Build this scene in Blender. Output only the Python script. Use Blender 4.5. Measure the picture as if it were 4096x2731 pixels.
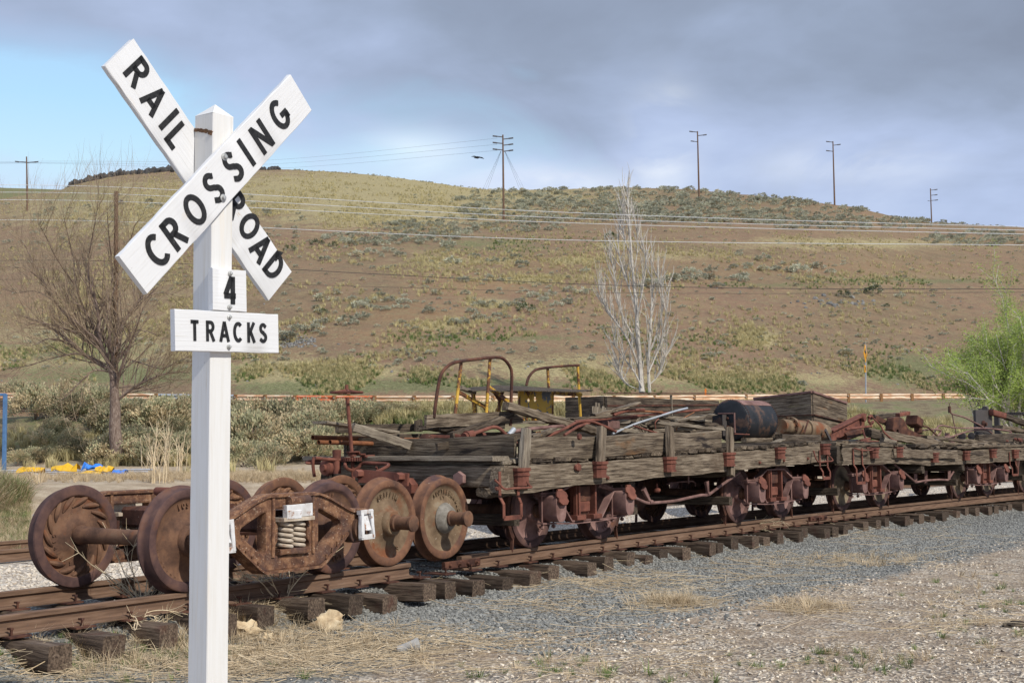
import bpy, bmesh, math, random
import numpy as np
from mathutils import Vector, Matrix
C = bpy.context.scene
for o in list(bpy.data.objects): bpy.data.objects.remove(o)
COL = C.collection
random.seed(7); RNG = np.random.default_rng(11)
PI = math.pi
# ------------------------------------------------------------------ camera
CAMZ = 1.571; FD = 3030.2; PITCH = 0.0775534; ROLL = -0.0094680
cF = Vector((0, math.cos(PITCH), math.sin(PITCH))); _R = Vector((1, 0, 0)); _U = _R.cross(cF)
cR = _R*math.cos(ROLL) + _U*math.sin(ROLL); cU = -_R*math.sin(ROLL) + _U*math.cos(ROLL)
cam = bpy.data.cameras.new('camera'); co = bpy.data.objects.new('camera', cam); COL.objects.link(co)
mm = Matrix((cR, cU, -cF)).transposed().to_4x4(); mm.translation = (0, 0, CAMZ); co.matrix_world = mm
cam.sensor_width = 36; cam.lens = 36*FD/2352; cam.clip_start = .1; cam.clip_end = 4000
C.camera = co
# ------------------------------------------------------------------ light
SUN_EL, SUN_AZ = math.radians(40), math.radians(133.5)      # azimuth measured from +Y towards +X
sun = bpy.data.lights.new('sun', 'SUN'); sun.energy = 3.3; sun.angle = math.radians(1.2); sun.color = (1, .95, .87)
so = bpy.data.objects.new('sun', sun); COL.objects.link(so)
sv = Vector((math.sin(SUN_AZ)*math.cos(SUN_EL), math.cos(SUN_AZ)*math.cos(SUN_EL), math.sin(SUN_EL)))
so.rotation_euler = (-sv).to_track_quat('-Z', 'Y').to_euler()
C.view_settings.view_transform = 'Standard'; C.view_settings.look = 'None'
C.view_settings.gamma = 1; C.view_settings.use_curve_mapping = False; C.view_settings.exposure = 0.16
W_ = bpy.data.worlds.new('World'); C.world = W_; W_.use_nodes = True
def node(nt, t, **k):
    n = nt.nodes.new(t)
    for a, v in k.items():
        if a in ('loc',): continue
        if isinstance(a, str) and hasattr(n, a): setattr(n, a, v)
    return n
def sky():
    nt = W_.node_tree; nt.nodes.clear(); L = nt.links.new
    out = nt.nodes.new('ShaderNodeOutputWorld'); bg = nt.nodes.new('ShaderNodeBackground'); bg.inputs[1].default_value = .13
    st = nt.nodes.new('ShaderNodeTexSky'); st.sky_type = 'NISHITA'; st.sun_disc = False
    st.sun_elevation = SUN_EL; st.sun_rotation = SUN_AZ; st.air_density = 1.0; st.dust_density = .6
    tc = nt.nodes.new('ShaderNodeTexCoord'); sep = nt.nodes.new('ShaderNodeSeparateXYZ'); L(tc.outputs['Generated'], sep.inputs[0])
    def math_(op, a, b=None, c=None):
        n = nt.nodes.new('ShaderNodeMath'); n.operation = op
        for i, v in enumerate((a, b, c)):
            if v is None: continue
            if isinstance(v, (int, float)): n.inputs[i].default_value = v
            else: L(v, n.inputs[i])
        return n.outputs[0]
    def noise(vec, sc, det=5, rough=.55, dist=0):
        n = nt.nodes.new('ShaderNodeTexNoise'); L(vec, n.inputs[0]); n.inputs['Scale'].default_value = sc
        n.inputs['Detail'].default_value = det; n.inputs['Roughness'].default_value = rough; n.inputs['Distortion'].default_value = dist
        return n.outputs[0]
    def ramp(f, pts):
        n = nt.nodes.new('ShaderNodeValToRGB'); L(f, n.inputs[0]); cr = n.color_ramp
        while len(cr.elements) < len(pts): cr.elements.new(.5)
        for e, (p, c) in zip(cr.elements, pts):
            e.position = p; e.color = (*c, 1) if len(c) == 3 else c
        return n.outputs[0]
    def mix(f, a, b):
        n = nt.nodes.new('ShaderNodeMix'); n.data_type = 'RGBA'
        if isinstance(f, (int, float)): n.inputs[0].default_value = f
        else: L(f, n.inputs[0])
        for i, v in ((6, a), (7, b)):
            if isinstance(v, tuple): n.inputs[i].default_value = (*v, 1)
            else: L(v, n.inputs[i])
        return n.outputs[2]
    # project the view direction on a flat cloud deck so that clouds stretch towards the horizon
    zz = math_('ADD', math_('MAXIMUM', sep.outputs[2], 0.0), .20)
    px = math_('DIVIDE', sep.outputs[0], zz); py = math_('DIVIDE', sep.outputs[1], zz)
    cb = nt.nodes.new('ShaderNodeCombineXYZ'); L(px, cb.inputs[0]); L(py, cb.inputs[1])
    big = noise(cb.outputs[0], .62, 3, .5, .1); fine = noise(cb.outputs[0], 1.7, 5, .55, .15)
    st2 = nt.nodes.new('ShaderNodeMapping'); st2.inputs['Scale'].default_value = (1, 1, 1.9); L(tc.outputs['Generated'], st2.inputs[0]); fl = noise(st2.outputs[0], 6.5, 6, .55, .5)
    k = 1/.13
    az = math_('ARCTAN2', sep.outputs[0], sep.outputs[1])
    def gauss(a0, sa, z0, sz):
        d = math_('ADD', math_('POWER', math_('DIVIDE', math_('SUBTRACT', az, a0), sa), 2.0), math_('POWER', math_('DIVIDE', math_('SUBTRACT', sep.outputs[2], z0), sz), 2.0))
        return math_('POWER', 2.718, math_('MULTIPLY', d, -1.0))
    flc = math_('SUBTRACT', fl, .5)
    gap = math_('MAXIMUM', gauss(-.40, .26, .235, .058), math_('MULTIPLY', gauss(-.16, .20, .21, .028), .62))
    gap = math_('MAXIMUM', gap, math_('MULTIPLY', math_('MAXIMUM', gauss(.118, .026, .222, .040), gauss(-.075, .055, .212, .020)), .30))
    cov = math_('SUBTRACT', 1.0, math_('ADD', gap, math_('MULTIPLY', math_('ADD', flc, math_('MULTIPLY', math_('SUBTRACT', fine, .5), .6)), 1.15)))
    cover = ramp(cov, [(.24, (0, 0, 0)), (.50, (.55, .55, .55)), (.80, (1, 1, 1))])
    clear = ramp(math_('MULTIPLY', sep.outputs[2], 2.0), [(.36, tuple(v for v in (.60, .82, .93))), (.50, (.44, .71, .93)), (.75, (.34, .50, .88)), (1.0, (.22, .40, .85))])
    clr = nt.nodes.new('ShaderNodeVectorMath'); clr.operation = 'SCALE'; L(clear, clr.inputs[0]); clr.inputs['Scale'].default_value = k
    clear = mix(.12, clr.outputs[0], st.outputs[0])
    # cloud deck: slate high in view and to the right, paler lavender low over the ridge and to the left
    low = math_('POWER', 2.718, math_('MULTIPLY', math_('POWER', math_('DIVIDE', math_('SUBTRACT', sep.outputs[2], .16), .075), 2.0), -1.0))
    shade = math_('ADD', math_('ADD', math_('MULTIPLY', fine, .30), .125), math_('ADD', math_('MULTIPLY', big, .34), math_('MULTIPLY', fl, .14)))
    shade = math_('SUBTRACT', shade, math_('MULTIPLY', low, .10))
    shade = math_('SUBTRACT', shade, math_('MULTIPLY', math_('MAXIMUM', gauss(-.05, .16, .20, .05), gauss(.12, .07, .235, .05)), .06))
    shade = math_('ADD', shade, math_('MULTIPLY', math_('MINIMUM', sep.outputs[0], .4), .11)); shade = math_('ADD', shade, math_('MULTIPLY', math_('SUBTRACT', math_('MINIMUM', sep.outputs[2], .34), .25), .38)); shade = math_('SUBTRACT', shade, math_('MULTIPLY', math_('MAXIMUM', math_('SUBTRACT', sep.outputs[2], .36), 0.0), .22))  # unseen clouds overhead made paler to raise the ambient light
    ccol = ramp(shade, [(.37, (.54, .64, .84)), (.43, (.43, .52, .73)), (.49, (.345, .42, .58)), (.54, (.285, .345, .465)), (.61, (.235, .28, .375))])
    brk = math_('MAXIMUM', math_('MAXIMUM', gauss(.118, .022, .222, .034), gauss(-.075, .036, .215, .016)), math_('MAXIMUM', math_('MULTIPLY', gauss(.02, .09, .195, .012), .5), math_('MULTIPLY', gauss(.26, .06, .200, .014), .6)))
    brk = math_('MULTIPLY', brk, ramp(fl, [(.38, (0, 0, 0)), (.54, (1, 1, 1))])); ccol = mix(math_('MULTIPLY', brk, 1.0), ccol, (.84, .89, .95))
    sc_ = nt.nodes.new('ShaderNodeVectorMath'); sc_.operation = 'SCALE'; L(ccol, sc_.inputs[0]); sc_.inputs['Scale'].default_value = k
    fin = mix(cover, clear, sc_.outputs[0])
    L(fin, bg.inputs[0]); L(bg.outputs[0], out.inputs[0])
sky()
# ------------------------------------------------------------------ where pixels of the survey sheets lie
K = 1/.5742
def ray(px, py):
    x, y = px*K, py*K; f = FD*K
    v = cF + cR*((x-2048)/f) + cU*((1365.5-y)/f)
    return v/v.y
TH0, RAD, D0 = .589068723, 1/.00598155, 15.6477888
PS = Vector((-2*math.sin(TH0), D0-2*math.cos(TH0)))      # track straight before s=-2, then an arc to the right
PC = PS + RAD*Vector((math.cos(TH0), -math.sin(TH0)))
def W(s, n, h):
    s = float(s)
    if s <= -2:
        t = TH0; p = Vector((s*math.sin(t), D0+s*math.cos(t))); p = PS + (s+2)*Vector((math.sin(t), math.cos(t)))
    else:
        t = TH0 + (s+2)/RAD; p = PC - RAD*Vector((math.cos(t), -math.sin(t)))
    return Vector((p.x+math.cos(t)*n, p.y-math.sin(t)*n, h+.34+.0069*n))
def head(s): return TH0 + max(0, s+2)/RAD
def sn(x, y):
    dx, dy = x-PS.x, y-PS.y; a = dx*math.sin(TH0)+dy*math.cos(TH0)
    if a <= 0: return -2+a, dx*math.cos(TH0)-dy*math.sin(TH0)
    qx, qy = PC.x-x, PC.y-y
    return -2+RAD*(math.atan2(-qy, qx)-TH0), RAD-math.hypot(qx, qy)
def pt(px, py, n):
    """point where the sight line through survey pixel meets the vertical sheet running n metres beside the near rail"""
    v = ray(px, py)
    # arc part: |P-PC| = RAD-n
    r = RAD-n; a = v.x**2+1; b = -2*(v.x*PC.x+PC.y); c = PC.x**2+PC.y**2-r*r
    q = b*b-4*a*c; best = None
    if q > 0:
        for sg in (-1, 1):
            y = (-b+sg*math.sqrt(q))/(2*a)
            if y > 1:
                ss, nn_ = sn(v.x*y, y)
                if ss > -2 and abs(nn_-n) < .05 and (best is None or y < best): best = y
    if best is None:
        ct, st_ = math.cos(TH0), math.sin(TH0)
        # (v.x*y-PS.x)*ct-(y-PS.y)*st = n
        best = (n+PS.x*ct-PS.y*st_)/(v.x*ct-st_)
    y = best
    return Vector((v.x*y, y, CAMZ+v.z*y))
def crop(ox, oy, sc): return lambda x, y, n: pt((ox+x/sc)*.5742, (oy+y/sc)*.5742, n)
cA = crop(1700, 1400, 2.94); cB = crop(1180, 1600, 3.267); cC = crop(1200, 1380, 1.9125); cD = crop(2300, 1480, 2.138)
cE = crop(3200, 1480, 2.614); cFp = crop(3000, 1550, 2.958); cG = crop(3500, 1580, 3.919); cH = crop(2350, 1850, 3.618); cI = crop(1800, 1900, 3.36)
# ------------------------------------------------------------------ terrain
RIDGE = [(-1600, 640), (-800, 540), (0, 457), (143, 435), (165, 424), (250, 405), (300, 399), (400, 392), (640, 388), (800, 397), (900, 407), (1000, 420), (1080, 432), (1157, 437), (1300, 434), (1450, 430), (1600, 436), (1770, 452), (1880, 466), (1960, 475), (2050, 497), (2130, 510), (2352, 522), (3000, 560), (4200, 700)]
_ru = []; _re = []
for c, y in RIDGE:
    v = ray(c, y); _ru.append(v.x); _re.append(v.z)
_ru = np.array(_ru); _re = np.array(_re)
def u_of(c): return (c-1176)/3030
_yr_u = np.array([u_of(c) for c in (-800, 100, 900, 1157, 1600, 1915, 2130, 2352, 3200)]); _yr = np.array([330, 290, 275, 262, 245, 235, 262, 290, 330.])
_yg_u = np.array([u_of(c) for c in (-800, 0, 669, 1040, 1330, 1680, 1950, 2352, 3200)]); _yg = np.array([74, 67, 63.4, 62, 66, 74, 78, 81, 90.])
def vnoise(x, y, seed=0):
    """cheap smooth 2-D value noise, vectorised"""
    x = np.asarray(x, float); y = np.asarray(y, float)
    xi = np.floor(x).astype(np.int64); yi = np.floor(y).astype(np.int64); fx = x-xi; fy = y-yi
    fx = fx*fx*(3-2*fx); fy = fy*fy*(3-2*fy)
    def h(a, b):
        n = (a*374761393+b*668265263+seed*1442695041) & 0x7fffffff
        n = ((n ^ (n >> 13))*1274126177) & 0x7fffffff
        return ((n ^ (n >> 16)) & 0xffff)/65535.
    return (h(xi, yi)*(1-fx)+h(xi+1, yi)*fx)*(1-fy)+(h(xi, yi+1)*(1-fx)+h(xi+1, yi+1)*fx)*fy
def fbm(x, y, oct=4, seed=0):
    s = 0; a = .5
    for i in range(oct):
        s = s+a*(vnoise(x*2**i+17.3*i, y*2**i-9.1*i, seed+i)-.5); a *= .5
    return s
def sstep(a, b, x):
    t = np.clip((x-a)/(b-a), 0, 1); return t*t*(3-2*t)
def sn_np(x, y):
    dx, dy = x-PS.x, y-PS.y; a = dx*math.sin(TH0)+dy*math.cos(TH0)
    n1 = dx*math.cos(TH0)-dy*math.sin(TH0); n2 = RAD-np.hypot(PC.x-x, PC.y-y)
    return np.where(a <= 0, n1, n2), a
def terr(x, y):
    x = np.asarray(x, float); y = np.asarray(y, float)
    n, a = sn_np(x, y)
    z = -.05+.05*fbm(x*.5, y*.5, 3, 3)*sstep(1.8, 3.5, n)
    low = .05*sstep(-1, -4, a-2)*sstep(.1, .4, n)
    z = np.where(n < 3.0, -.07+.055*sstep(3.0, .6, n)+.14*sstep(.40, -.02, n-.20*sstep(-2, 2, a-2)), z)-low
    z = np.where(n < -1.7, .13-.10*sstep(-1.75, -2.6, n)+.10*sstep(-4.4, -5.1, n), z)
    z = z+.012*fbm(x*3, y*3, 3, 5)
    z = z+(.70+.1*fbm(x*.3, y*.3, 3, 8))*sstep(-8.6, -14.5, n)
    yy = np.maximum(y, 1.); u = x/yy
    yg = np.interp(u, _yg_u, _yg); zroad = np.interp(u, [-.5, -.2, .1, .25, .4], [3.2, 3.12, 3.2, 3.75, 4.1])
    bl = np.interp(u, [-.4, -.1, .15, .35], [11., 12., 15, 22])
    tb = sstep(0, 1, (y-(yg-1.5-bl))/bl)
    bank = z+(zroad-z)*tb+.5*fbm(x*.35, y*.35, 3, 21)*tb*(1-tb)*4*.6
    z = np.where(y > yg-2-bl, bank, z)
    y0 = yg+8.5; yr = np.interp(u, _yr_u, _yr); zr = CAMZ+np.interp(u, _ru, _re)*yr
    t = np.clip((y-y0)/(yr-y0), 0, 1.0)
    hill = zroad+(zr-zroad)*(t+.045*np.sin(PI*t))+(1-t)*t*(5.5*fbm(x*.022+3, y*.03, 3, 31)+1.2*fbm(x*.12, y*.12, 3, 37))
    hill = hill+.35*fbm(x*.45, y*.45, 3, 41)*sstep(0, .06, t)
    hill = np.where(y > yr, zr-(y-yr)*.12-((y-yr)**2)*.0012, hill)
    return np.where(y > y0, hill, z)
def tz(x, y): return float(terr(x, y))
_HY = np.concatenate([np.arange(6, 70, .08), np.arange(70, 420, .5)]); _HU = np.linspace(-.56, .56, 900)
_HE = (terr(_HU[:, None]*_HY[None], np.broadcast_to(_HY, (900, len(_HY))))-CAMZ)/_HY[None]
def hit(px, py, y0=7.5, y1=420):
    """first point of the terrain on the sight line through a survey pixel"""
    v = ray(px, py); k = int(round((v.x+.56)/1.12*899))
    if k < 0 or k > 899: return None
    e = _HE[k]; i0 = np.searchsorted(_HY, y0); i = i0+int(np.argmax(e[i0:] > v.z))
    if e[i] <= v.z: return None
    y = float(_HY[i]); return Vector((v.x*y, y, CAMZ+float(e[i])*y))
def at(px, py, Y):
    v = ray(px, py); return Vector((v.x*Y, Y, CAMZ+v.z*Y))
# ------------------------------------------------------------------ materials
def material(name, cols, sc=(1, 1, 1), nsc=4., det=6, rough=.85, bump=.3, bdist=.02, spots=None, spots2=None, metal=0., rrough=0.6, dist=0., attr='gp', randoff=True, vari=.0, bumpsc=None, spec=.3, transl=0.):
    m = bpy.data.materials.new(name); m.use_nodes = True; nt = m.node_tree; L = nt.links.new
    b = nt.nodes['Principled BSDF']; b.inputs['Roughness'].default_value = rough; b.inputs['Metallic'].default_value = metal
    b.inputs['Specular IOR Level'].default_value = spec
    if attr == 'pos':
        at_ = nt.nodes.new('ShaderNodeNewGeometry'); vec = at_.outputs['Position']
    else:
        at_ = nt.nodes.new('ShaderNodeAttribute'); at_.attribute_name = 'gp'; vec = at_.outputs['Vector']
    oi = nt.nodes.new('ShaderNodeObjectInfo')
    if randoff and attr != 'pos':
        va = nt.nodes.new('ShaderNodeVectorMath'); va.operation = 'MULTIPLY_ADD'; L(oi.outputs['Random'], va.inputs[0]); va.inputs[1].default_value = (37, 53, 71); L(vec, va.inputs[2]); vec = va.outputs[0]
    mp = nt.nodes.new('ShaderNodeMapping'); mp.inputs['Scale'].default_value = sc; L(vec, mp.inputs[0])
    def noise(v, s, d=det, r=rrough, di=dist):
        n = nt.nodes.new('ShaderNodeTexNoise'); L(v, n.inputs[0]); n.inputs['Scale'].default_value = s; n.inputs['Detail'].default_value = d
        n.inputs['Roughness'].default_value = r; n.inputs['Distortion'].default_value = di; return n.outputs[0]
    f = noise(mp.outputs[0], nsc)
    def ramp(fac, pts, interp='LINEAR'):
        n = nt.nodes.new('ShaderNodeValToRGB'); L(fac, n.inputs[0]); cr = n.color_ramp; cr.interpolation = interp
        while len(cr.elements) < len(pts): cr.elements.new(.5)
        for e, (p, c) in zip(cr.elements, pts): e.position = p; e.color = (*c, 1)
        return n.outputs[0]
    col = ramp(f, cols)
    def over(col, spec_):
        s, lo, hi, c = spec_[:4]; v = vec
        if len(spec_) > 4:
            mq = nt.nodes.new('ShaderNodeMapping'); mq.inputs['Scale'].default_value = spec_[4]; L(vec, mq.inputs[0]); v = mq.outputs[0]
        g = noise(v, s, 5, .6); mk = ramp(g, [(lo, (0, 0, 0)), (hi, (1, 1, 1))])
        mx = nt.nodes.new('ShaderNodeMix'); mx.data_type = 'RGBA'; L(mk, mx.inputs[0]); L(col, mx.inputs[6]); mx.inputs[7].default_value = (*c, 1)
        return mx.outputs[2]
    for sp in (spots or []): col = over(col, sp)
    if vari:
        hs = nt.nodes.new('ShaderNodeHueSaturation'); mr = nt.nodes.new('ShaderNodeMapRange'); L(oi.outputs['Random'], mr.inputs[0])
        mr.inputs[3].default_value = 1-vari; mr.inputs[4].default_value = 1+vari; L(mr.outputs[0], hs.inputs['Value']); L(col, hs.inputs['Color']); col = hs.outputs[0]
    L(col, b.inputs['Base Color'])
    if transl:
        tr = nt.nodes.new('ShaderNodeBsdfTranslucent'); L(col, tr.inputs[0]); mx = nt.nodes.new('ShaderNodeMixShader'); mx.inputs[0].default_value = transl
        L(b.outputs[0], mx.inputs[1]); L(tr.outputs[0], mx.inputs[2]); L(mx.outputs[0], nt.nodes['Material Output'].inputs[0])
    if bump:
        bp = nt.nodes.new('ShaderNodeBump'); bp.inputs['Strength'].default_value = bump; bp.inputs['Distance'].default_value = bdist
        if bumpsc:
            fb = noise(mp.outputs[0], bumpsc, 4, .6); L(fb, bp.inputs['Height'])
        else: L(f, bp.inputs['Height'])
        L(bp.outputs[0], b.inputs['Normal'])
    return m
def flat(name, c, rough=.8, metal=0.):
    return material(name, [(.3, tuple(v*.8 for v in c)), (.7, tuple(min(1, v*1.15) for v in c))], nsc=9, rough=rough, bump=.15, metal=metal)
M = {}
M['rust'] = material('rust', [(.3, (.035, .016, .012)), (.48, (.080, .034, .023)), (.62, (.13, .056, .034)), (.78, (.19, .085, .048))], nsc=7, bump=.5, bdist=.006, spots=[(2.2, .56, .72, (.06, .034, .03)), (38, .66, .72, (.33, .24, .19))])
M['rust_red'] = material('rust_red', [(.3, (.085, .032, .024)), (.5, (.165, .060, .040)), (.7, (.26, .10, .066))], nsc=6, bump=.3, bdist=.004, spots=[(3, .58, .75, (.11, .045, .035)), (30, .68, .74, (.40, .27, .22))])
M['rust_pink'] = material('rust_pink', [(.3, (.115, .062, .053)), (.5, (.21, .118, .102)), (.7, (.30, .18, .155))], nsc=5, bump=.3, bdist=.004, spots=[(2.3, .55, .75, (.11, .055, .04))])
M['rust_orange'] = material('rust_orange', [(.3, (.11, .040, .022)), (.5, (.22, .085, .036)), (.7, (.33, .15, .07))], nsc=6, bump=.4, bdist=.005, spots=[(2.5, .57, .70, (.12, .045, .03))])
M['rail'] = material('rail_steel', [(.3, (.095, .056, .037)), (.5, (.165, .098, .062)), (.7, (.225, .145, .098))], sc=(1, 3, 3), nsc=3, bump=.3, bdist=.003, spots=[(12, .60, .72, (.12, .08, .065))])
M['wheel_tan'] = material('wheel_rust_tan', [(.28, (.085, .055, .034)), (.44, (.165, .11, .066)), (.58, (.235, .165, .10)), (.72, (.27, .225, .16))], nsc=5, det=9, rrough=.68, bump=.6, bdist=.005, spots=[(3.1, .53, .66, (.19, .072, .032)), (2.0, .60, .70, (.085, .045, .034)), (26, .66, .72, (.46, .38, .29)), (60, .68, .74, (.05, .03, .022))])
M['wheel_brown'] = material('wheel_rust_brown', [(.28, (.052, .029, .021)), (.45, (.12, .064, .041)), (.58, (.19, .10, .058)), (.76, (.20, .135, .09))], nsc=5, det=9, rrough=.68, bump=.6, bdist=.005, spots=[(3.4, .57, .70, (.21, .075, .03)), (1.8, .60, .72, (.06, .036, .036)), (42, .70, .75, (.42, .32, .25)), (55, .66, .74, (.04, .024, .02))])
M['wheel_dust'] = material('wheel_dusty', [(.3, (.09, .06, .038)), (.5, (.19, .145, .095)), (.7, (.30, .24, .165))], nsc=5, bump=.4, bdist=.004)
M['rim_orange'] = material('rim_rust_orange', [(.3, (.085, .045, .032)), (.5, (.165, .080, .047)), (.7, (.25, .125, .068))], nsc=6, det=8, bump=.4, bdist=.004, spots=[(2.6, .56, .68, (.075, .042, .042)), (30, .68, .73, (.42, .33, .25))])
M['rim_purple'] = material('rim_dull_purple', [(.3, (.05, .028, .026)), (.5, (.10, .055, .048)), (.7, (.16, .085, .062))], nsc=6, det=8, bump=.4, bdist=.004, spots=[(2.6, .58, .70, (.17, .07, .035))])
M['frame_rust'] = material('side_frame_rust', [(.3, (.055, .028, .02)), (.46, (.13, .062, .037)), (.58, (.25, .13, .07)), (.72, (.34, .20, .12))], nsc=11, det=9, rrough=.7, bump=.6, bdist=.005, spots=[(62, .62, .68, (.50, .38, .28)), (7, .66, .76, (.44, .32, .22)), (2.4, .56, .68, (.085, .05, .042))])
M['white_metal'] = material('peeling_white_metal', [(.3, (.5, .47, .44)), (.6, (.72, .72, .72))], nsc=6, bump=.4, bdist=.004, spots=[(13, .58, .68, (.32, .16, .09)), (5, .66, .72, (.2, .1, .06))])
M['spring'] = material('pale_spring', [(.3, (.36, .27, .19)), (.6, (.58, .50, .40))], nsc=12, bump=.2, bdist=.003, spots=[(14, .6, .7, (.3, .14, .08))])
M['grease'] = material('dried_grease', [(.3, (.14, .125, .10)), (.7, (.30, .275, .235))], nsc=18, bump=.5, bdist=.004)
M['concrete'] = material('concrete', [(.3, (.30, .28, .25)), (.7, (.46, .44, .40))], nsc=20, bump=.4, bdist=.004)
wb = dict(sc=(.55, 9, 9), nsc=4.6, det=9, rrough=.70, bump=1., bdist=.02, dist=.25)
M['wood'] = material('weathered_timber', [(.31, (.018, .013, .009)), (.42, (.085, .062, .041)), (.52, (.185, .142, .098)), (.70, (.36, .295, .215))], spots=[(1.5, .55, .75, (.10, .068, .044)), (3.2, .68, .78, (.03, .02, .016), (1, 3, 3))], vari=.18, **wb)
M['wood_dark'] = material('dark_weathered_timber', [(.32, (.012, .008, .006)), (.44, (.050, .036, .025)), (.55, (.11, .083, .058)), (.74, (.23, .185, .135))], spots=[(1.2, .58, .72, (.045, .030, .022))], vari=.18, **wb)
M['wood_light'] = material('sun_bleached_board', [(.28, (.05, .038, .028)), (.42, (.17, .135, .098)), (.56, (.30, .25, .185)), (.75, (.42, .365, .285))], spots=[(1.3, .60, .74, (.11, .08, .055))], vari=.15, **wb)
M['wood_streak'] = material('streaked_timber', [(.32, (.02, .014, .010)), (.44, (.085, .062, .042)), (.54, (.165, .128, .088)), (.72, (.30, .245, .18))], spots=[(1.6, .62, .70, (.018, .012, .010), (1, 2.2, 4)), (1.1, .60, .75, (.22, .115, .05), (1, 1, 3))], vari=.1, **wb)
M['tie'] = material('old_tie_wood', [(.30, (.016, .011, .008)), (.44, (.062, .042, .029)), (.58, (.13, .092, .064)), (.76, (.24, .19, .14))], sc=(1, 12, 12), nsc=4, det=8, bump=.9, bdist=.01, spots=[(5, .56, .76, (.075, .035, .024))], vari=.35, rrough=.65)
M['paint'] = material('white_painted_wood', [(.24, (.50, .45, .38)), (.30, (.66, .65, .62)), (.42, (.72, .72, .72)), (.7, (.75, .755, .755))], sc=(1, 34, 34), nsc=3.4, det=8, rough=.6, bump=.75, bdist=.003, spots=[(3.2, .66, .80, (.74, .66, .54), (1, 4, 4)), (30, .735, .75, (.36, .27, .20), (.30, 1.6, 1.6)), (9, .70, .72, (.60, .52, .42), (.5, 2, 2))])
M['paint_post'] = material('white_painted_post', [(.22, (.62, .57, .48)), (.36, (.70, .685, .65)), (.55, (.735, .73, .71)), (.7, (.75, .745, .73))], sc=(1, 22, 22), nsc=2.6, det=7, rough=.6, bump=.35, bdist=.002, spots=[(2.0, .62, .85, (.76, .67, .53), (.5, 7, 7)), (26, .76, .775, (.25, .20, .16))])
M['black'] = material('black_paint', [(.4, (.012, .012, .013)), (.66, (.03, .03, .03)), (.74, (.10, .095, .09))], sc=(1, 1, 1), nsc=60, rough=.6, bump=.2, bdist=.001)
M['crack'] = flat('bare_wood_crack', (.16, .09, .05), .9)
M['bolt'] = material('zinc_bolt', [(.3, (.35, .35, .33)), (.7, (.6, .6, .58))], nsc=40, rough=.45, metal=.6, bump=.1)
M['tank'] = material('peeling_black_tank', [(.30, (.010, .011, .013)), (.52, (.024, .026, .030)), (.57, (.085, .052, .038)), (.75, (.15, .095, .068))], nsc=3.2, det=9, rrough=.72, bump=.4, bdist=.004, sc=(1, 1, 1), rough=.5)
M['tank_top'] = M['rust_pink']
M['yellow'] = material('peeling_yellow', [(.30, (.07, .03, .018)), (.50, (.19, .08, .035)), (.535, (.56, .33, .045)), (.7, (.68, .42, .06))], nsc=6, det=8, rrough=.7, bump=.3, bdist=.003, rough=.6)
M['yellow_grey'] = material('yellow_and_grey_panel', [(.30, (.12, .13, .135)), (.46, (.17, .18, .185)), (.475, (.66, .40, .04)), (.7, (.70, .44, .05))], nsc=6.5, det=6, bump=.2, bdist=.003, rough=.5)
M['galv'] = material('galvanised_steel', [(.3, (.36, .38, .40)), (.7, (.52, .54, .56))], nsc=8, rough=.5, metal=.3, bump=.1)
M['beam_white'] = material('faded_guardrail', [(.38, (.42, .17, .075)), (.48, (.62, .36, .20)), (.55, (.78, .64, .46)), (.68, (.84, .78, .67))], sc=(.35, 5, 5), nsc=5, det=7, bump=.1, rough=.6, vari=.06)
M['beam_red'] = material('rusted_guardrail', [(.30, (.50, .115, .04)), (.55, (.62, .18, .07)), (.66, (.80, .66, .56))], sc=(.35, 5, 5), nsc=5, det=7, bump=.1, rough=.6)
M['post_orange'] = material('rusty_guardrail_post', [(.3, (.12, .055, .025)), (.5, (.28, .14, .06)), (.7, (.42, .24, .11))], nsc=6, bump=.3, sc=(1, 5, 5))
M['pole'] = material('pole_wood', [(.3, (.10, .055, .034)), (.6, (.20, .125, .08)), (.75, (.28, .19, .13))], sc=(1, 12, 12), nsc=3, bump=.2)
M['wire'] = material('bright_wire', [(.3, (.72, .72, .70)), (.7, (.82, .82, .80))], nsc=3, bump=0, rough=.5)
M['cable'] = flat('black_cable', (.05, .05, .055)); M['thin_wire'] = flat('thin_wire', (.16, .17, .20))
M['insul'] = flat('insulator', (.12, .12, .13), .4)
M['bark'] = material('brown_bark', [(.3, (.10, .065, .05)), (.5, (.20, .145, .115)), (.72, (.36, .29, .24))], sc=(2, 8, 8), nsc=3, bump=.6, bdist=.02)
M['twig'] = material('tan_twigs', [(.3, (.22, .155, .10)), (.6, (.36, .275, .185)), (.8, (.46, .37, .26))], nsc=3, bump=0)
M['bark_pale'] = material('pale_bark', [(.33, (.25, .215, .18)), (.46, (.50, .455, .39)), (.75, (.70, .66, .59))], sc=(1.5, 5, 5), nsc=3, bump=.3)
M['straw'] = material('straw', [(.3, (.36, .26, .15)), (.55, (.56, .44, .28)), (.75, (.70, .60, .42))], nsc=3, bump=0, vari=.25, rough=.7)
M['straw_pale'] = material('pale_stems', [(.3, (.46, .35, .21)), (.6, (.68, .56, .38)), (.8, (.76, .66, .48))], nsc=5, bump=0, vari=.15)
M['grass_dry'] = material('dry_bunchgrass', [(.3, (.40, .34, .16)), (.6, (.60, .52, .28))], nsc=3, transl=.15, bump=0, vari=.25)
M['grass_green'] = material('green_grass', [(.3, (.10, .14, .045)), (.6, (.20, .26, .085))], nsc=3, transl=.15, bump=0, vari=.3)
M['grass_mix'] = material('mixed_grass', [(.35, (.10, .145, .04)), (.5, (.24, .25, .10)), (.65, (.42, .36, .19))], nsc=1.1, bump=0, vari=.25, attr='pos')
M['sage'] = material('sage_leaves', [(.3, (.20, .21, .115)), (.5, (.36, .35, .21)), (.68, (.52, .475, .30))], nsc=5, transl=.15, bump=0, vari=.32)
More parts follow.
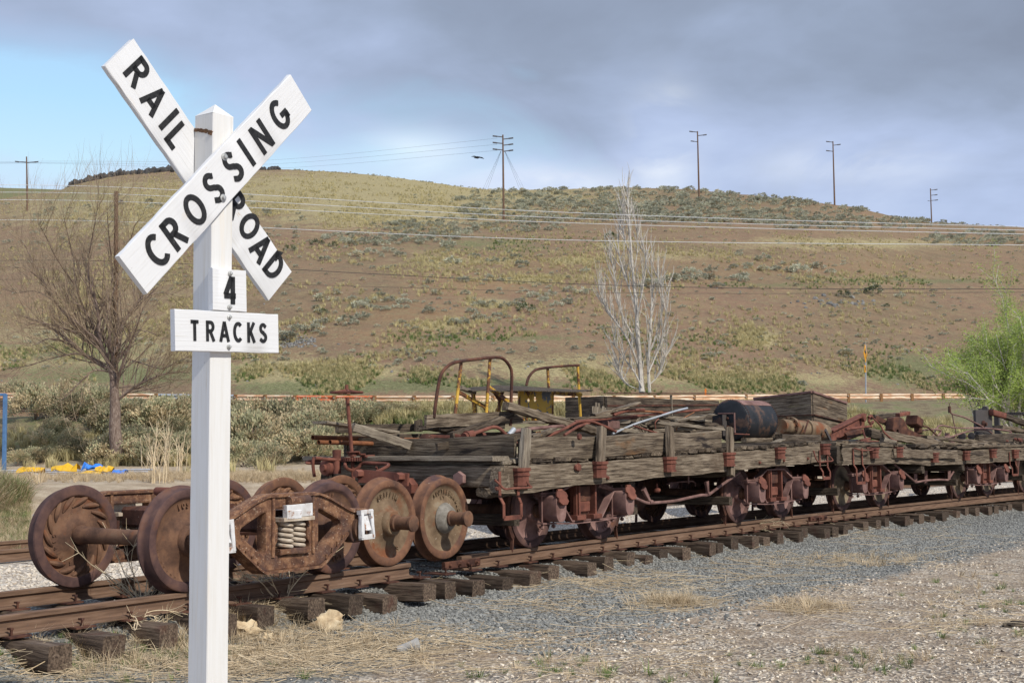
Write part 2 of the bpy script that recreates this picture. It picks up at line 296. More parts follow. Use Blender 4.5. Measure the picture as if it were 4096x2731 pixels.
M['sage_tan'] = material('sage_dry_heads', [(.3, (.33, .26, .15)), (.5, (.50, .41, .25)), (.68, (.64, .53, .34))], nsc=5, transl=.15, bump=0, vari=.32)
M['sage_far'] = material('sage_leaves_far', [(.3, (.27, .275, .19)), (.5, (.42, .42, .31)), (.7, (.56, .54, .41))], nsc=1.2, transl=.15, bump=0, vari=.28)
M['shrub_green'] = material('dark_green_shrub', [(.3, (.04, .065, .02)), (.6, (.085, .12, .035))], nsc=4, transl=.15, bump=0, vari=.15)
M['leaf_green'] = material('spring_leaves', [(.3, (.17, .23, .05)), (.5, (.28, .36, .07)), (.7, (.40, .47, .11))], nsc=4, transl=.15, bump=0, rough=.6)
M['rock_dark'] = material('dark_rock', [(.3, (.03, .028, .026)), (.6, (.085, .078, .070)), (.8, (.15, .14, .125))], nsc=5, bump=.5, bdist=.03, vari=.3)
M['rock_grey'] = material('grey_rock', [(.3, (.13, .125, .115)), (.7, (.28, .27, .25))], nsc=5, bump=.5, bdist=.02, vari=.3)
M['rock_tan'] = material('tan_rock', [(.3, (.22, .17, .12)), (.7, (.42, .34, .26))], nsc=5, bump=.5, bdist=.02, vari=.2)
M['stone_blue'] = material('grey_ballast', [(.3, (.13, .128, .115)), (.6, (.265, .262, .238))], nsc=14, bump=.3, bdist=.003, vari=.42, spots=[(1.7, .66, .68, (.40, .36, .29))])
M['stone_white'] = material('white_gravel', [(.3, (.42, .35, .27)), (.6, (.66, .59, .49))], nsc=20, bump=.2, bdist=.003, vari=.22)
M['stone_mixed'] = material('mixed_pebbles', [(.25, (.09, .088, .082)), (.40, (.22, .18, .145)), (.47, (.38, .31, .235)), (.54, (.66, .58, .46))], nsc=.9, det=1, bump=.2, bdist=.003, vari=.3)
M['clod'] = material('straw_clod', [(.3, (.34, .23, .13)), (.5, (.60, .46, .28)), (.7, (.74, .62, .42))], nsc=9, bump=.8, bdist=.01)
M['blue'] = flat('blue_paint', (.09, .19, .36), .5); M['blue_bright'] = flat('bright_blue_plastic', (.04, .22, .70), .4); M['yellow_plastic'] = flat('yellow_plastic', (.72, .42, .02), .4)
M['pipe_grey'] = flat('grey_pipe', (.42, .43, .46), .5)
M['sign_yellow'] = flat('yellow_sign', (.72, .33, .01), .5); M['orange'] = flat('orange_paint', (.8, .22, .03), .6)
M['bird'] = flat('dark_feathers', (.02, .02, .022)); M['dark_steel'] = flat('dark_grey_steel', (.075, .065, .06), .6)
M['rubber'] = flat('black_hose', (.015, .016, .018), .6)
M['asphalt'] = material('asphalt', [(.3, (.04, .04, .04)), (.7, (.07, .07, .068))], nsc=30, attr='pos', bump=.2)
# ------------------------------------------------------------------ mesh building
ROOTM = {}
class MB:
    def __init__(self): self.v = []; self.f = []; self.g = []; self.n = 0
    def add(self, verts, faces, gp=None):
        verts = [tuple(v) for v in verts]; self.v += verts; self.g += [tuple(q) for q in (gp or verts)]
        self.f += [tuple(i+self.n for i in f) for f in faces]; self.n += len(verts); return self
    def beam(self, p0, p1, w, h, up=(0, 0, 1), segs=1, rough=0., chamf=.12, w1=None, h1=None, twist=0, rag=0., sag=None):
        """timber / bar from p0 to p1, w wide, h high; gp runs with the grain"""
        p0, p1 = Vector(p0), Vector(p1); d = p1-p0; ln = d.length; d.normalize(); up = Vector(up)
        lat = d.cross(up)
        if lat.length < 1e-4: lat = d.cross(Vector((0, 1, 0)))
        lat.normalize(); upv = lat.cross(d).normalized(); w1 = w1 or w; h1 = h1 or h
        off = Vector((random.random()*40, random.random()*40, random.random()*40)); c = chamf*min(w, h)
        V = []; G = []; segs = max(1, segs)
        for i in range(segs+1):
            t = i/segs; ww = (w+(w1-w)*t)/2; hh = (h+(h1-h)*t)/2; P = p0+d*(ln*t)
            if sag: P = P+Vector((0, 0, sag(t)))
            ring = [(-ww, -hh+c), (-ww+c, -hh), (ww-c, -hh), (ww, -hh+c), (ww, hh-c), (ww-c, hh), (-ww+c, hh), (-ww, hh-c)]
            for (a, b) in ring:
                r = rough*(random.random()-.5)*2; r2 = rough*(random.random()-.5)*2
                e = rag*(random.random()-.3) if i in (0, segs) else 0
                a2, b2 = a+r, b+r2; q = P+lat*a2+upv*b2+d*(-e if i == 0 else e)
                V.append(q); G.append((off.x+ln*t, off.y+a, off.z+b))
        F = []
        for i in range(segs):
            for j in range(8):
                k = (j+1) % 8; F.append((i*8+j, i*8+k, i*8+8+k, i*8+8+j))
        F.append(tuple(range(7, -1, -1))); m = segs*8; F.append(tuple(m+j for j in range(8)))
        return self.add(V, F, G)
    def box(self, c, s, ax=None, gp=None):
        ax = ax or (Vector((1, 0, 0)), Vector((0, 1, 0)), Vector((0, 0, 1))); c = Vector(c)
        V = [c+ax[0]*(s[0]/2*i)+ax[1]*(s[1]/2*j)+ax[2]*(s[2]/2*k) for i in (-1, 1) for j in (-1, 1) for k in (-1, 1)]
        F = [(0, 1, 3, 2), (4, 6, 7, 5), (0, 4, 5, 1), (2, 3, 7, 6), (0, 2, 6, 4), (1, 5, 7, 3)]
        return self.add(V, F)
    def tube(self, pts, r, sides=8, caps=True, r1=None, hollow=0, smooth=0, closed=False):
        P = [Vector(p) for p in pts]
        if smooth: P = catmull(P, smooth, closed)
        n = len(P); V = []; G = []; t = (P[1]-P[0]).normalized(); a = t.cross(Vector((0, 0, 1)))
        if a.length < .02: a = t.cross(Vector((0, 1, 0)))
        a.normalize(); L = 0; ox = random.random()*30; idx = []
        for i in range(n):
            if closed: t2 = (P[(i+1) % n]-P[i-1]).normalized()
            else: t2 = (P[min(i+1, n-1)]-P[max(i-1, 0)]).normalized()
            a = (a-t2*a.dot(t2)); a = a.normalized() if a.length > 1e-6 else t2.orthogonal().normalized()
            b = t2.cross(a); rr = r(i/(n-1)) if callable(r) else (r if r1 is None else r+(r1-r)*i/(n-1))
            if i: L += (P[i]-P[i-1]).length
            for j in range(sides):
                an = 2*PI*j/sides; q = a*math.cos(an)*rr+b*math.sin(an)*rr; V.append(P[i]+q); G.append((ox+L, math.cos(an)*rr+ox, math.sin(an)*rr))
        F = []
        m = n if closed else n-1
        for i in range(m):
            for j in range(sides):
                k = (j+1) % sides; i2 = (i+1) % n; F.append((i*sides+j, i*sides+k, i2*sides+k, i2*sides+j))
        if not closed:
            if hollow:
                for (i, sg) in ((0, 1), (n-1, -1)):
                    base = len(V); c = P[i]; dd = (P[1]-P[0]).normalized() if i == 0 else (P[-2]-P[-1]).normalized()
                    for dep in (0, hollow*3):
                        for j in range(sides):
                            q = V[i*sides+j]-c; V.append(c+q*.82+dd*dep); G.append(G[i*sides+j])
                    for j in range(sides):
                        k = (j+1) % sides; A = i*sides
                        f1 = (A+j, base+j, base+k, A+k); f2 = (base+j, base+sides+j, base+sides+k, base+k)
                        F += [f1 if sg > 0 else f1[::-1], f2 if sg > 0 else f2[::-1]]
                    e = tuple(base+sides+j for j in range(sides)); F.append(e if sg < 0 else e[::-1])
            elif caps: F.append(tuple(range(sides-1, -1, -1))); F.append(tuple((n-1)*sides+j for j in range(sides)))
        return self.add(V, F, G)
    def lathe(self, prof, org, axis, sides=48, close=False):
        """prof: [(radius, distance along axis)]"""
        org = Vector(org); axis = Vector(axis).normalized(); a = axis.orthogonal().normalized()
        if abs(axis.z) < .5: a = Vector((0, 0, 1)); a = (a-axis*a.dot(axis)).normalized()
        b = axis.cross(a); V = []; G = []; o = random.random()*20
        for (r, d) in prof:
            for j in range(sides):
                an = 2*PI*j/sides; V.append(org+axis*d+a*(math.cos(an)*r)+b*(math.sin(an)*r)); G.append((o+d, math.cos(an)*r, math.sin(an)*r))
        F = []; n = len(prof)
        for i in range(n-1):
            for j in range(sides):
                k = (j+1) % sides; F.append((i*sides+j, i*sides+k, (i+1)*sides+k, (i+1)*sides+j))
        return self.add(V, F, G)
    def ribbon(self, line, width, org, ux, uy, th=.002):
        """flat stroke with mitred joints lying on a board (letters)"""
        P = [Vector(p) for p in line]; n = len(P); uz = Vector(ux).cross(Vector(uy)).normalized(); V = []; w = width/2
        for i in range(n):
            d0 = (P[i]-P[i-1]).normalized() if i else (P[1]-P[0]).normalized(); d1 = (P[i+1]-P[i]).normalized() if i < n-1 else d0
            t = (d0+d1); t = t.normalized() if t.length > 1e-5 else d0; nn = Vector((-t.y, t.x)); c = max(.35, nn.dot(Vector((-d1.y, d1.x))))
            for sg in (1, -1):
                q = P[i]+nn*(sg*w/c)
                for z in (-.004, th): V.append(Vector(org)+ux*q.x+uy*q.y+uz*z)
        F = []
        for i in range(n-1):
            a = i*4; b = a+4; F += [(a+1, b+1, b+3, a+3)[::-1], (a, a+1, b+1, b)[::-1], (a+2, b+2, b+3, a+3)[::-1]]
        F += [(0, 2, 3, 1)[::-1], ((n-1)*4, (n-1)*4+1, (n-1)*4+3, (n-1)*4+2)[::-1]]
        return self.add(V, F)
    def mesh(self, mat, parent=None, name='part', sharp=38):
        R = root_of(parent); V = np.array(self.v, dtype=float)
        if R is not None:
            Mi = np.array(ROOTM[R.name].inverted()); V = V@Mi[:3, :3].T+Mi[:3, 3]
        me = bpy.data.meshes.new(name); me.from_pydata(V.tolist(), [], self.f)
        at_ = me.attributes.new('gp', 'FLOAT_VECTOR', 'POINT'); at_.data.foreach_set('vector', np.array(self.g, dtype=np.float32).ravel())
        me.materials.append(M[mat] if isinstance(mat, str) else mat)
        if sharp:
            me.polygons.foreach_set('use_smooth', [True]*len(me.polygons)); me.set_sharp_from_angle(angle=math.radians(sharp))
        me.update(); return me
    def build(self, name, mat, parent=None, sharp=38, **tags):
        me = self.mesh(mat, parent, name, sharp); o = bpy.data.objects.new(name, me); COL.objects.link(o)
        if parent is not None: o.parent = parent
        for k, v in tags.items(): o[k] = v
        return o
def root_of(o):
    if o is None: return None
    while o.parent is not None: o = o.parent
    return o if o.name in ROOTM else None
def catmull(P, k, closed=False):
    out = []; n = len(P)
    for i in range(n if closed else n-1):
        if closed: a, b, c, d = P[i-1], P[i], P[(i+1) % n], P[(i+2) % n]
        else: a, b, c, d = P[max(i-1, 0)], P[i], P[i+1], P[min(i+2, n-1)]
        for j in range(k):
            t = j/k; out.append(.5*((2*b)+(c-a)*t+(2*a-5*b+4*c-d)*t*t+(3*b-a-3*c+d)*t**3))
    if not closed: out.append(P[-1])
    return out
def thing(name, label, cat, loc=(0, 0, 0), group=None, rotz=0):
    o = bpy.data.objects.new(name, None); COL.objects.link(o); o.location = loc; o.rotation_euler = (0, 0, rotz); o.empty_display_size = .2
    o['label'] = label; o['category'] = cat
    if group: o['group'] = group
    ROOTM[o.name] = Matrix.Translation(Vector(loc))@Matrix.Rotation(rotz, 4, 'Z'); return o
def tag(o, label, cat, group=None):
    o['label'] = label; o['category'] = cat
    if group: o['group'] = group
    return o
def single(mb, name, mat, label, cat, group=None, sharp=38, loc=None):
    """a thing that is one mesh, origin moved to its base"""
    V = np.array(mb.v); l = Vector(loc) if loc is not None else Vector((V[:, 0].mean(), V[:, 1].mean(), V[:, 2].min()))
    mb.v = (V-np.array(l)).tolist(); o = mb.build(name, mat, None, sharp); o.location = l; return tag(o, label, cat, group)
def copy_tree(src, parent=None):
    o = src.copy(); COL.objects.link(o); o.parent = parent
    for ch in list(src.children): copy_tree(ch, o)
    return o
def plate2d(mb, outlines, th, org, ux, uy, bevel=.0, res=2):
    """solid plate from 2-D outlines (first outer, rest holes)"""
    cu = bpy.data.curves.new('tmp', 'CURVE'); cu.dimensions = '2D'; cu.fill_mode = 'BOTH'; cu.extrude = th/2; cu.bevel_depth = bevel; cu.bevel_resolution = 1
    for ol in outlines:
        sp = cu.splines.new('POLY'); sp.points.add(len(ol)-1); sp.use_cyclic_u = True
        for p, q in zip(sp.points, ol): p.co = (q[0], q[1], 0, 1)
    o = bpy.data.objects.new('tmp', cu); me = bpy.data.meshes.new_from_object(o); ux, uy = Vector(ux), Vector(uy); uz = ux.cross(uy).normalized(); org = Vector(org)
    V = [org+ux*v.co.x+uy*v.co.y+uz*v.co.z for v in me.vertices]; mb.add(V, [tuple(p.vertices) for p in me.polygons], [(v.co.x, v.co.y, v.co.z) for v in me.vertices])
    bpy.data.objects.remove(o); bpy.data.curves.remove(cu); bpy.data.meshes.remove(me); return mb
def rnd_poly(pts, r, k=4):
    """round the corners of a closed 2-D outline"""
    out = []; n = len(pts)
    for i in range(n):
        p = Vector(pts[i]); a = Vector(pts[i-1])-p; b = Vector(pts[(i+1) % n])-p; rr = min(r, a.length*.45, b.length*.45)
        A = p+a.normalized()*rr; B = p+b.normalized()*rr
        for j in range(k+1):
            t = j/k; q = A*(1-t)**2+p*2*t*(1-t)+B*t*t; out.append((q.x, q.y))
    return out
# ------------------------------------------------------------------ letters drawn as brush strokes
def arc(cx, cy, rx, ry, a0, a1, k=10): return [(cx+rx*math.cos(math.radians(a0+(a1-a0)*i/k)), cy+ry*math.sin(math.radians(a0+(a1-a0)*i/k))) for i in range(k+1)]
GL = {
 'R': (.62, [[(.08, 0), (.08, 1)], [(0, .92)] + [(.3, .92)] + arc(.33, .71, .21, .21, 90, -90) + [(.08, .50)], [(.30, .50), (.60, 0)]]),
 'A': (.74, [[(.05, 0), (.36, .98)], [(.69, 0), (.36, .98)], [(.17, .30), (.57, .30)]]),
 'I': (.17, [[(.085, 0), (.085, 1)]]),
 'L': (.50, [[(.08, 1), (.08, .0)], [(0, .085), (.50, .085)]]),
 'O': (.80, [arc(.40, .5, .32, .42, 90, 450, 26)]),
 'D': (.66, [[(.08, 0), (.08, 1)], [(0, .92), (.24, .92)] + arc(.24, .5, .35, .42, 90, -90, 12) + [(0, .08)]]),
 'C': (.70, [arc(.40, .5, .32, .42, 48, 312, 20)]),
 'S': (.60, [[(.545, .80)] + arc(.30, .725, .21, .195, 35, 250, 12) + [(.33, .50)] + arc(.30, .275, .23, .195, 70, -140, 12) + [(.05, .19)]]),
 'N': (.72, [[(.08, 0), (.08, 1)], [(.10, .95), (.62, .05)], [(.64, 0), (.64, 1)]]),
 'G': (.76, [arc(.40, .5, .32, .42, 48, 345, 20), [(.42, .44), (.79, .44)], [(.715, .44), (.715, .22)]]),
 'T': (.60, [[(0, .92), (.60, .92)], [(.30, .95), (.30, 0)]]),
 'K': (.62, [[(.08, 0), (.08, 1)], [(.12, .38), (.55, 1)], [(.24, .56), (.58, 0)]]),
 '4': (.55, [[(.42, 0), (.42, 1)], [(.36, .97), (.06, .33)], [(0, .30), (.56, .30)]]),
 'E': (.5, [[(.08, 0), (.08, 1)], [(0, .92), (.5, .92)], [(0, .5), (.42, .5)], [(0, .08), (.5, .08)]]),
 'F': (.5, [[(.08, 0), (.08, 1)], [(0, .92), (.5, .92)], [(0, .5), (.42, .5)]]),
 'H': (.64, [[(.08, 0), (.08, 1)], [(.56, 0), (.56, 1)], [(.08, .5), (.56, .5)]]),
 'U': (.64, [[(.08, 1), (.08, .35)] + arc(.32, .33, .24, .25, 180, 360, 8) + [(.56, 1)]]),
 'M': (.8, [[(.08, 0), (.08, 1)], [(.08, .95), (.4, .2), (.72, .95)], [(.72, 0), (.72, 1)]]),
 '0': (.6, [arc(.3, .5, .22, .42, 90, 450, 18)]), '1': (.2, [[(.1, 0), (.1, 1)]]),
 '5': (.56, [[(.52, .92), (.1, .92), (.08, .55)] + arc(.26, .31, .22, .23, 100, -130, 10)]),
 '7': (.52, [[(0, .92), (.5, .92), (.2, 0)]]), '8': (.56, [arc(.28, .73, .19, .19, 0, 360, 12), arc(.28, .28, .23, .22, 0, 360, 12)]),
 '9': (.56, [arc(.28, .68, .22, .24, 0, 360, 12), [(.50, .68), (.38, 0)]]), '6': (.56, [arc(.28, .3, .22, .24, 0, 360, 12), [(.06, .3), (.28, 1)]]),
 '3': (.56, [arc(.26, .72, .2, .2, 140, -80, 10) , arc(.26, .29, .23, .23, 80, -140, 10)]),
}
def letter(mb, ch, org, ux, uy, H, wscale=1., stroke=.165, th=.0025):
    w, ls = GL[ch]
    for l in ls: mb.ribbon([((x-w/2)*H*wscale, (y-.5)*H) for x, y in l], stroke*H, org, ux, uy, th)
def arc_text(mb, txt, org, ux, uy, R, a0, da, H, th=.004, flip=False):
    for i, ch in enumerate(txt):
        if ch == ' ': continue
        a = math.radians(a0-da*i); ra = ux*math.cos(a)+uy*math.sin(a); ta = ux*math.sin(a)-uy*math.cos(a)
        if flip: letter(mb, ch, org+ra*R, -ta, -ra, H, .9, .17, th)
        else: letter(mb, ch, org+ra*R, ta, ra, H, .9, .17, th)
# ------------------------------------------------------------------ scattering (ground cover nobody could count)
def scatter(name, pts, rot, scl, protos, pick=None):
    me = bpy.data.meshes.new(name); me.from_pydata([], [], []); n = len(pts); me.vertices.add(n)
    me.vertices.foreach_set('co', np.asarray(pts, dtype=np.float32).ravel())
    a = me.attributes.new('rot', 'FLOAT_VECTOR', 'POINT'); a.data.foreach_set('vector', np.asarray(rot, dtype=np.float32).ravel())
    scl = np.asarray(scl, dtype=np.float32)
    if scl.ndim == 1: scl = np.repeat(scl[:, None], 3, 1)
    a = me.attributes.new('scl', 'FLOAT_VECTOR', 'POINT'); a.data.foreach_set('vector', scl.ravel())
    pick = RNG.integers(0, len(protos), n) if pick is None else pick
    a = me.attributes.new('pick', 'INT', 'POINT'); a.data.foreach_set('value', np.asarray(pick, dtype=np.int32))
    o = bpy.data.objects.new(name, me); COL.objects.link(o); o['kind'] = 'stuff'
    ng = bpy.data.node_groups.new(name, 'GeometryNodeTree'); ng.interface.new_socket('Geometry', in_out='INPUT', socket_type='NodeSocketGeometry'); ng.interface.new_socket('Geometry', in_out='OUTPUT', socket_type='NodeSocketGeometry')
    N = ng.nodes; L = ng.links.new; gi = N.new('NodeGroupInput'); go = N.new('NodeGroupOutput')
    gg = N.new('GeometryNodeGeometryToInstance')
    for p in reversed(protos):
        oi = N.new('GeometryNodeObjectInfo'); oi.inputs['Object'].default_value = p; oi.inputs['As Instance'].default_value = True; L(oi.outputs['Geometry'], gg.inputs[0])
    ip = N.new('GeometryNodeInstanceOnPoints'); ip.inputs['Pick Instance'].default_value = True
    def att(nm, ty):
        q = N.new('GeometryNodeInputNamedAttribute'); q.data_type = ty; q.inputs[0].default_value = nm; return q.outputs[0]
    L(gi.outputs[0], ip.inputs['Points'])
    # join all protos as separate instances
    jn = N.new('GeometryNodeJoinGeometry')
    for q in [x for x in N if x.bl_idname == 'GeometryNodeObjectInfo']: L(q.outputs['Geometry'], jn.inputs[0])
    N.remove(gg); L(jn.outputs[0], ip.inputs['Instance'])
    L(att('pick', 'INT'), ip.inputs['Instance Index']); L(att('rot', 'FLOAT_VECTOR'), ip.inputs['Rotation']); L(att('scl', 'FLOAT_VECTOR'), ip.inputs['Scale'])
    L(ip.outputs[0], go.inputs[0]); md = o.modifiers.new('scatter', 'NODES'); md.node_group = ng; return o
def proto(mb, name, mat, sharp=0):
    me = mb.mesh(mat, None, name, sharp); return bpy.data.objects.new(name, me)     # not linked: only a source for scatter()
def blob_mesh(seed, sub=1, amp=.25, squash=(1, 1, .7)):
    bm = bmesh.new(); bmesh.ops.create_icosphere(bm, subdivisions=sub, radius=1); r = random.Random(seed)
    k = [Vector((r.uniform(-1, 1), r.uniform(-1, 1), r.uniform(-1, 1))).normalized() for _ in range(5)]; kd = [r.uniform(.62, .9) for _ in k]
    for v in bm.verts:
        d = v.co.normalized(); s = 1.0
        for q, c in zip(k, kd):
            if d.dot(q) > c: s = min(s, c/d.dot(q))
        v.co = d*s*(1+r.uniform(-amp, amp)*.4); v.co = Vector((v.co.x*squash[0], v.co.y*squash[1], v.co.z*squash[2]))
    V = [v.co.copy() for v in bm.verts]; F = [tuple(x.index for x in f.verts) for f in bm.faces]; bm.free(); return V, F
def stones(prefix, mat, n=5, sub=1, squash=(1, .8, .62)):
    out = []
    for i in range(n):
        V, F = blob_mesh(100+i+hash(prefix) % 1, sub, .3, squash); out.append(proto(MB().add(V, F, [v+Vector((i*3.1, 0, 0)) for v in V]), prefix, mat))
    return out
# ------------------------------------------------------------------ ground materials
class NB:
    def __init__(self, name):
        self.m = bpy.data.materials.new(name); self.m.use_nodes = True; self.nt = self.m.node_tree; self.L = self.nt.links.new; self.b = self.nt.nodes['Principled BSDF']
        self.b.inputs['Roughness'].default_value = .95; self.b.inputs['Specular IOR Level'].default_value = .15
        self.pos = self.nt.nodes.new('ShaderNodeNewGeometry').outputs['Position']
    def noise(self, s, d=4, r=.6, sc=None, dist=0):
        n = self.nt.nodes.new('ShaderNodeTexNoise'); v = self.pos
        if sc: mp = self.nt.nodes.new('ShaderNodeMapping'); mp.inputs['Scale'].default_value = sc; self.L(v, mp.inputs[0]); v = mp.outputs[0]
        self.L(v, n.inputs[0]); n.inputs['Scale'].default_value = s; n.inputs['Detail'].default_value = d; n.inputs['Roughness'].default_value = r; n.inputs['Distortion'].default_value = dist; return n.outputs[0]
    def vor(self, s, what='Color'):
        n = self.nt.nodes.new('ShaderNodeTexVoronoi'); self.L(self.pos, n.inputs[0]); n.inputs['Scale'].default_value = s; return n.outputs[what]
    def ramp(self, f, pts, interp='LINEAR'):
        n = self.nt.nodes.new('ShaderNodeValToRGB'); self.L(f, n.inputs[0]); cr = n.color_ramp; cr.interpolation = interp
        while len(cr.elements) < len(pts): cr.elements.new(.5)
        for e, (p, c) in zip(cr.elements, pts): e.position = p; e.color = (*(c if isinstance(c, tuple) else (c, c, c)), 1)
        return n.outputs[0]
    def mix(self, f, a, b, op='MIX'):
        n = self.nt.nodes.new('ShaderNodeMix'); n.data_type = 'RGBA'; n.blend_type = op
        for i, v in ((0, f), (6, a), (7, b)):
            if isinstance(v, (int, float)): n.inputs[i].default_value = v
            elif isinstance(v, tuple): n.inputs[i].default_value = (*v, 1)
            else: self.L(v, n.inputs[i])
        return n.outputs[2]
    def math(self, op, a, b=0.):
        n = self.nt.nodes.new('ShaderNodeMath'); n.operation = op
        for i, v in enumerate((a, b)):
            if isinstance(v, (int, float)): n.inputs[i].default_value = v
            else: self.L(v, n.inputs[i])
        return n.outputs[0]
    def zone(self, nm='zone'):
        a = self.nt.nodes.new('ShaderNodeAttribute'); a.attribute_name = nm; s = self.nt.nodes.new('ShaderNodeSeparateColor'); self.L(a.outputs['Color'], s.inputs[0]); return s.outputs
    def done(self, col, h=None, st=.5, dist=.02):
        self.L(col, self.b.inputs['Base Color'])
        if h is not None:
            bp = self.nt.nodes.new('ShaderNodeBump'); bp.inputs['Strength'].default_value = st; bp.inputs['Distance'].default_value = dist; self.L(h, bp.inputs['Height']); self.L(bp.outputs[0], self.b.inputs['Normal'])
        return self.m
def ground_material():
    g = NB('gravelly_ground'); z = g.zone()
    sp = g.vor(38.); spv = g.nt.nodes.new('ShaderNodeSeparateColor'); g.L(sp, spv.inputs[0]); fine = g.noise(90, 3, .7)
    earth = g.ramp(g.noise(.9, 6, .65), [(.30, (.18, .125, .08)), (.5, (.285, .205, .135)), (.72, (.40, .305, .21))])
    peb = g.ramp(spv.outputs[0], [(.0, (.13, .125, .115)), (.28, (.23, .195, .16)), (.5, (.38, .30, .215)), (.75, (.55, .46, .34)), (.90, (.74, .66, .54))])
    earth = g.mix(g.ramp(g.noise(2.2, 4), [(.36, .25), (.6, .85)]), earth, peb)
    bal = g.ramp(spv.outputs[1], [(.0, (.085, .084, .076)), (.5, (.185, .182, .165)), (.85, (.31, .305, .275)), (.96, (.44, .40, .34))])
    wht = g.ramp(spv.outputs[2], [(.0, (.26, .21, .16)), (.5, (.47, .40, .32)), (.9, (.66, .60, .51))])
    lot = g.ramp(g.noise(1.6, 6, .7), [(.3, (.30, .225, .15)), (.5, (.44, .35, .245)), (.62, (.52, .43, .31)), (.75, (.40, .35, .21))])
    soft = g.noise(3.5, 4, .6)
    def msk(w): return g.ramp(g.math('ADD', w, g.math('MULTIPLY', g.math('SUBTRACT', soft, .5), .5)), [(.30, 0.), (.62, 1.)])
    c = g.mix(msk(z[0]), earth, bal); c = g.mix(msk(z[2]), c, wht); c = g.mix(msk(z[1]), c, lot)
    c = g.mix(.35, c, g.ramp(fine, [(.3, .35), (.7, .65)]), 'OVERLAY')
    h = g.math('ADD', g.vor(38., 'Distance'), g.math('MULTIPLY', fine, .4))
    bk = g.zone('bank')[0]; mid = g.noise(.8, 5, .7); sp2 = g.noise(9, 4, .75)
    bc = g.ramp(mid, [(.36, (.15, .11, .07)), (.5, (.24, .20, .115)), (.60, (.17, .18, .08)), (.72, (.32, .27, .16))]); bc = g.mix(.5, bc, g.ramp(sp2, [(.3, .3), (.7, .7)]), 'OVERLAY')
    c = g.mix(bk, c, bc)
    return g.done(c, h, .8, .02)
def hill_material():
    g = NB('hillside_soil'); z = g.zone(); fine = g.noise(2.6, 6, .7, (1, 1, 1.6)); mid = g.noise(.32, 5, .65); big = g.noise(.045, 4, .6, None, .5); sp = g.noise(7, 4, .75)
    soil = g.ramp(big, [(.32, (.195, .138, .082)), (.48, (.225, .152, .095)), (.62, (.245, .152, .10)), (.75, (.215, .157, .092))])
    soil = g.mix(g.ramp(mid, [(.42, 0.), (.66, .7)]), soil, (.30, .195, .115))
    soil = g.mix(g.math('MULTIPLY', z[2], .75), soil, (.30, .185, .095))
    soil = g.mix(g.ramp(g.noise(1.1, 5, .75), [(.48, 0.), (.62, .55)]), soil, (.27, .225, .12))
    cl = g.math('ADD', g.math('MULTIPLY', fine, .62), g.math('MULTIPLY', mid, .38))
    gr = g.ramp(g.math('ADD', cl, g.math('MULTIPLY', g.math('SUBTRACT', z[0], .5), .42)), [(.46, 0.), (.58, .85)])
    c = g.mix(gr, soil, g.ramp(sp, [(.35, (.27, .225, .11)), (.65, (.50, .43, .225))]))
    gn = g.ramp(g.math('ADD', g.math('ADD', cl, g.math('MULTIPLY', g.math('SUBTRACT', sp, .5), .3)), g.math('MULTIPLY', g.math('SUBTRACT', z[1], .5), .46)), [(.50, 0.), (.62, .8)])
    c = g.mix(gn, c, g.ramp(sp, [(.35, (.115, .135, .055)), (.65, (.20, .215, .10))]))
    c = g.mix(.55, c, g.ramp(sp, [(.30, .32), (.70, .68)]), 'OVERLAY')
    c = g.mix(g.ramp(g.noise(5.5, 3, .8), [(.70, 0.), (.74, .8)]), c, (.40, .35, .29))
    dk = g.noise(1.7, 6, .8, (1, .6, 1)); c = g.mix(g.ramp(dk, [(.54, 0.), (.66, .6)]), c, (.125, .095, .062)); c = g.mix(g.ramp(g.noise(3.3, 5, .8), [(.55, 0.), (.66, .55)]), c, (.40, .35, .20))
    return g.done(c, g.math('ADD', fine, g.math('MULTIPLY', sp, .35)), .75, .25)
M['ground'] = ground_material(); M['hill'] = hill_material()
def to_px(P):
    """survey pixel of world points (numpy n x 3)"""
    v = P-np.array([0, 0, CAMZ]); f = np.array(cF); r = np.array(cR); u = np.array(cU); d = v@f
    return 1176+FD*(v@r)/d, 784-FD*(v@u)/d
def blobs(px, py, L):
    w = np.zeros_like(px)
    for (x, y, rx, ry, a) in L: w = np.maximum(w, a*np.exp(-(((px-x)/rx)**2+((py-y)/ry)**2)))
    return w
GRASS = [(1000, 745, 90, 14, .8), (1120, 695, 90, 14, .9), (1220, 645, 80, 12, .9), (1320, 600, 80, 12, .9), (1420, 565, 80, 12, .8), (1150, 600, 120, 12, .6), (900, 440, 700, 70, .9), (300, 480, 420, 90, .8), (900, 480, 500, 60, .85), (1000, 600, 120, 40, .6), (1400, 640, 330, 14, .5), (1550, 590, 300, 16, .6), (1950, 560, 450, 22, .7), (700, 860, 300, 50, .9), (200, 800, 420, 110, .75), (1250, 840, 300, 40, .7), (1750, 870, 600, 40, .65), (1730, 770, 60, 28, .9), (300, 640, 400, 160, .45), (2150, 640, 300, 22, .4), (1900, 640, 200, 12, .5)]
GREEN = [(700, 890, 260, 24, 1.), (1000, 880, 420, 22, 1.), (300, 860, 400, 40, .9), (1700, 885, 300, 18, .8), (2080, 850, 120, 50, 1.), (1080, 560, 300, 26, .7), (1500, 470, 600, 34, .55), (150, 800, 260, 40, .8), (1150, 775, 420, 10, .7), (2100, 645, 330, 10, .8), (1800, 655, 250, 8, .7), (150, 450, 200, 30, .6), (1300, 800, 500, 40, .35), (2250, 960, 300, 50, .7), (1700, 955, 900, 20, .6)]
OCHRE = [(1180, 660, 60, 14, .9), (1330, 590, 70, 12, .7), (960, 720, 170, 30, .8), (1080, 660, 120, 30, .7), (1250, 610, 130, 24, .5), (870, 770, 120, 20, .7), (1000, 760, 240, 14, .4), (1900, 615, 400, 16, .5), (150, 700, 200, 40, .5)]
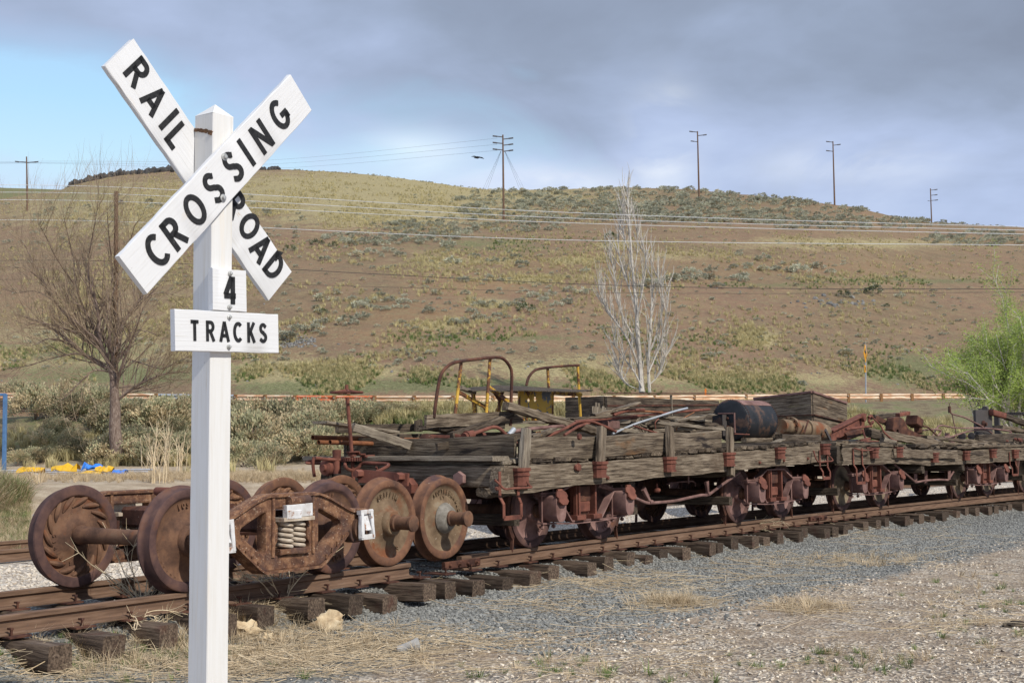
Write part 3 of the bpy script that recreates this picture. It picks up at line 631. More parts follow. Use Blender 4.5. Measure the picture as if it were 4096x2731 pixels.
def fan(name, mat, u, rows, kind_cols):
    R, Cn = rows.shape; U = np.broadcast_to(u, rows.shape); X = U*rows; Z = terr(X, rows); P = np.stack([X, rows, Z], -1).reshape(-1, 3)
    i = np.arange(R-1)[:, None]*Cn+np.arange(Cn-1)[None]; F = np.stack([i, i+1, i+Cn+1, i+Cn], -1).reshape(-1, 4)
    me = bpy.data.meshes.new(name); me.vertices.add(len(P)); me.vertices.foreach_set('co', P.astype(np.float32).ravel()); me.loops.add(F.size); me.loops.foreach_set('vertex_index', F.ravel().astype(np.int32))
    me.polygons.add(len(F)); me.polygons.foreach_set('loop_start', np.arange(0, F.size, 4, dtype=np.int32)); me.polygons.foreach_set('use_smooth', np.ones(len(F), dtype=bool)); me.update(calc_edges=True)
    col = kind_cols(P); a = me.color_attributes.new('zone', 'FLOAT_COLOR', 'POINT'); a.data.foreach_set('color', np.concatenate([col, np.ones((len(P), 1))], 1).astype(np.float32).ravel())
    me.materials.append(M[mat]); o = bpy.data.objects.new(name, me); COL.objects.link(o); o['kind'] = 'structure'; return o
US = np.linspace(-1.25, 1.25, 661)
Y0 = np.interp(US, _yg_u, _yg)+8.5
q = np.linspace(0, 1, 430)[:, None]
def gz(P):
    n, a = sn_np(P[:, 0], P[:, 1]); px, py = to_px(P)
    b = sstep(4.0, 2.9, n+sstep(3, -4, a-2)*1.3+.9*fbm(P[:, 0]*.8, P[:, 1]*.8, 3, 61))*(n > -3.2); b = np.maximum(b, (n < -5)*(n > -8.6)*.2)
    w = sstep(-2.0, -2.5, n)*sstep(-9.8, -8.8, n)*(1-.75*sstep(-3, 0, a-2)*sstep(-4.4, -3.6, n)); lot = sstep(-9.0, -11.5, n)  # less white gravel close behind the cars: their shade put into the ground colour
    return np.stack([b, lot, w], 1)
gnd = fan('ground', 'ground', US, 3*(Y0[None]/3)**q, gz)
co_ = np.empty(len(gnd.data.vertices)*3, dtype=np.float32); gnd.data.vertices.foreach_get('co', co_); co_ = co_.reshape(-1, 3).astype(float)
u_ = co_[:, 0]/co_[:, 1]; yg_ = np.interp(u_, _yg_u, _yg); bkw = sstep(yg_-np.interp(u_, [-.4, -.1, .15, .35], [12.5, 13., 17, 26]), yg_-np.interp(u_, [-.4, -.1, .15, .35], [9., 9., 11, 18]), co_[:, 1]+2.5*fbm(co_[:, 0]*.3, co_[:, 1]*.3, 3, 77))
a_ = gnd.data.color_attributes.new('bank', 'FLOAT_COLOR', 'POINT'); a_.data.foreach_set('color', np.stack([bkw, bkw, bkw, np.ones_like(bkw)], 1).astype(np.float32).ravel())
q = np.linspace(0, 1, 250)[:, None]
def hz(P):
    px, py = to_px(P); j = 26*fbm(P[:, 0]*.05, P[:, 1]*.05, 3, 71); py = py+j; px = px+3*j
    return np.clip(np.stack([blobs(px, py, GRASS), blobs(px, py, GREEN), blobs(px, py, OCHRE)], 1), 0, 1)
fan('hillside', 'hill', US, Y0[None]*(430/Y0[None])**q, hz)
# ground behind and below the photographer, the road, and the ridge far behind
mb = MB(); mb.add([(-60, -60, -.05), (60, -60, -.05), (60, 3.0, -.055), (-60, 3.0, -.055)], [(0, 1, 2, 3)]); mb.build('near_ground', 'asphalt', sharp=0, kind='structure').data.materials[0] = M['ground']
mb = MB(); uu = np.linspace(-1.2, 1.2, 120); yg = np.interp(uu, _yg_u, _yg)
V = [];
for u, y in zip(uu, yg):
    for d in (1.0, 7.6): V.append((u*(y+d), y+d, tz(u*(y+d), y+d)+.01))
mb.add(V, [(2*i, 2*i+2, 2*i+3, 2*i+1) for i in range(119)]); mb.build('road', 'asphalt', sharp=0, kind='structure')
mb = MB(); V = []; fx = np.linspace(-700, -60, 40)
for x in fx:
    e = np.interp(x/620, [-1.1, -.6, -.388, -.33, -.30, -.2], [.24, .215, .200, .1965, .193, .15]); zt = CAMZ+e*620
    for (yy, zz) in ((470, 10), (560, CAMZ+(zt-CAMZ)*.86), (620, zt+2*fbm(x*.03, 1, 3)), (700, zt-20)): V.append((x, yy, zz))
mb.add(V, [(4*i+j, 4*i+4+j, 4*i+5+j, 4*i+1+j) for i in range(39) for j in range(3)])
far = mb.build('far_hill', 'hill', sharp=0, kind='structure'); a = far.data.color_attributes.new('zone', 'FLOAT_COLOR', 'POINT')
for d in a.data: d.color = (.2, 1, 0, 1)
# ------------------------------------------------------------------ tracks
RP = [(-.068, -.150), (.068, -.150), (.068, -.138), (.016, -.122), (.010, -.108), (.010, -.052), (.036, -.040), (.036, -.006), (.028, 0), (-.028, 0), (-.036, -.006), (-.036, -.040), (-.010, -.052), (-.010, -.108), (-.016, -.122), (-.068, -.138)]
def rail(n0, s0, s1, step, parent, lab=None):
    mb = MB(); k = len(RP); ss = np.arange(s0, s1+.01, step); V = []; G = []
    for s in ss:
        for (a, b) in RP: V.append(W(s, n0+a, b)); G.append((s, a*4, b*4))
    F = [(i*k+j, i*k+(j+1) % k, (i+1)*k+(j+1) % k, (i+1)*k+j) for i in range(len(ss)-1) for j in range(k)]
    F += [tuple(range(k))[::-1], tuple((len(ss)-1)*k+j for j in range(k))]
    mb.add(V, [f[::-1] for f in F], G); o = mb.build('rail', 'rail', parent, 30)
    if lab: o['label'] = lab
    return o
def sof(px, n=.5, h=-.17):
    lo, hi = -12, 60
    for _ in range(40):
        m = (lo+hi)/2; P = W(m, n, h); x = to_px(np.array([P]))[0][0]
        if x < px: lo = m
        else: hi = m
    return lo
def tie_proto(seed, ln=2.45):
    mb = MB(); random.seed(seed); mb.beam((0, -ln/2, -.09), (0, ln/2, -.09), .215, .18, segs=9, rough=.007, chamf=.09, rag=.02); return mb.mesh('tie', None, 'tie', 45)
TIES = [tie_proto(i) for i in range(5)]
mbp = MB(); mbp.box((0, 0, .006), (.19, .30, .014)); PLATE = mbp.mesh('rust', None, 'tie_plate', 0)
mbp = MB(); mbp.beam((0, .092, .0), (0, .092, .045), .017, .017); mbp.box((0, .080, .052), (.026, .046, .016)); SPIKE = mbp.mesh('rust', None, 'spike', 0)
def put(me, name, M4, parent=None):
    o = bpy.data.objects.new(name, me); COL.objects.link(o); o.parent = parent; o.matrix_local = M4; return o
def frame_at(s, n, h):
    P = W(s, n, h); t = head(s)
    X = Vector((math.sin(t), math.cos(t), 0)); Yv = Vector((-math.cos(t), math.sin(t), .0)); R = Matrix((X, Yv, Vector((0, 0, 1)))).transposed().to_4x4(); R.translation = P; return R
track = thing('railway_track', 'near railway track of rusty rails carrying the loose wheels and flatcars', 'railway track', W(0, -.75, -.34))
RT = ROOTM[track.name].inverted()
SJ = sof(1054, 0, 0)
rail(0, -12, SJ-.004, 1.0, track); rail(0, SJ+.004, SJ+9.9, .9, track); rail(0, SJ+9.91, 44, 1., track); rail(-1.5, -12, 44, 1., track)
for s in (SJ, SJ+9.9):
    mb = MB(); mb.beam(W(s-.33, .034, -.08), W(s+.33, .034, -.08), .045, .085, chamf=.2); jb = mb.build('joint_bar', 'rust', track)
    for i in range(4):
        mb = MB(); P = W(s-.24+.16*i, .055, -.078); ax = W(s, 1, 0)-W(s, 0, 0); mb.lathe([(0, .045), (.014, .045), (.016, .012), (.022, .01), (.022, -.01)] if i % 2 else [(0, .028), (.012, .025), (.02, .012), (.022, -.01)], P, ax, 6 if i % 2 else 10); mb.build('joint_bolt', 'rust', jb)
TS = [250, 508, 706, 914, 1124, 1291, 1456, 1587, 1708, 1832, 1930.6, 2034, 2136, 2254, 2348, 2455, 2540, 2603, 2683, 2746, 2822, 2884, 2962, 3014, 3077, 3123, 3187, 3236, 3284, 3335, 3373, 3428, 3473, 3516, 3560, 3615, 3647, 3691, 3728, 3770, 3806, 3841, 3883, 3912, 3956, 3990, 4027, 4055, 4085]
ts = [sof(x*.5742)-.1 for x in TS]; ts = [ts[0]-1.7, ts[0]-1.15, ts[0]-.6]+ts; s = ts[-1]
while s < 42: s += random.uniform(.46, .58); ts.append(s)
random.seed(3); TT = []
for i, s in enumerate(ts):
    e = random.uniform(-.05, .08); F = RT@frame_at(s, -.75+e, -.166-random.random()*.008)@Matrix.Rotation(random.uniform(-.05, .05), 4, 'Z')@Matrix.Diagonal((random.uniform(.88, 1.08), 1, random.uniform(.95, 1.05), 1))
    F = F@Matrix.Translation((0, random.uniform(-.10, .05), -random.choice((0, 0, .0, .012, .03))))@Matrix.Rotation(random.uniform(-.02, .02), 4, 'X'); t = put(TIES[i % 5], 'tie', F, track); TT.append((s, t))
    if s < 12:
        for k, nn in enumerate((0, -1.5)):
            if k and s > 1: continue
            Fi = F.inverted()@RT@frame_at(s, nn, -.162); put(PLATE, 'tie_plate', Fi, t)
            for sd in ((1,) if k == 0 else (1,)):
                Fs = F.inverted()@RT@frame_at(s+random.uniform(-.05, .05), nn, -.150)@Matrix.Rotation(PI, 4, 'Z')
                put(SPIKE, 'spike', Fs, t)
track2 = thing('railway_track', 'empty rusty railway track behind the near one, across pale gravel', 'railway track', W(0, -6.8, -.34)); RT2 = ROOTM[track2.name].inverted()
rail(-6.05, -12, 60, 1.2, track2); rail(-7.55, -12, 60, 1.2, track2); s = -8
while s < 50:
    put(TIES[random.randrange(5)], 'tie', RT2@frame_at(s, -6.8+random.uniform(-.06, .06), -.166), track2); s += random.uniform(.52, .6)
# ------------------------------------------------------------------ crossing sign
THP = math.radians(36); sd = Vector((math.sin(THP), math.cos(THP), 0)); sq = Vector((math.cos(THP), -math.sin(THP), 0)); SP = Vector((-1.53238, 6.66, 0)); UP = Vector((0, 0, 1))
def S_(a, z, o=0): return SP+sd*a+UP*z+sq*o
sign = thing('crossing_sign', 'white wooden crossbuck sign on a square white post, lettered railroad crossing, 4 tracks', 'railroad crossing sign', S_(.07, -.06, -.07))
random.seed(5)
mb = MB(); lean = lambda z: .004*(z-.4)
bot, top_ = S_(.07+lean(-.3), -.3, -.07), S_(.07+lean(3.29), 3.285, -.07)
mb.beam(bot, top_, .141, .141, up=sq, segs=14, rough=.0012, chamf=.03)
# pyramid cap
ap = S_(.075+lean(3.3), 3.352, -.07); h = .0705; cc = [top_+sd*i*h+sq*j*h for i, j in ((-1, -1), (1, -1), (1, 1), (-1, 1))]
mb.add([*cc, ap, *[c-UP*.004 for c in cc]], [(0, 1, 4)[::-1], (1, 2, 4)[::-1], (2, 3, 4)[::-1], (3, 0, 4)[::-1]])
post = mb.build('post', 'paint_post', sign, 30)
mb = MB(); mb.beam(S_(-.0015+lean(3.2), 3.213, -.139), S_(-.0015+lean(3.2), 3.196, -.06), .004, .016, segs=6, rough=.003); mb.beam(S_(-.0015+lean(3.2), 3.196, -.06), S_(-.0015+lean(3.2), 3.176, -.004), .004, .02, segs=6, rough=.004); mb.build('split_in_wood', 'crack', post)
def board(name, a0, z0, a1, z1, wd, off, th, parent, mat='paint', seg=26, rough=.0018, rag=.006):
    d = (S_(a1, z1)-S_(a0, z0)).normalized(); mb = MB(); mb.beam(S_(a0, z0, off), S_(a1, z1, off), th, wd, up=sq.cross(d) if True else UP, segs=seg, rough=rough, chamf=.10, rag=rag)
    return mb.build(name, mat, parent, 30)
rr = board('diagonal_board', (-.547-.375)/2, (3.423+3.604)/2, (.707+.552)/2, (2.546+2.372)/2, .246, -.160, .032, sign)
cx = board('diagonal_board', (-.584-.417)/2, (2.471+2.306)/2, (.694+.522)/2, (3.423+3.593)/2, .236, .019, .032, sign)
def word(parent, items, ang, off, H, stroke, ws=1.):
    ux = sd*math.cos(ang)+UP*math.sin(ang); uy = -sd*math.sin(ang)+UP*math.cos(ang)
    for (ch, a, z) in items:
        mb = MB(); letter(mb, ch, S_(a, z, off), ux, uy, H, ws, stroke); mb.build('letter', 'black', parent, 0)
# bar order: sd x UP gives the face normal pointing to the viewer
word(cx, [(c, a-.012, z-.004) for c, a, z in zip('CROSSING', (-.354, -.251, -.120, -.001, .128, .220, .327, .456), (2.526, 2.624, 2.759, 2.887, 3.018, 3.108, 3.211, 3.355))], math.radians(45.5), .0365, .164, .178, .92)
A2 = math.radians(-44)
word(rr, [(c, a+.018, z+.002) for c, a, z in zip('RAIL', (-.372, -.265, -.172, -.120), (3.436, 3.318, 3.236, 3.160))], A2, -.1425, .160, .178, .90)
word(rr, [(c, a+.018, z+.002) for c, a, z in zip('ROAD', (.275, .380, .468, .565), (2.862, 2.757, 2.648, 2.556))], A2, -.1425, .160, .178, .90)
p4 = board('number_plate', -.012, 2.367, .215, 2.3735, .215, .019, .034, sign, seg=8, rough=.001, rag=.002)
word(p4, [('4', .100, 2.370)], .02, .0375, .142, .20, .95)
pt_ = board('tracks_plate', -.250, 2.1435, .443, 2.1675, .206, .019, .034, sign, seg=10, rough=.001, rag=.002)
word(pt_, [(c, a, 2.1535+a*.034) for c, a in zip('TRACKS', (-.128, -.028, .066, .155, .248, .331))], .034, .0375, .104, .165, .78)
for (a, z, r) in ((.057, 3.054, .020), (.049, 2.840, .020), (.100, 2.455, .013), (.098, 2.282, .013), (.097, 2.231, .013), (.095, 2.078, .013)):
    mb = MB(); mb.lathe([(0, .018), (r*.5, .016), (r*.55, .006), (r, .004), (r, -.004)], S_(a, z, .037), sq, 14); mb.build('bolt', 'bolt', sign)
# ------------------------------------------------------------------ wheels, axles, trucks
RT_, RF_ = .438, .468          # tread and flange radius
def fr(s, n=-.75, h=0.):
    """position and (along, away-from-viewer, up) axes on the track"""
    F = frame_at(s, n, h); return F.translation.copy(), Vector(F.col[0][:3]), Vector(F.col[1][:3]), Vector(F.col[2][:3])
def wheel_mb(s, side, ribs=False, dish=.035, hub=.05):
    """side +1: near rail; profile runs from the outer face to the inner face"""
    O, X, Y, Z = fr(s, 0 if side > 0 else -1.5, RT_); ax = -Y if side > 0 else Y          # axis pointing outwards
    mb = MB(); o = .055
    prof = [(.085, o+hub+.012), (.118, o+hub+.012), (.135, o+hub-.004), (.142, o+.005), (.17, o-.018), (.25, o-dish-.012), (.325, o-dish), (.352, o-.022), (.366, o-.002), (.378, o+.004), (RT_-.010, o+.004), (RT_, o-.004), (RT_+.001, -.01), (RT_+.003, -.032), (RT_+.012, -.045), (RF_-.002, -.055), (RF_, -.066), (RF_-.007, -.078), (RF_-.02, -.082), (.385, -.082), (.372, -.076), (.355, -.05), (.30, -.052), (.22, -.060), (.165, -.085), (.135, -.10), (.098, -.105), (.085, -.100)]
    mb.lathe(prof, O, ax, 72)
    if ribs:
        for k in range(15):
            a0 = 2*PI*k/15; L = []
            for i in range(7):
                t = i/6; r = .362-.095*t; a = a0+.50*t**1.1; L.append(O+X*(math.cos(a)*r)+Z*(math.sin(a)*r)+ax*(-.058-.006*math.sin(t*PI)))
            mb.tube(L, lambda t: .004+.021*math.sin(PI*min(1, .10+t*.86))**.8, 8)
    return mb, O, X, Y, Z, ax
def axle_mb(s, journals=True):
    O, X, Y, Z = fr(s, 0, RT_); ax = -Y; mb = MB()
    p = [(0, .375), (.072, .375), (.084, .368), (.084, .345), (.070, .332), (.066, .20), (.072, .165), (.085, .155), (.085, .04), (.085, -.11), (.092, -.13), (.078, -.17), (.070, -.60), (.068, -.75)]
    p = [(r, d) for r, d in p]; q = [(r, -1.5-d) for r, d in p[::-1]]
    mb.lathe(p+q[1:], O, ax, 28); return mb
def wheel_text(o, s, side, words, inner=False):
    O, X, Y, Z = fr(s, 0 if side > 0 else -1.5, RT_); mb = MB(); ax = -Y if side > 0 else Y
    if inner: base = O-ax*.062; ux = X if side < 0 else -X
    else: base = O+ax*.024; ux = X
    # letters stand proud of the plate
    for (t, R, a0, da, H, fl) in words: arc_text(mb, t, base, ux, Z, R, a0, da, H, .006, fl)
    mb.build('cast_lettering', o.data.materials[0], o, 0)['kind'] = 'stuff'
def wheelset(parent, s, mo='wheel_tan', mi='wheel_brown', ribs=True, mat_axle='wheel_brown', text=None, lab=None, itext=None, dust=None, rim='rim_purple'):
    ws = []
    for side in (1, -1):
        mb, *_ = wheel_mb(s, side, ribs and (side < 0))
        w = mb.build('wheel', mo if side > 0 else mi, parent, 40); ws.append(w)
        w.data.materials.append(M[rim]); sl = [0]*len(w.data.polygons)
        for k in range(7*72, 20*72): sl[k] = 1
        w.data.polygons.foreach_set('material_index', sl)
        if side > 0 and text: wheel_text(w, s, 1, text)
        if side < 0 and itext: wheel_text(w, s, -1, itext, True)
    axle_mb(s).build('axle', mat_axle, parent, 40); return ws
truck = thing('freight_truck', 'rusty four-wheel freight truck without a car, coil springs in its cast side frame', 'railway truck', W(-4.15, -.75, 0))
wheelset(truck, -5.08, 'wheel_brown', 'wheel_brown', text=[('LOS', .30, 108, 9, .045, False), ('NIFFIRG', .345, 192, -9, .036, True)], itext=[('750', .19, 118, 15, .05, False), ('5141819', .245, 176, -13, .04, True)], mat_axle='wheel_brown')
wheelset(truck, -3.24, 'wheel_brown', 'frame_rust', text=[('1948', .31, 112, 9, .045, False), ('LO3', .31, 278, -9, .045, True)])
def side_frame(sc, side):
    O, X, Y, Z = fr(sc, -.75, 0); yo = (-1.08 if side > 0 else 1.08); Yo = Y*yo; out = Y*(-1 if side > 0 else 1)
    outer = [(-.33, .80), (.33, .80), (.48, .755), (.74, .645), (.80, .625), (1.03, .615), (1.05, .58), (1.02, .40), (.96, .335), (.82, .33), (.80, .44), (.76, .44), (.68, .385), (.44, .20), (.36, .155), (-.36, .155), (-.44, .20), (-.68, .385), (-.76, .44), (-.80, .44), (-.82, .33), (-.96, .335), (-1.02, .40), (-1.05, .58), (-1.03, .615), (-.80, .625), (-.74, .645), (-.48, .755)]
    tri = [(.325, .675), (.39, .665), (.65, .55), (.675, .50), (.645, .45), (.45, .315), (.37, .27), (.325, .31)]
    mid = [(-.235, .70), (.235, .70), (.235, .56), (.205, .53), (.205, .40), (.235, .37), (.235, .255), (-.235, .255), (-.235, .37), (-.205, .40), (-.205, .53), (-.235, .56)]
    ol = [rnd_poly(outer[::-1], .09, 5), rnd_poly(tri, .08, 5), rnd_poly([(-x, z) for x, z in tri][::-1], .08, 5), rnd_poly(mid, .02, 2)]
    mb = MB(); plate2d(mb, ol, .085, O+Yo, X, Z, .018)
    sf = mb.build('side_frame', 'frame_rust', truck, 40)
    mb = MB()                                                  # flanges round the outline and the columns
    top = [(-1.0, .622), (-.80, .628), (-.74, .648), (-.48, .762), (-.33, .808), (.33, .808), (.48, .762), (.74, .648), (.80, .628), (1.0, .622)]
    for P in (top, [(-.74, .425), (-.68, .372), (-.44, .186), (-.36, .142), (.36, .142), (.44, .186), (.68, .372), (.74, .425)]):
        V = []; G = []
        for (x, z) in P:
            for dy in (-.085, .085):
                for dz in (0, -.022): V.append(O+Yo+X*x+Y*dy+Z*(z+dz)); G.append((x, dy, dz))
        F = []
        for i in range(len(P)-1):
            a = i*4; b = a+4; F += [(a, b, b+2, a+2), (a+1, a+3, b+3, b+1), (a, a+1, b+1, b), (a+2, b+2, b+3, a+3)]
        F += [(0, 2, 3, 1), tuple((len(P)-1)*4+k for k in (0, 1, 3, 2))]; mb.add(V, F, G)
    for x in (-.26, .26): mb.beam(O+Yo+X*x+Z*.26, O+Yo+X*x+Z*.78, .035, .15, up=Y, chamf=.1)
    for x in (-.5, .5):
        for k in range(4): q = abs(x)+.02*k+.1*k; mb.beam(O+Yo+out*.03+X*(math.copysign(.44+.075*k, x))+Z*(.222+.055*k), O+Yo+out*.075+X*(math.copysign(.44+.075*k, x))+Z*(.215+.055*k), .02, .04)
    mb.build('flange', 'frame_rust', sf, 40)
    return O, X, Y, Z, Yo, out, sf
for side in (1, -1):
    O, X, Y, Z, Yo, out, sf = side_frame(-4.16, side)
    for i in range(4 if side > 0 else 2):                       # coil springs
        cx_ = (-.075, .085)[i % 2]; cy = 0.035 if i < 2 else -.09; L = []
        for k in range(91):
            a = 2*PI*k/18; L.append(O+Yo+X*(cx_+.058*math.cos(a))+out*(cy+.058*math.sin(a))+Z*(.335+.235*k/90))
        mb = MB(); mb.tube(L, .0175, 8); mb.build('coil_spring', 'spring', truck)
    mb = MB(); mb.beam(O+Yo+X*-.2+Z*.30, O+Yo+X*.2+Z*.30, .2, .05, segs=6, rough=.004); mb.build('spring_seat', 'frame_rust', truck)
    mb = MB(); mb.beam(O+Yo+X*-.20+Z*.585+out*.02, O+Yo+X*.20+Z*.585+out*.02, .24, .035, chamf=.1); mb.build('spring_cap', 'spring', truck)
    mb = MB(); mb.beam(O+Yo+X*-.165+Z*.655+out*.115, O+Yo+X*.17+Z*.665+out*.115, .05, .115, chamf=.08); mb.beam(O+Yo+X*-.165+Z*.628+out*.12, O+Yo+X*.02+Z*.628+out*.12, .05, .08); mb.build('bolster_end', 'white_metal', truck)
    mb = MB(); mb.tube([O+Yo+X*-.10+Z*.745+out*.10, O+Yo+X*.16+Z*.752+out*.10], .042, 14); mb.build('friction_wedge', 'frame_rust', truck)
    for x in (-.915, .915):
        c = O+Yo+X*x; mb = MB(); sx = 1 if x > 0 else -1
        mb.beam(c+Z*.60+X*-.055+out*.13, c+Z*.36+X*-.075+out*.15, .035, .045, up=out, segs=4, rough=.004); mb.beam(c+Z*.60+X*.075+out*.13, c+Z*.36+X*.085+out*.15, .035, .05, up=out, segs=4, rough=.004)
        mb.beam(c+Z*.37+X*-.09+out*.15, c+Z*.37+X*.10+out*.15, .04, .05, segs=3, rough=.004); mb.beam(c+Z*.60+X*-.08+out*.125, c+Z*.605+X*.10+out*.125, .05, .04, segs=3, rough=.004)
        mb.beam(c+Z*.62+X*.0+out*.10, c+Z*.43+X*.005+out*.165, .085, .02, up=out, segs=4, rough=.004); mb.build('bearing_adapter', 'white_metal', truck)
        mb = MB(); mb.tube([c+Z*.45+out*-.10, c+Z*.45+out*.10], .115, 18); mb.build('journal_box', 'wheel_brown', truck)
O, X, Y, Z = fr(-4.16, -.75, 0)
mb = MB(); mb.beam(O-Y*1.0+Z*.56, O+Y*1.0+Z*.56, .30, .20, segs=6, h1=.2, chamf=.15); mb.beam(O-Y*.25+Z*.68, O+Y*.25+Z*.68, .30, .04); mb.lathe([(0, .72), (.05, .72), (.06, .66), (.15, .665), (.155, .735), (.17, .735), (.17, .64)], O, Z, 24); mb.build('bolster', 'rust', truck)
for sx in (-1, 1):
    mb = MB(); mb.beam(O+X*sx*.42-Y*.72+Z*.42, O+X*sx*.42+Y*.72+Z*.42, .09, .05); mb.beam(O+X*sx*.42-Y*.72+Z*.42, O+X*sx*.30+Z*.40, .05, .03); mb.beam(O+X*sx*.42+Y*.72+Z*.42, O+X*sx*.30+Z*.40, .05, .03)
    for sy in (-1, 1): mb.beam(O+X*sx*.47+Y*sy*.70+Z*.30, O+X*sx*.47+Y*sy*.70+Z*.55, .07, .05, segs=3, sag=lambda t: 0)
    mb.build('brake_beam', 'rust', truck)
mb = MB(); mb.tube([O+X*-.45+Y*.1+Z*.40, O+X*-.40+Y*.1+Z*.84], .028, 8); mb.tube([O+X*-.41+Y*.02+Z*.83, O+X*-.41+Y*.20+Z*.83], .04, 10); mb.tube([O+X*-.40+Y*.1+Z*.82, O+X*.35+Y*.1+Z*.64], .022, 8); mb.build('brake_lever', 'rust_red', truck)
for s, lab, tx in ((-2.37, 'loose rusty wheelset nearest the freight truck, white flaking paint on its flange', [('GRIFFIN', .29, 120, 10, .05, False), ('9', .31, 300, 10, .05, True)]), (-1.42, 'loose rusty wheelset with greasy grey hub, right against the flatcar end', [('SOUTHERN', .29, 122, 9.5, .045, False), ('63', .22, 100, 12, .04, False), ('HOUSTON', .30, 345, -10, .045, True)])):
    t = thing('loose_wheelset', lab, 'railway wheelset', W(s, -.75, 0), 'loose wheelsets standing on the near rails'); wheelset(t, s, 'wheel_tan', 'frame_rust' if s < -2 else 'wheel_brown', text=tx, mat_axle='wheel_brown', rim='rim_orange')
O, X, Y, Z = fr(-1.42, 0, RT_); mb = MB(); mb.lathe([(.086, .135), (.098, .13), (.125, .118), (.148, .085), (.168, .052), (.16, .035)], O, -Y, 28)
g_ = mb.build('grease_ring', 'grease', t, 50); g_['label'] = 'dried grey grease round the hub'
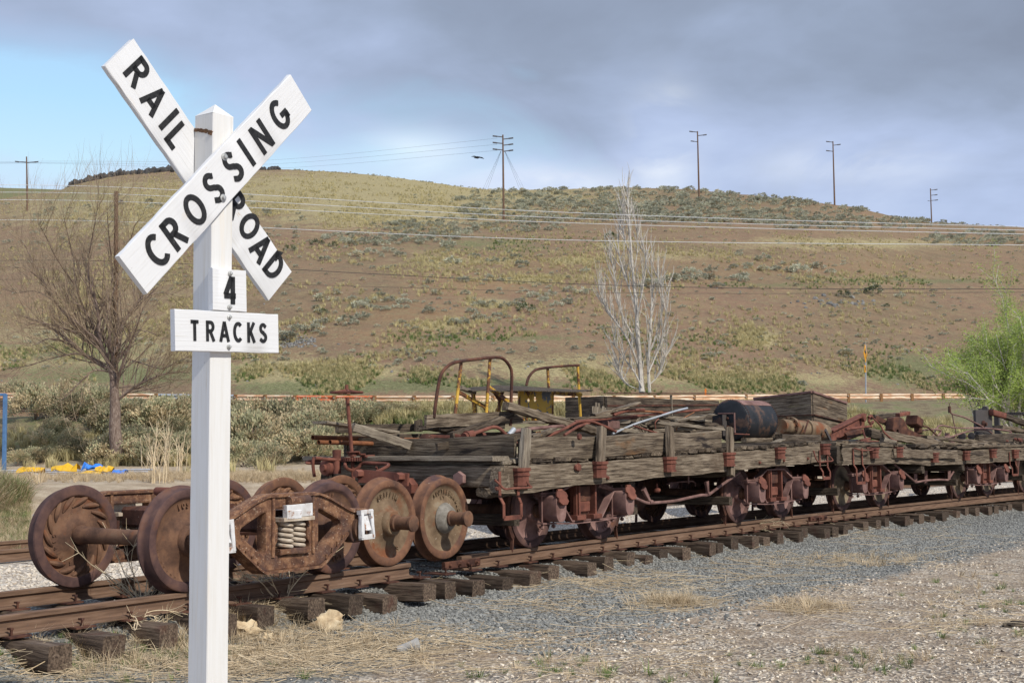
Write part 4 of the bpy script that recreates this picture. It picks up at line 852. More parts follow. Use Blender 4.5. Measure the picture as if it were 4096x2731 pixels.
# ------------------------------------------------------------------ flatcars
def zt(s, a): return np.interp(s, a[0], a[1])
def arch_truck(car, sc, wb, mw, axm='rust', lift=0., dark='rust_pink', text=None, steel='rust_red'):
    for k, s in enumerate((sc-wb/2, sc+wb/2)): wheelset(car, s, mw, 'wheel_brown', ribs=True, text=(text[k] if text else None))
    for side in (1, -1):
        O, X, Y, Z = fr(sc, -.75, 0); Z_ = Z; out = Y*(-1 if side > 0 else 1); Yo = out*1.03; h = wb/2
        def bar(P, w=.10, t=.022, nm='arch_bar'):
            mb = MB(); V = []; G = []
            for i, (x, z) in enumerate(P):
                a = Vector(P[max(i-1, 0)]); b = Vector(P[min(i+1, len(P)-1)]); d = (b-a).normalized(); nx, nz = -d.y*t/2, d.x*t/2
                for dy in (-w/2, w/2):
                    for sg in (1, -1): V.append(O+Yo+X*(x+nx*sg)+Z*(z+nz*sg)+out*dy); G.append((x, dy, z))
            F = []
            for i in range(len(P)-1):
                a = i*4; b = a+4; F += [(a, b, b+2, a+2), (a+1, a+3, b+3, b+1), (a, a+1, b+1, b), (a+2, b+2, b+3, a+3)]
            F += [(0, 2, 3, 1), tuple((len(P)-1)*4+k for k in (0, 1, 3, 2))]; mb.add(V, F, G); return mb.build(nm, dark, car, 30)
        bar([(-h-.22, .655), (-h+.16, .655), (-.30, .80+lift), (.30, .80+lift), (h-.16, .655), (h+.22, .655)])
        bar([(-h-.20, .628), (-h+.14, .628), (-.34, .30), (.34, .30), (h-.14, .628), (h+.20, .628)])
        bar([(-h-.17, .305), (-h+.10, .292), (-.3, .272), (.3, .272), (h-.10, .292), (h+.17, .305)], .09, .018)
        for x in (-h, h):
            c = O+Yo+X*x; w = .105
            # journal box: rounded belly, flat top, slanting lid
            ol = [(-w, .625), (w, .625), (w, .47), (w*.9, .38), (w*.5, .325), (-w*.5, .325), (-w*.9, .38), (-w, .47)]
            mb = MB(); plate2d(mb, [rnd_poly(ol[::-1], .03)], .24, c+out*.07, X, Z, .006); jb = mb.build('journal_box', dark, car, 40)
            mb = MB(); lid = [(-.10, .0), (-.115, -.045), (-.085, -.07), (-.10, -.11), (-.045, -.15), (.045, -.15), (.10, -.11), (.085, -.07), (.115, -.045), (.10, 0), (.05, .025), (-.05, .025)]
            lux = X; luy = (Z*.93-out*.36).normalized(); plate2d(mb, [lid[::-1]], .02, c+out*.185+Z*.66, lux, luy, .003)
            mb.tube([c+out*.17+Z*.69-X*.05, c+out*.17+Z*.69+X*.05], .016, 8); mb.build('box_lid', steel, jb, 40)
            for dx in (-w-.018, w+.018):
                mb = MB(); mb.tube([c+X*dx+Z*.235, c+X*dx+Z*.70], .012, 8); mb.lathe([(0, 0), (.026, 0), (.026, .03), (0, .03)], c+X*dx+Z*.245, Z, 6); mb.build('box_bolt', 'rust_pink', car)
        for x in (-.19, .19):
            mb = MB(); mb.beam(O+Yo+X*x+Z*.31, O+Yo+X*x+Z*(.785+lift), .035, .13, up=out, chamf=.1); mb.beam(O+Yo+X*(x+math.copysign(.035, x))+Z*.31+out*.02, O+Yo+X*(x+math.copysign(.035, x))+Z*(.785+lift)+out*.02, .02, .05, up=out); mb.build('bolster_column', steel, car)
            mb = MB(); mb.beam(O+Yo+X*(x-.10)+Z*.335+out*.03, O+Yo+X*(x+.10)+Z*.335+out*.03, .12, .06, chamf=.12); mb.build('column_casting', steel, car)
        mb = MB(); mb.beam(O+Yo*.93+X*-.14+Z*(.66+lift), O+Yo*.93+X*.14+Z*(.66+lift), .16, .17); mb.beam(O+Yo*.95+X*-.11+Z*.46, O+Yo*.95+X*.11+Z*.46, .15, .14); mb.build('bolster_end', steel, car)
    mb = MB(); mb.beam(O-Y*1.05+Z*(.68+lift), O+Y*1.05+Z*(.68+lift), .26, .18, chamf=.08); mb.build('bolster', 'rust', car)
    mb = MB(); mb.beam(O-Y*1.02+Z*.36, O+Y*1.02+Z*.36, .28, .07); mb.build('spring_plank', 'rust', car)
    for sx in (-1, 1):
        mb = MB(); q = sx*(wb/2+RF_+.10); mb.beam(O+X*q-Y*.98+Z*.36, O+X*q+Y*.98+Z*.36, .10, .13, segs=8, rough=.004); bb = mb.build('brake_beam', 'wood_dark', car)
        for sy in (-1, 1):
            L = []
            for k in range(7):
                a = math.radians(-38+k*13); L.append(O+X*(sx*wb/2)+Y*sy*.78+Z*.44+(X*sx*math.cos(a)+Z*math.sin(a))*(RT_+.04))
            mb = MB(); mb.tube(L, .032, 6); mb.beam(L[0], L[0]-Z*.16+X*sx*.02, .04, .02); mb.build('brake_shoe', 'rust', bb)
def sill(car, n, ss, tops, bots, mat, th=.13, name='side_sill', step=.35, seed=0):
    mb = MB(); random.seed(seed); s0, s1 = ss[0], ss[-1]; S = np.arange(s0, s1+.001, step); S[-1] = s1; K8 = 9; V = []; G = []
    for i, s in enumerate(S):
        zt_, zb = np.interp(s, ss, tops), np.interp(s, ss, bots); ring = []
        for (a, b) in ((-.5, 0), (.5, 0), (.5, .2), (.5, .45), (.5, .7), (.5, 1), (-.5, 1), (-.5, .5)):
            r = .007; e = (random.random()-.5)*.10 if i in (0, len(S)-1) else 0
            z = zb+(zt_-zb)*b+random.uniform(-r, r)*(1.6 if b in (0, 1) else 1); V.append(W(s+e, n+a*th+random.uniform(-r, r)*.8, z)); G.append((s, n+a*th, z))
    k = 8; F = [(i*k+j, i*k+(j+1) % k, (i+1)*k+(j+1) % k, (i+1)*k+j) for i in range(len(S)-1) for j in range(k)]; F = [f[::-1] for f in F]+[tuple(range(k)), tuple((len(S)-1)*k+j for j in range(k))[::-1]]
    mb.add(V, F, G); return mb.build(name, mat, car, 35)
def pocket(car, s, n, zt_, hgt=.21, tilt=0., mat='rust_red', back=0):
    """cast stake pocket bolted on the sill: three-sided box with two collars"""
    O, X, Y, Z = fr(s, n, zt_); ax = -Z; out = -Y; mb = MB(); z1 = -hgt
    def ring(z, w, d): return [O+X*p[0]+out*p[1]+Z*z for p in ((-w, 0), (-w, d*.55), (-w*.62, d), (w*.62, d), (w, d*.55), (w, 0))]
    V = []; 
    for (z, w, d) in ((0, .120, .115), (-.035, .120, .115), (-.037, .105, .10), (-.07, .103, .098), (-.072, .112, .108), (-.088, .112, .108), (-.090, .102, .096), (z1+.03, .098, .092), (z1+.028, .108, .104), (z1, .108, .104)): V += ring(z, w, d)
    F = []
    for i in range(9):
        for j in range(5): F.append((i*6+j, i*6+j+1, (i+1)*6+j+1, (i+1)*6+j))
    F += [tuple(range(6))[::-1], tuple(54+j for j in range(6))]; mb.add(V, F); return mb.build('stake_pocket', mat, car, 30)
def u_step(car, s, n, z0, z1, w=.30):
    O, X, Y, Z = fr(s, n, 0); out = -Y; P = [(-w/2, z0, 0), (-w/2, z0-.28, 0), (-w/2+.01, z0-.36, .045), (-w/2+.01, z1, .045), (w/2-.01, z1, .045), (w/2-.01, z0-.36, .045), (w/2, z0-.28, 0), (w/2, z0, 0)]
    mb = MB()
    for a, b in zip(P, P[1:]): mb.beam(O+X*a[0]+Z*a[1]+out*a[2], O+X*b[0]+Z*b[1]+out*b[2], .045 if abs(a[1]-b[1]) > .01 else .012, .012 if abs(a[1]-b[1]) > .01 else .05, up=out if abs(a[1]-b[1]) > .01 else Z)
    return mb.build('step', 'rust_red', car)
def grab(car, P, r=.013, mat='rust_red', name='grab_iron', sm=3): 
    mb = MB(); mb.tube(P, r, 8, smooth=sm); return mb.build(name, mat, car)
def bolt(car, P, ax, r=.03, mat='rust_red', name='bolt_head', d=.03):
    mb = MB(); mb.lathe([(0, d), (r*.9, d), (r, d*.7), (r, 0)], P, ax, 6); return mb.build(name, mat, car)
# near faces were measured on the sheet n=.62; the timbers really stand a little further in
NF = .47
def mv(s, h, n0=.62, n1=NF):
    P = W(s, n0, h); x, y = to_px(np.array([P])); q_ = pt(float(x[0]), float(y[0]), n1); s2, _ = sn(q_.x, q_.y); return s2, q_.z-.34-.0069*n1
def mva(ss, hs): return [mv(a, b) for a, b in zip(ss, hs)]
def prof(ss, tops, bots):
    t = mva(ss, tops); b = mva(ss, bots); S_s = [q[0] for q in t]; return S_s, [q[1] for q in t], list(np.interp(S_s, [q[0] for q in b], [q[1] for q in b]))
# --- first flatcar
car = thing('flatcar', 'derelict wooden flatcar with stakes and side boards, heaped with scrap, behind the loose wheels', 'railway flatcar', W(3.3, -.75, -.0))
arch_truck(car, 1.10, 1.62, 'rust_pink', text=[[('AMERICAN', .31, 300, -9, .042, True)], [('993499', .31, 285, -9, .042, True)]], lift=-.06)
arch_truck(car, 6.62, 1.56, 'rust_pink', lift=.0)
SS = [-1.35, -.7, .4, 2.3, 4.2, 6.0, 7.5, 8.0]
s_, t_, b_ = prof([-1.35, -.7, .4, 2.3, 4.2, 6.0, 7.5, 8.0], [.985, .985, .995, 1.03, 1.07, 1.12, 1.165, 1.175], [.70, .685, .727, .765, .807, .85, .883, .895]); s_[0] = -.98
sill(car, NF-.065, s_, t_, b_, 'wood', seed=1)
sill(car, -2.055, [-.98, *SS[1:]], [1.0, 1.0, 1.01, 1.04, 1.08, 1.13, 1.165, 1.175], [.70, .685, .727, .765, .807, .85, .883, .895], 'wood_dark', seed=2)
for n in (-.05, -.55, -.95, -1.45): sill(car, n, [-.8, *SS[1:]], [.96, .96, .97, 1.0, 1.04, 1.09, 1.13, 1.14], [.74, .74, .75, .79, .83, .87, .90, .91], 'wood_dark', .11, 'centre_sill', seed=int(n*10))
random.seed(9)
mb = MB(); mb.beam(W(-.88, -2.16, .90), W(-.86, .46, .87), .12, .24, segs=14, rough=.008, rag=.05); mb.build('end_beam', 'wood', car)
mb = MB(); mb.beam(W(8.30, -2.12, 1.03), W(8.30, .46, 1.03), .14, .26, segs=14, rough=.01, rag=.05); mb.build('end_beam', 'wood_dark', car)
# ragged underside timber at the near corner
mb = MB(); mb.beam(W(-1.05, .30, .70), W(-.5, .32, .70), .12, .09, segs=6, rough=.02, rag=.08); mb.build('rotten_timber', 'wood_dark', car)
# deck planks across the car
s = -.80; k = 0
while s < 8.2:
    w = random.uniform(.17, .24); z = np.interp(s, SS, [1.01, 1.01, 1.02, 1.05, 1.09, 1.14, 1.175, 1.185]); e = random.uniform(-.05, .04) if s > 4.5 else random.uniform(-.1, -.03)
    mb = MB(); mb.beam(W(s+w/2, -2.14, z+.02), W(s+w/2, .45+e, z+.02+random.uniform(-.006, .012)), w*.93, .05, segs=8, rough=.004, rag=.05); mb.build('deck_plank', 'wood_light' if k < 3 else ('wood_dark' if random.random() < .6 else 'wood'), car); s += w; k += 1
mb = MB(); mb.beam(W(-.86, -2.42, 1.095), W(-.80, .36, 1.07), .34, .055, segs=10, rough=.004, rag=.03); mb.build('end_plank', 'wood_light', car)
mb = MB(); mb.beam(W(-.56, -2.15, 1.205), W(-.50, .36, 1.19), .05, .245, segs=16, rough=.005, rag=.02, sag=lambda t: .012*math.sin(t*9)); mb.build('headboard', 'wood_streak', car)
mb = MB(); mb.beam(W(-.74, -2.1, 1.45), W(.9, -2.12, 1.475), .05, .10, segs=10, rough=.006, rag=.05); mb.build('side_board', 'wood_dark', car)
mb = MB(); mb.beam(W(-.6, -2.1, 1.26), W(4.6, -2.1, 1.34), .05, .22, segs=16, rough=.006, rag=.05); mb.build('side_board', 'wood_dark', car)
# near side boards
mb = MB(); q0, q1 = mv(-.62, 1.155, .5, NF-.12), mv(4.42, 1.255, .5, NF-.12); mb.beam(W(q0[0], NF-.12, q0[1]), W(q1[0], NF-.12, q1[1]), .055, .265, segs=26, rough=.005, rag=.03, sag=lambda t: .01*math.sin(t*14)); mb.build('side_board', 'wood_streak', car)
# bits of packing between sill and board
for i in range(16):
    s = random.uniform(-.5, 4.3); z = 1.0+.021*s; mb = MB(); mb.beam(W(s, NF-.12, z+.01), W(s+random.uniform(.1, .4), NF-.12, z+.015), .05, .035, segs=3, rough=.01, rag=.03); mb.build('wood_splinter', 'wood_dark', car)
for i, (s, z) in enumerate(((-.82, .965), (.875, 1.01), (2.643, 1.04), (4.39, 1.08), (6.09, 1.14), (7.78, 1.185))): q0 = mv(s, z); pocket(car, q0[0], NF, q0[1], .20 if i < 4 else .18)
for (sb, st, zt_, dn) in ((-.82, -.66, 1.385, 0), (.86, .99, 1.415, 0), (2.66, 2.72, 1.43, 0), (4.42, 4.50, 1.425, .0)):
    mb = MB(); q0, q1 = mv(sb, .74 if sb < 0 else (.75 if sb > 4 else .9)), mv(st, zt_, .62, NF-.03); mb.beam(W(q0[0], NF+.045, q0[1]), W(q1[0], NF-.03, q1[1]), .125, .08, segs=8, rough=.004, up=(W(0, 1, 0)-W(0, 0, 0)), rag=.02); mb.build('stake', 'wood' if sb > 0 else 'wood_light', car)
for s in (-.1, 1.8, 3.5): mb = MB(); mb.beam(W(s, -2.19, .9), W(s, -2.19, 1.5), .12, .08, segs=4, rough=.005); mb.build('stake', 'wood_dark', car)
# truss rods and their posts
for dn in (.30, -1.8):
    P = [cH(150, 330, .3), cH(560, 450, .30), cH(840, 575, .30), cH(1000, 575, .30), cH(1250, 553, .30), cH(1450, 510, .30), cH(1650, 468, .30), cH(1750, 462, .30), cH(1930, 330, .30), cH(2200, 140, .3)]
    O, X, Y, Z = fr(3.3, 0, 0); P = [p-Y*(dn-.3) for p in P]
    mb = MB(); mb.tube(P, .021, 8, smooth=3); tr = mb.build('truss_rod', 'rust_pink', car)
    for a, b in ((cH(805, 372, .3), cH(905, 570, .3)), (cH(1720, 270, .3), cH(1742, 450, .3))):
        a, b = a-Y*(dn-.3), b-Y*(dn-.3); mb = MB(); mb.beam(a, b, .075, .05, up=Y, w1=.04, h1=.035); mb.tube([b-X*.03, b+X*.05], .032, 8); mb.build('queen_post', 'rust_pink', car)
for (a, b) in ((1.95, 2.05), (5.05, 5.1)):
    mb = MB(); mb.beam(W((a+b)/2+.25, -2.0, .72), W((a+b)/2+.25, .30, .70 if a < 3 else .78), .16, .13, segs=9, rough=.012, rag=.05); mb.build('needle_beam', 'wood_dark', car)
grab(car, [cH(1460, 190, .3), cH(1462, 300, .3)], .012, 'rust_pink', 'hanger'); grab(car, [cH(1150, 310, -.2), cH(1300, 280, -.2), cH(1470, 270, -.2), cH(1530, 270, -.2), cH(1560, 300, -.2), cH(1560, 345, -.2)], .01, 'rust_pink', 'air_pipe')
mb = MB(); mb.lathe([(0, 0), (.03, 0), (.05, .02), (.05, .05), (.02, .06), (.012, .12), (0, .12)], cH(1005, 430, .3), Vector((0, 0, 1)), 10); mb.build('drain_valve', 'rust_red', car)
mb = MB(); O, X, Y, Z = fr(3.2, -.4, .45); mb.tube([O-X*.5, O+X*.35], .19, 20); mb.build('brake_cylinder', 'rust', car)
# steps, grab irons and fittings
u_step(car, sn(*cI(795, 300, NF+.02)[:2])[0], NF+.02, .93, .42, .36)
grab(car, [cI(600, 60, NF+.04), cI(665, 120, NF+.08), cI(735, 185, NF+.12), cI(860, 175, NF+.14), cI(1085, 165, NF+.14), cI(1060, 130, NF+.12), cI(975, 30, NF+.04)])
s5 = sn(*cD(2130, 900, NF+.02)[:2])[0]; u_step(car, s5, NF+.02, 1.08, .62, .30)
grab(car, [cD(2040, 690, NF+.04), cD(2075, 780, NF+.12), cD(2150, 780, NF+.14), cD(2205, 770, NF+.14), cD(2150, 710, NF+.06)])
for (x, y) in ((2110, 935), (2130, 700)): bolt(car, cC(x, y, NF+.01), W(0, 1, 0)-W(0, 0, 0), .04)
for (x, y) in ((22, 830),): bolt(car, cD(x, y, NF+.01), W(0, 1, 0)-W(0, 0, 0), .05)
for s in (-1.05, 1.35, 5.75, 6.6, 7.5): bolt(car, W(s, NF, np.interp(s, SS, [.74, .75, .78, .82, .87, .92, .95, .96])), W(0, 1, 0)-W(0, 0, 0), .022)
# end fittings: brake staff and wheel, coupler plate, rods
base = cB(755, 790, -1.5); tp = cB(683, -35, -1.5); O, X, Y, Z = fr(-1.5, -1.5, 0)
mb = MB(); mb.tube([cB(765, 1110, -1.5), cB(750, 800, -1.5), tp], .022, 10); stf = mb.build('brake_staff', 'rust_red', car)
hub = cC(357, 362, -1.5); mb = MB(); Rw = .185
mb.tube([hub+(X*math.cos(a)+Y*math.sin(a))*Rw+Z*(.0) for a in [2*PI*i/28 for i in range(28)]], .013, 8, closed=True)
for k in range(5):
    a = 2*PI*k/5+.3; d = X*math.cos(a)+Y*math.sin(a); mb.tube([hub+d*.02+Z*.03, hub+d*.12+Z*.01, hub+d*Rw], .010, 6)
mb.lathe([(0, .09), (.02, .09), (.024, .03), (.04, .02), (.045, -.02), (.0, -.02)], hub, Z, 12); mb.build('brake_wheel', 'rust_red', car)
mb = MB(); mb.lathe([(0, .09), (.05, .09), (.055, .035)], cB(745, 775, -1.5), Z, 6)
c0 = cB(742, 770, -1.5); V = 24
for k in range(V): a = 2*PI*k/V; mb.box(c0+(X*math.cos(a)+Y*math.sin(a))*.10, (.03, .018, .045), (X*math.cos(a)+Y*math.sin(a), Y*math.cos(a)-X*math.sin(a), Z))
mb.lathe([(0, .02), (.1, .02), (.1, -.02), (0, -.02)], c0, Z, 24); mb.build('brake_ratchet', 'rust_red', car)
mb = MB(); mb.beam(cB(690, 680, -1.5), cB(815, 672, -1.45), .09, .015); mb.beam(cB(815, 672, -1.45), cB(822, 705, -1.45), .07, .015, up=X); mb.beam(cB(822, 708, -1.45), cB(885, 705, -1.45), .09, .018); mb.beam(cB(885, 705, -1.45), cB(895, 740, -1.45), .07, .015, up=X); mb.beam(cB(890, 742, -1.45), cB(1000, 722, -1.45), .10, .018); mb.build('pawl_bracket', 'rust_red', car)
grab(car, [cB(265, 755, -1.75), cB(400, 770, -1.7), cB(600, 785, -1.6), cB(660, 800, -1.55), cB(655, 850, -1.5), cB(690, 900, -1.5), cB(760, 912, -1.5), cB(830, 880, -1.45), cB(890, 822, -1.4), cB(1050, 825, -1.2), cB(1220, 838, -1.0), cB(1180, 880, -1.0), cB(1060, 940, -1.05)], .02, 'rust_red', 'uncoupling_rod', 3)
grab(car, [cB(560, 815, -1.9), cB(400, 825, -1.95), cB(180, 825, -2.05), cB(150, 812, -2.1), cB(200, 795, -2.1), cB(330, 790, -2.1)], .016, 'rust_red', 'grab_iron')
grab(car, [cB(245, 745, -2.0), cB(235, 850, -2.0), cB(255, 1000, -2.0)], .02, 'rust_red', 'corner_iron')
mb = MB(); q = [cB(835, 905, -1.1), cB(1475, 955, -.45), cB(1465, 1120, -.45), cB(820, 1075, -1.1)]; O2 = q[0]
V = [*q, *[p+X*.03 for p in q]]; mb.add(V, [(0, 1, 2, 3)[::-1], (4, 5, 6, 7), (0, 4, 5, 1)[::-1], (1, 5, 6, 2)[::-1], (2, 6, 7, 3)[::-1], (3, 7, 4, 0)[::-1]]); mb.build('draft_plate', 'rust_red', car)
for (x, y, n) in ((868, 960, -1.07), (1400, 1000, -.52)): bolt(car, cB(x, y, n)-X*.0, -X, .05, 'rust_red', 'bolt_head', .10)
mb = MB(); mb.lathe([(0, .10), (.04, .10), (.045, .07), (.09, .05), (.10, 0)], cB(430, 880, -1.75), -X, 16); mb.lathe([(0, .28), (.05, .28), (.05, .0)], cB(545, 960, -1.65), Z, 10); mb.build('angle_cock', 'rust_red', car)
c = W(-1.75, -.75, .72); mb = MB(); mb.beam(W(-.85, -.78, .74), W(-1.02, -.78, .74), .13, .13, segs=4, chamf=.3); mb.beam(W(-1.0, -.78, .74), W(-1.12, -.78, .74), .26, .24, chamf=.3); mb.build('coupler', 'rust_red', car)
bolt(car, cB(1925, 840, .0) if False else cC(1228, 1022, -.05), -X, .085, 'rust_pink', 'end_cap', .05)
grab(car, [cB(1060, 870, -1.05), cB(1075, 910, -1.05), cB(1050, 950, -1.05), cB(1070, 1000, -1.05)], .012, 'rust_red', 'chain')
# --- second flatcar (sagging)
car2 = thing('flatcar', 'second derelict flatcar, its timbers sagging, heaped with broken iron castings and bent rods', 'railway flatcar', W(13.4, -.75, 0))
arch_truck(car2, 10.66, 1.66, 'wheel_dust', lift=.0); arch_truck(car2, 16.32, 1.62, 'wheel_dust', lift=-.04)
S2 = [8.55, 9.9, 10.9, 12.4, 14., 16, 17.5, 18.5]
s_, t_, b_ = prof(S2, [1.14, 1.125, 1.105, 1.02, .985, 1.04, 1.05, 1.05], [.83, .815, .82, .745, .735, .745, .76, .76])
sill(car2, NF-.065, s_, t_, b_, 'wood', seed=4, step=.4)
sill(car2, -2.055, S2, [1.14, 1.12, 1.10, 1.05, 1.0, 1.02, 1.03, 1.03], [.83, .815, .82, .76, .745, .745, .76, .76], 'wood_dark', seed=5, step=.4)
for n in (-.2, -1.2): sill(car2, n, S2, [1.1, 1.1, 1.06, 1.0, .97, .97, .98, .98], [.85, .83, .82, .78, .76, .76, .76, .76], 'wood_dark', .14, 'centre_sill', seed=int(n*10+3))
mb = MB(); mb.beam(W(8.72, -2.12, 1.0), W(8.72, .47, 1.0), .15, .30, segs=12, rough=.01, rag=.04); mb.build('end_beam', 'wood_dark', car2)
s = 8.68
while s < 18.7:
    w = random.uniform(.2, .28); z = np.interp(s, S2, [1.17, 1.155, 1.135, 1.09, 1.07, 1.09, 1.10, 1.10]); mb = MB()
    mb.beam(W(s+w/2, -2.12, z+.02), W(s+w/2, .46+random.uniform(-.12, .05), z+.02+random.uniform(-.02, .03)), w*.92, .055, segs=7, rough=.008, rag=.08); mb.build('deck_plank', random.choice(('wood', 'wood_dark', 'wood')), car2); s += w
for i, (x, y) in enumerate(((775, 810), (1030, 805), (1405, 862), (1735, 845), (2015, 825), (2250, 832))):
    p = cE(x, y, NF+.04); s, _ = sn(p.x, p.y); pocket(car2, s, NF, p.z-.34, .19)
for (a, b, n0) in ((8.6, 12.6, .50),):
    mb = MB(); mb.beam(W(8.9, .44, 1.165), W(11.1, .45, 1.15), .10, .05, segs=10, rough=.012, rag=.08); mb.build('side_board', 'wood', car2)
mb = MB(); mb.beam(W(11.1, .50, .99), W(14.2, .51, .93), .04, .16, segs=14, rough=.012, rag=.1); mb.build('side_board', 'wood', car2)
mb = MB(); mb.beam(W(14.3, .46, 1.07), W(18.6, .46, 1.10), .08, .05, segs=14, rough=.012, rag=.1); mb.build('side_board', 'wood', car2)
s9 = sn(*cE(605, 900, NF+.02)[:2])[0]; u_step(car2, s9, NF+.02, 1.10, .50, .38); u_step(car2, 17.5, NF+.02, .95, .45, .36)
grab(car2, [cE(565, 815, NF+.04), cE(600, 825, NF+.08), cE(660, 838, NF+.12), cE(760, 832, NF+.12), cE(740, 812, NF+.08), cE(695, 815, NF+.06)])
P = [cG(300, 1080, .3), cG(500, 1250, .3), cG(635, 1365, .3), cG(800, 1335, .3), cG(1000, 1322, .3), cG(1145, 1328, .3), cG(1230, 1200, .3)]
mb = MB(); mb.tube(P, .02, 8); mb.build('truss_rod', 'rust_pink', car2)
for a, b in ((cG(630, 1190, .3), cG(635, 1360, .3)), (cG(1160, 1180, .3), cG(1160, 1320, .3)), (cG(795, 1180, .2), cG(795, 1390, .2))):
    mb = MB(); mb.beam(a, b, .06, .04, up=(0, 1, 0)); mb.build('queen_post', 'rust_pink', car2)
for s in (12.6, 14.7): mb = MB(); mb.beam(W(s, -2.0, .68), W(s, .45, .67), .16, .14, segs=8, rough=.012, rag=.05); mb.build('needle_beam', 'wood_dark', car2)
mb = MB(); mb.tube([W(8.0, -.78, .72), W(8.6, -.78, .72)], .09, 8); mb.build('coupler', 'rust', car2)
# --- third flatcar, mostly outside the picture
car3 = thing('flatcar', 'third flatcar cut off by the right edge of the picture', 'railway flatcar', W(22.5, -.75, 0))
arch_truck(car3, 20.25, 1.66, 'wheel_dust')
sill(car3, NF-.065, [19.1, 28], [1.06, 1.1], [.76, .80], 'wood', seed=6, step=.5); sill(car3, -2.055, [18.9, 28], [1.06, 1.1], [.76, .80], 'wood_dark', seed=7, step=.5)
arch_truck(car3, 26.2, 1.66, 'wheel_dust')
mb = MB(); mb.beam(W(18.85, -2.12, .93), W(18.85, .47, .93), .15, .3, segs=10, rough=.01); mb.build('end_beam', 'wood_dark', car3)
s = 18.8
while s < 28: mb = MB(); mb.beam(W(s+.13, -2.12, 1.12), W(s+.13, .46, 1.12), .24, .05, segs=4, rough=.008); mb.build('deck_plank', 'wood_dark', car3); s += .26
pocket(car3, 19.5, NF, 1.03); pocket(car3, 21., NF, 1.03)
# ------------------------------------------------------------------ the scrap on the cars
random.seed(21)
def pipe(P, r, label, mat='rust_red', name='pipe', cat='pipe', hollow=0, sm=4, sides=10, group=None, r1=None):
    mb = MB(); mb.tube(P, r, sides, smooth=sm if len(P) > 2 else 0, hollow=hollow, r1=r1); return single(mb, name, mat, label, cat, group)
def plank(a, b, w, h, label, mat='wood', name='board', up=(0, 0, 1), segs=12, rough=.006, rag=.04, cat='board', **k):
    mb = MB(); mb.beam(a, b, w, h, up=up, segs=segs, rough=rough, rag=rag, **k); return single(mb, name, mat, label, cat)
O, X, Y, Z = fr(3, -.75, 1.0)
pipe([cB(232, 487, -1.95), cB(1620, 522, -1.95)], .030, 'topmost rusty orange pipe jutting over the flatcar end', 'rust_orange', hollow=.05)
pipe([cB(308, 549, -1.85), cB(1300, 575, -1.85)], .027, 'rusty pipe end tucked behind its two neighbours at the flatcar end', 'rust_orange', hollow=.05)
pipe([cB(458, 549, -1.70), cB(1450, 582, -1.70)], .028, 'lower rusty orange pipe ending right beside the brake staff', 'rust_orange', hollow=.05)
plank(cB(325, 285, -1.8), cB(1270, 420, -1.85), .22, .03, 'grey board poking out to the left past the brake staff', 'wood_light')
plank(cB(765, 350, -1.5), cB(1500, 592, -1.1), .06, .10, 'bleached plank lying slantwise from the brake staff to the headboard', 'wood_light')
plank(cC(905, 575, -2.0), cC(905, 650, -2.0), .10, .12, 'short dark post stub at the back edge of the first flatcar', 'wood_dark', up=(0, 1, 0), segs=3)
# pile of couplers and castings
for i, (x, y, r, lab) in enumerate(((25, 1060, .085, 'rusty flanged disc, leftmost of the castings behind the headboard'), (60, 1075, .07, 'second rusty disc leaning on the leftmost casting'))):
    mb = MB(); a = (X*.8+Y*.4).normalized(); c = cA(x, y, -1.1); mb.lathe([(0, 0), (.03, .0), (.03, .02), (r*.8, .02), (r, .03), (r, .06), (r*.7, .07), (.03, .09), (0, .09)], c, -a, 20); single(mb, 'casting', 'rust', lab, 'iron casting')
for i, (a, b, w, h, lab) in enumerate((((60, 1010), (290, 1020), .06, .04, 'flat iron bar on top of the castings behind the headboard'), ((80, 1110), (360, 1075), .08, .06, 'rusty iron block low behind the headboard'), ((340, 1000), (520, 1050), .11, .05, 'rusty plate wedged beside the pipe fitting'), ((540, 1060), (760, 1040), .09, .06, 'iron strap under the bent pipe'), ((220, 1050), (400, 1120), .05, .04, 'small slanting iron bar behind the headboard'), ((690, 990), (760, 1120), .05, .05, 'rusty bar standing askew behind the bent pipe'))):
    plank(cA(*a, -1.2), cA(*b, -1.0), w, h, lab, 'rust_red', 'iron_bar', segs=1, rough=.002, rag=0, cat='scrap iron')
pipe([cA(470, 1015, -1.0), cA(560, 985, -1.0), cA(690, 940, -1.0), cA(800, 905, -1.0), cA(880, 925, -.95), cA(970, 1010, -.9), cA(1080, 1100, -.8)], .024, 'pinkish bent pipe with a thick flanged fitting, left in the heap', 'rust_red')
mb = MB(); mb.tube([cA(455, 1020, -1.0), cA(560, 985, -1.0)], .05, 14); mb.tube([cA(480, 1010, -1.0), cA(500, 1004, -1.0)], .065, 10); single(mb, 'flange', 'rust_red', 'thick pipe flange at the left end of the bent pipe', 'pipe flange')
pipe([cA(1020, 960, -1.0), cA(1250, 925, -1.0), cA(1700, 885, -1.0), cA(2050, 840, -1.05), cA(2500, 790, -1.1)], .026, 'long rusty pipe running right along the top of the heap', 'rust_pink', sm=3)
mb = MB(); mb.tube([cA(985, 1000, -.98), cA(1045, 930, -.98)], .036, 10); single(mb, 'pipe_elbow', 'galv', 'grey pipe elbow behind the tall leaning first stake', 'pipe elbow')
pipe([cA(1430, 1020, -.8), cA(1650, 920, -.8), cA(1790, 848, -.85), cA(1940, 838, -.9), cA(2110, 895, -.9), cA(2250, 960, -.8)], .022, 'rusty pipe bent like a hook in the middle of the heap', 'rust_red')
pipe([cA(1640, 1000, -.7), cA(1790, 905, -.8), cA(1930, 860, -.9)], .020, 'shorter rusty pipe lying under the hooked one', 'rust_red')
pipe([cA(1350, 1010, -.9), cA(1510, 845, -1.2)], .022, 'stub of pipe sticking up behind the second stake', 'rust_red')
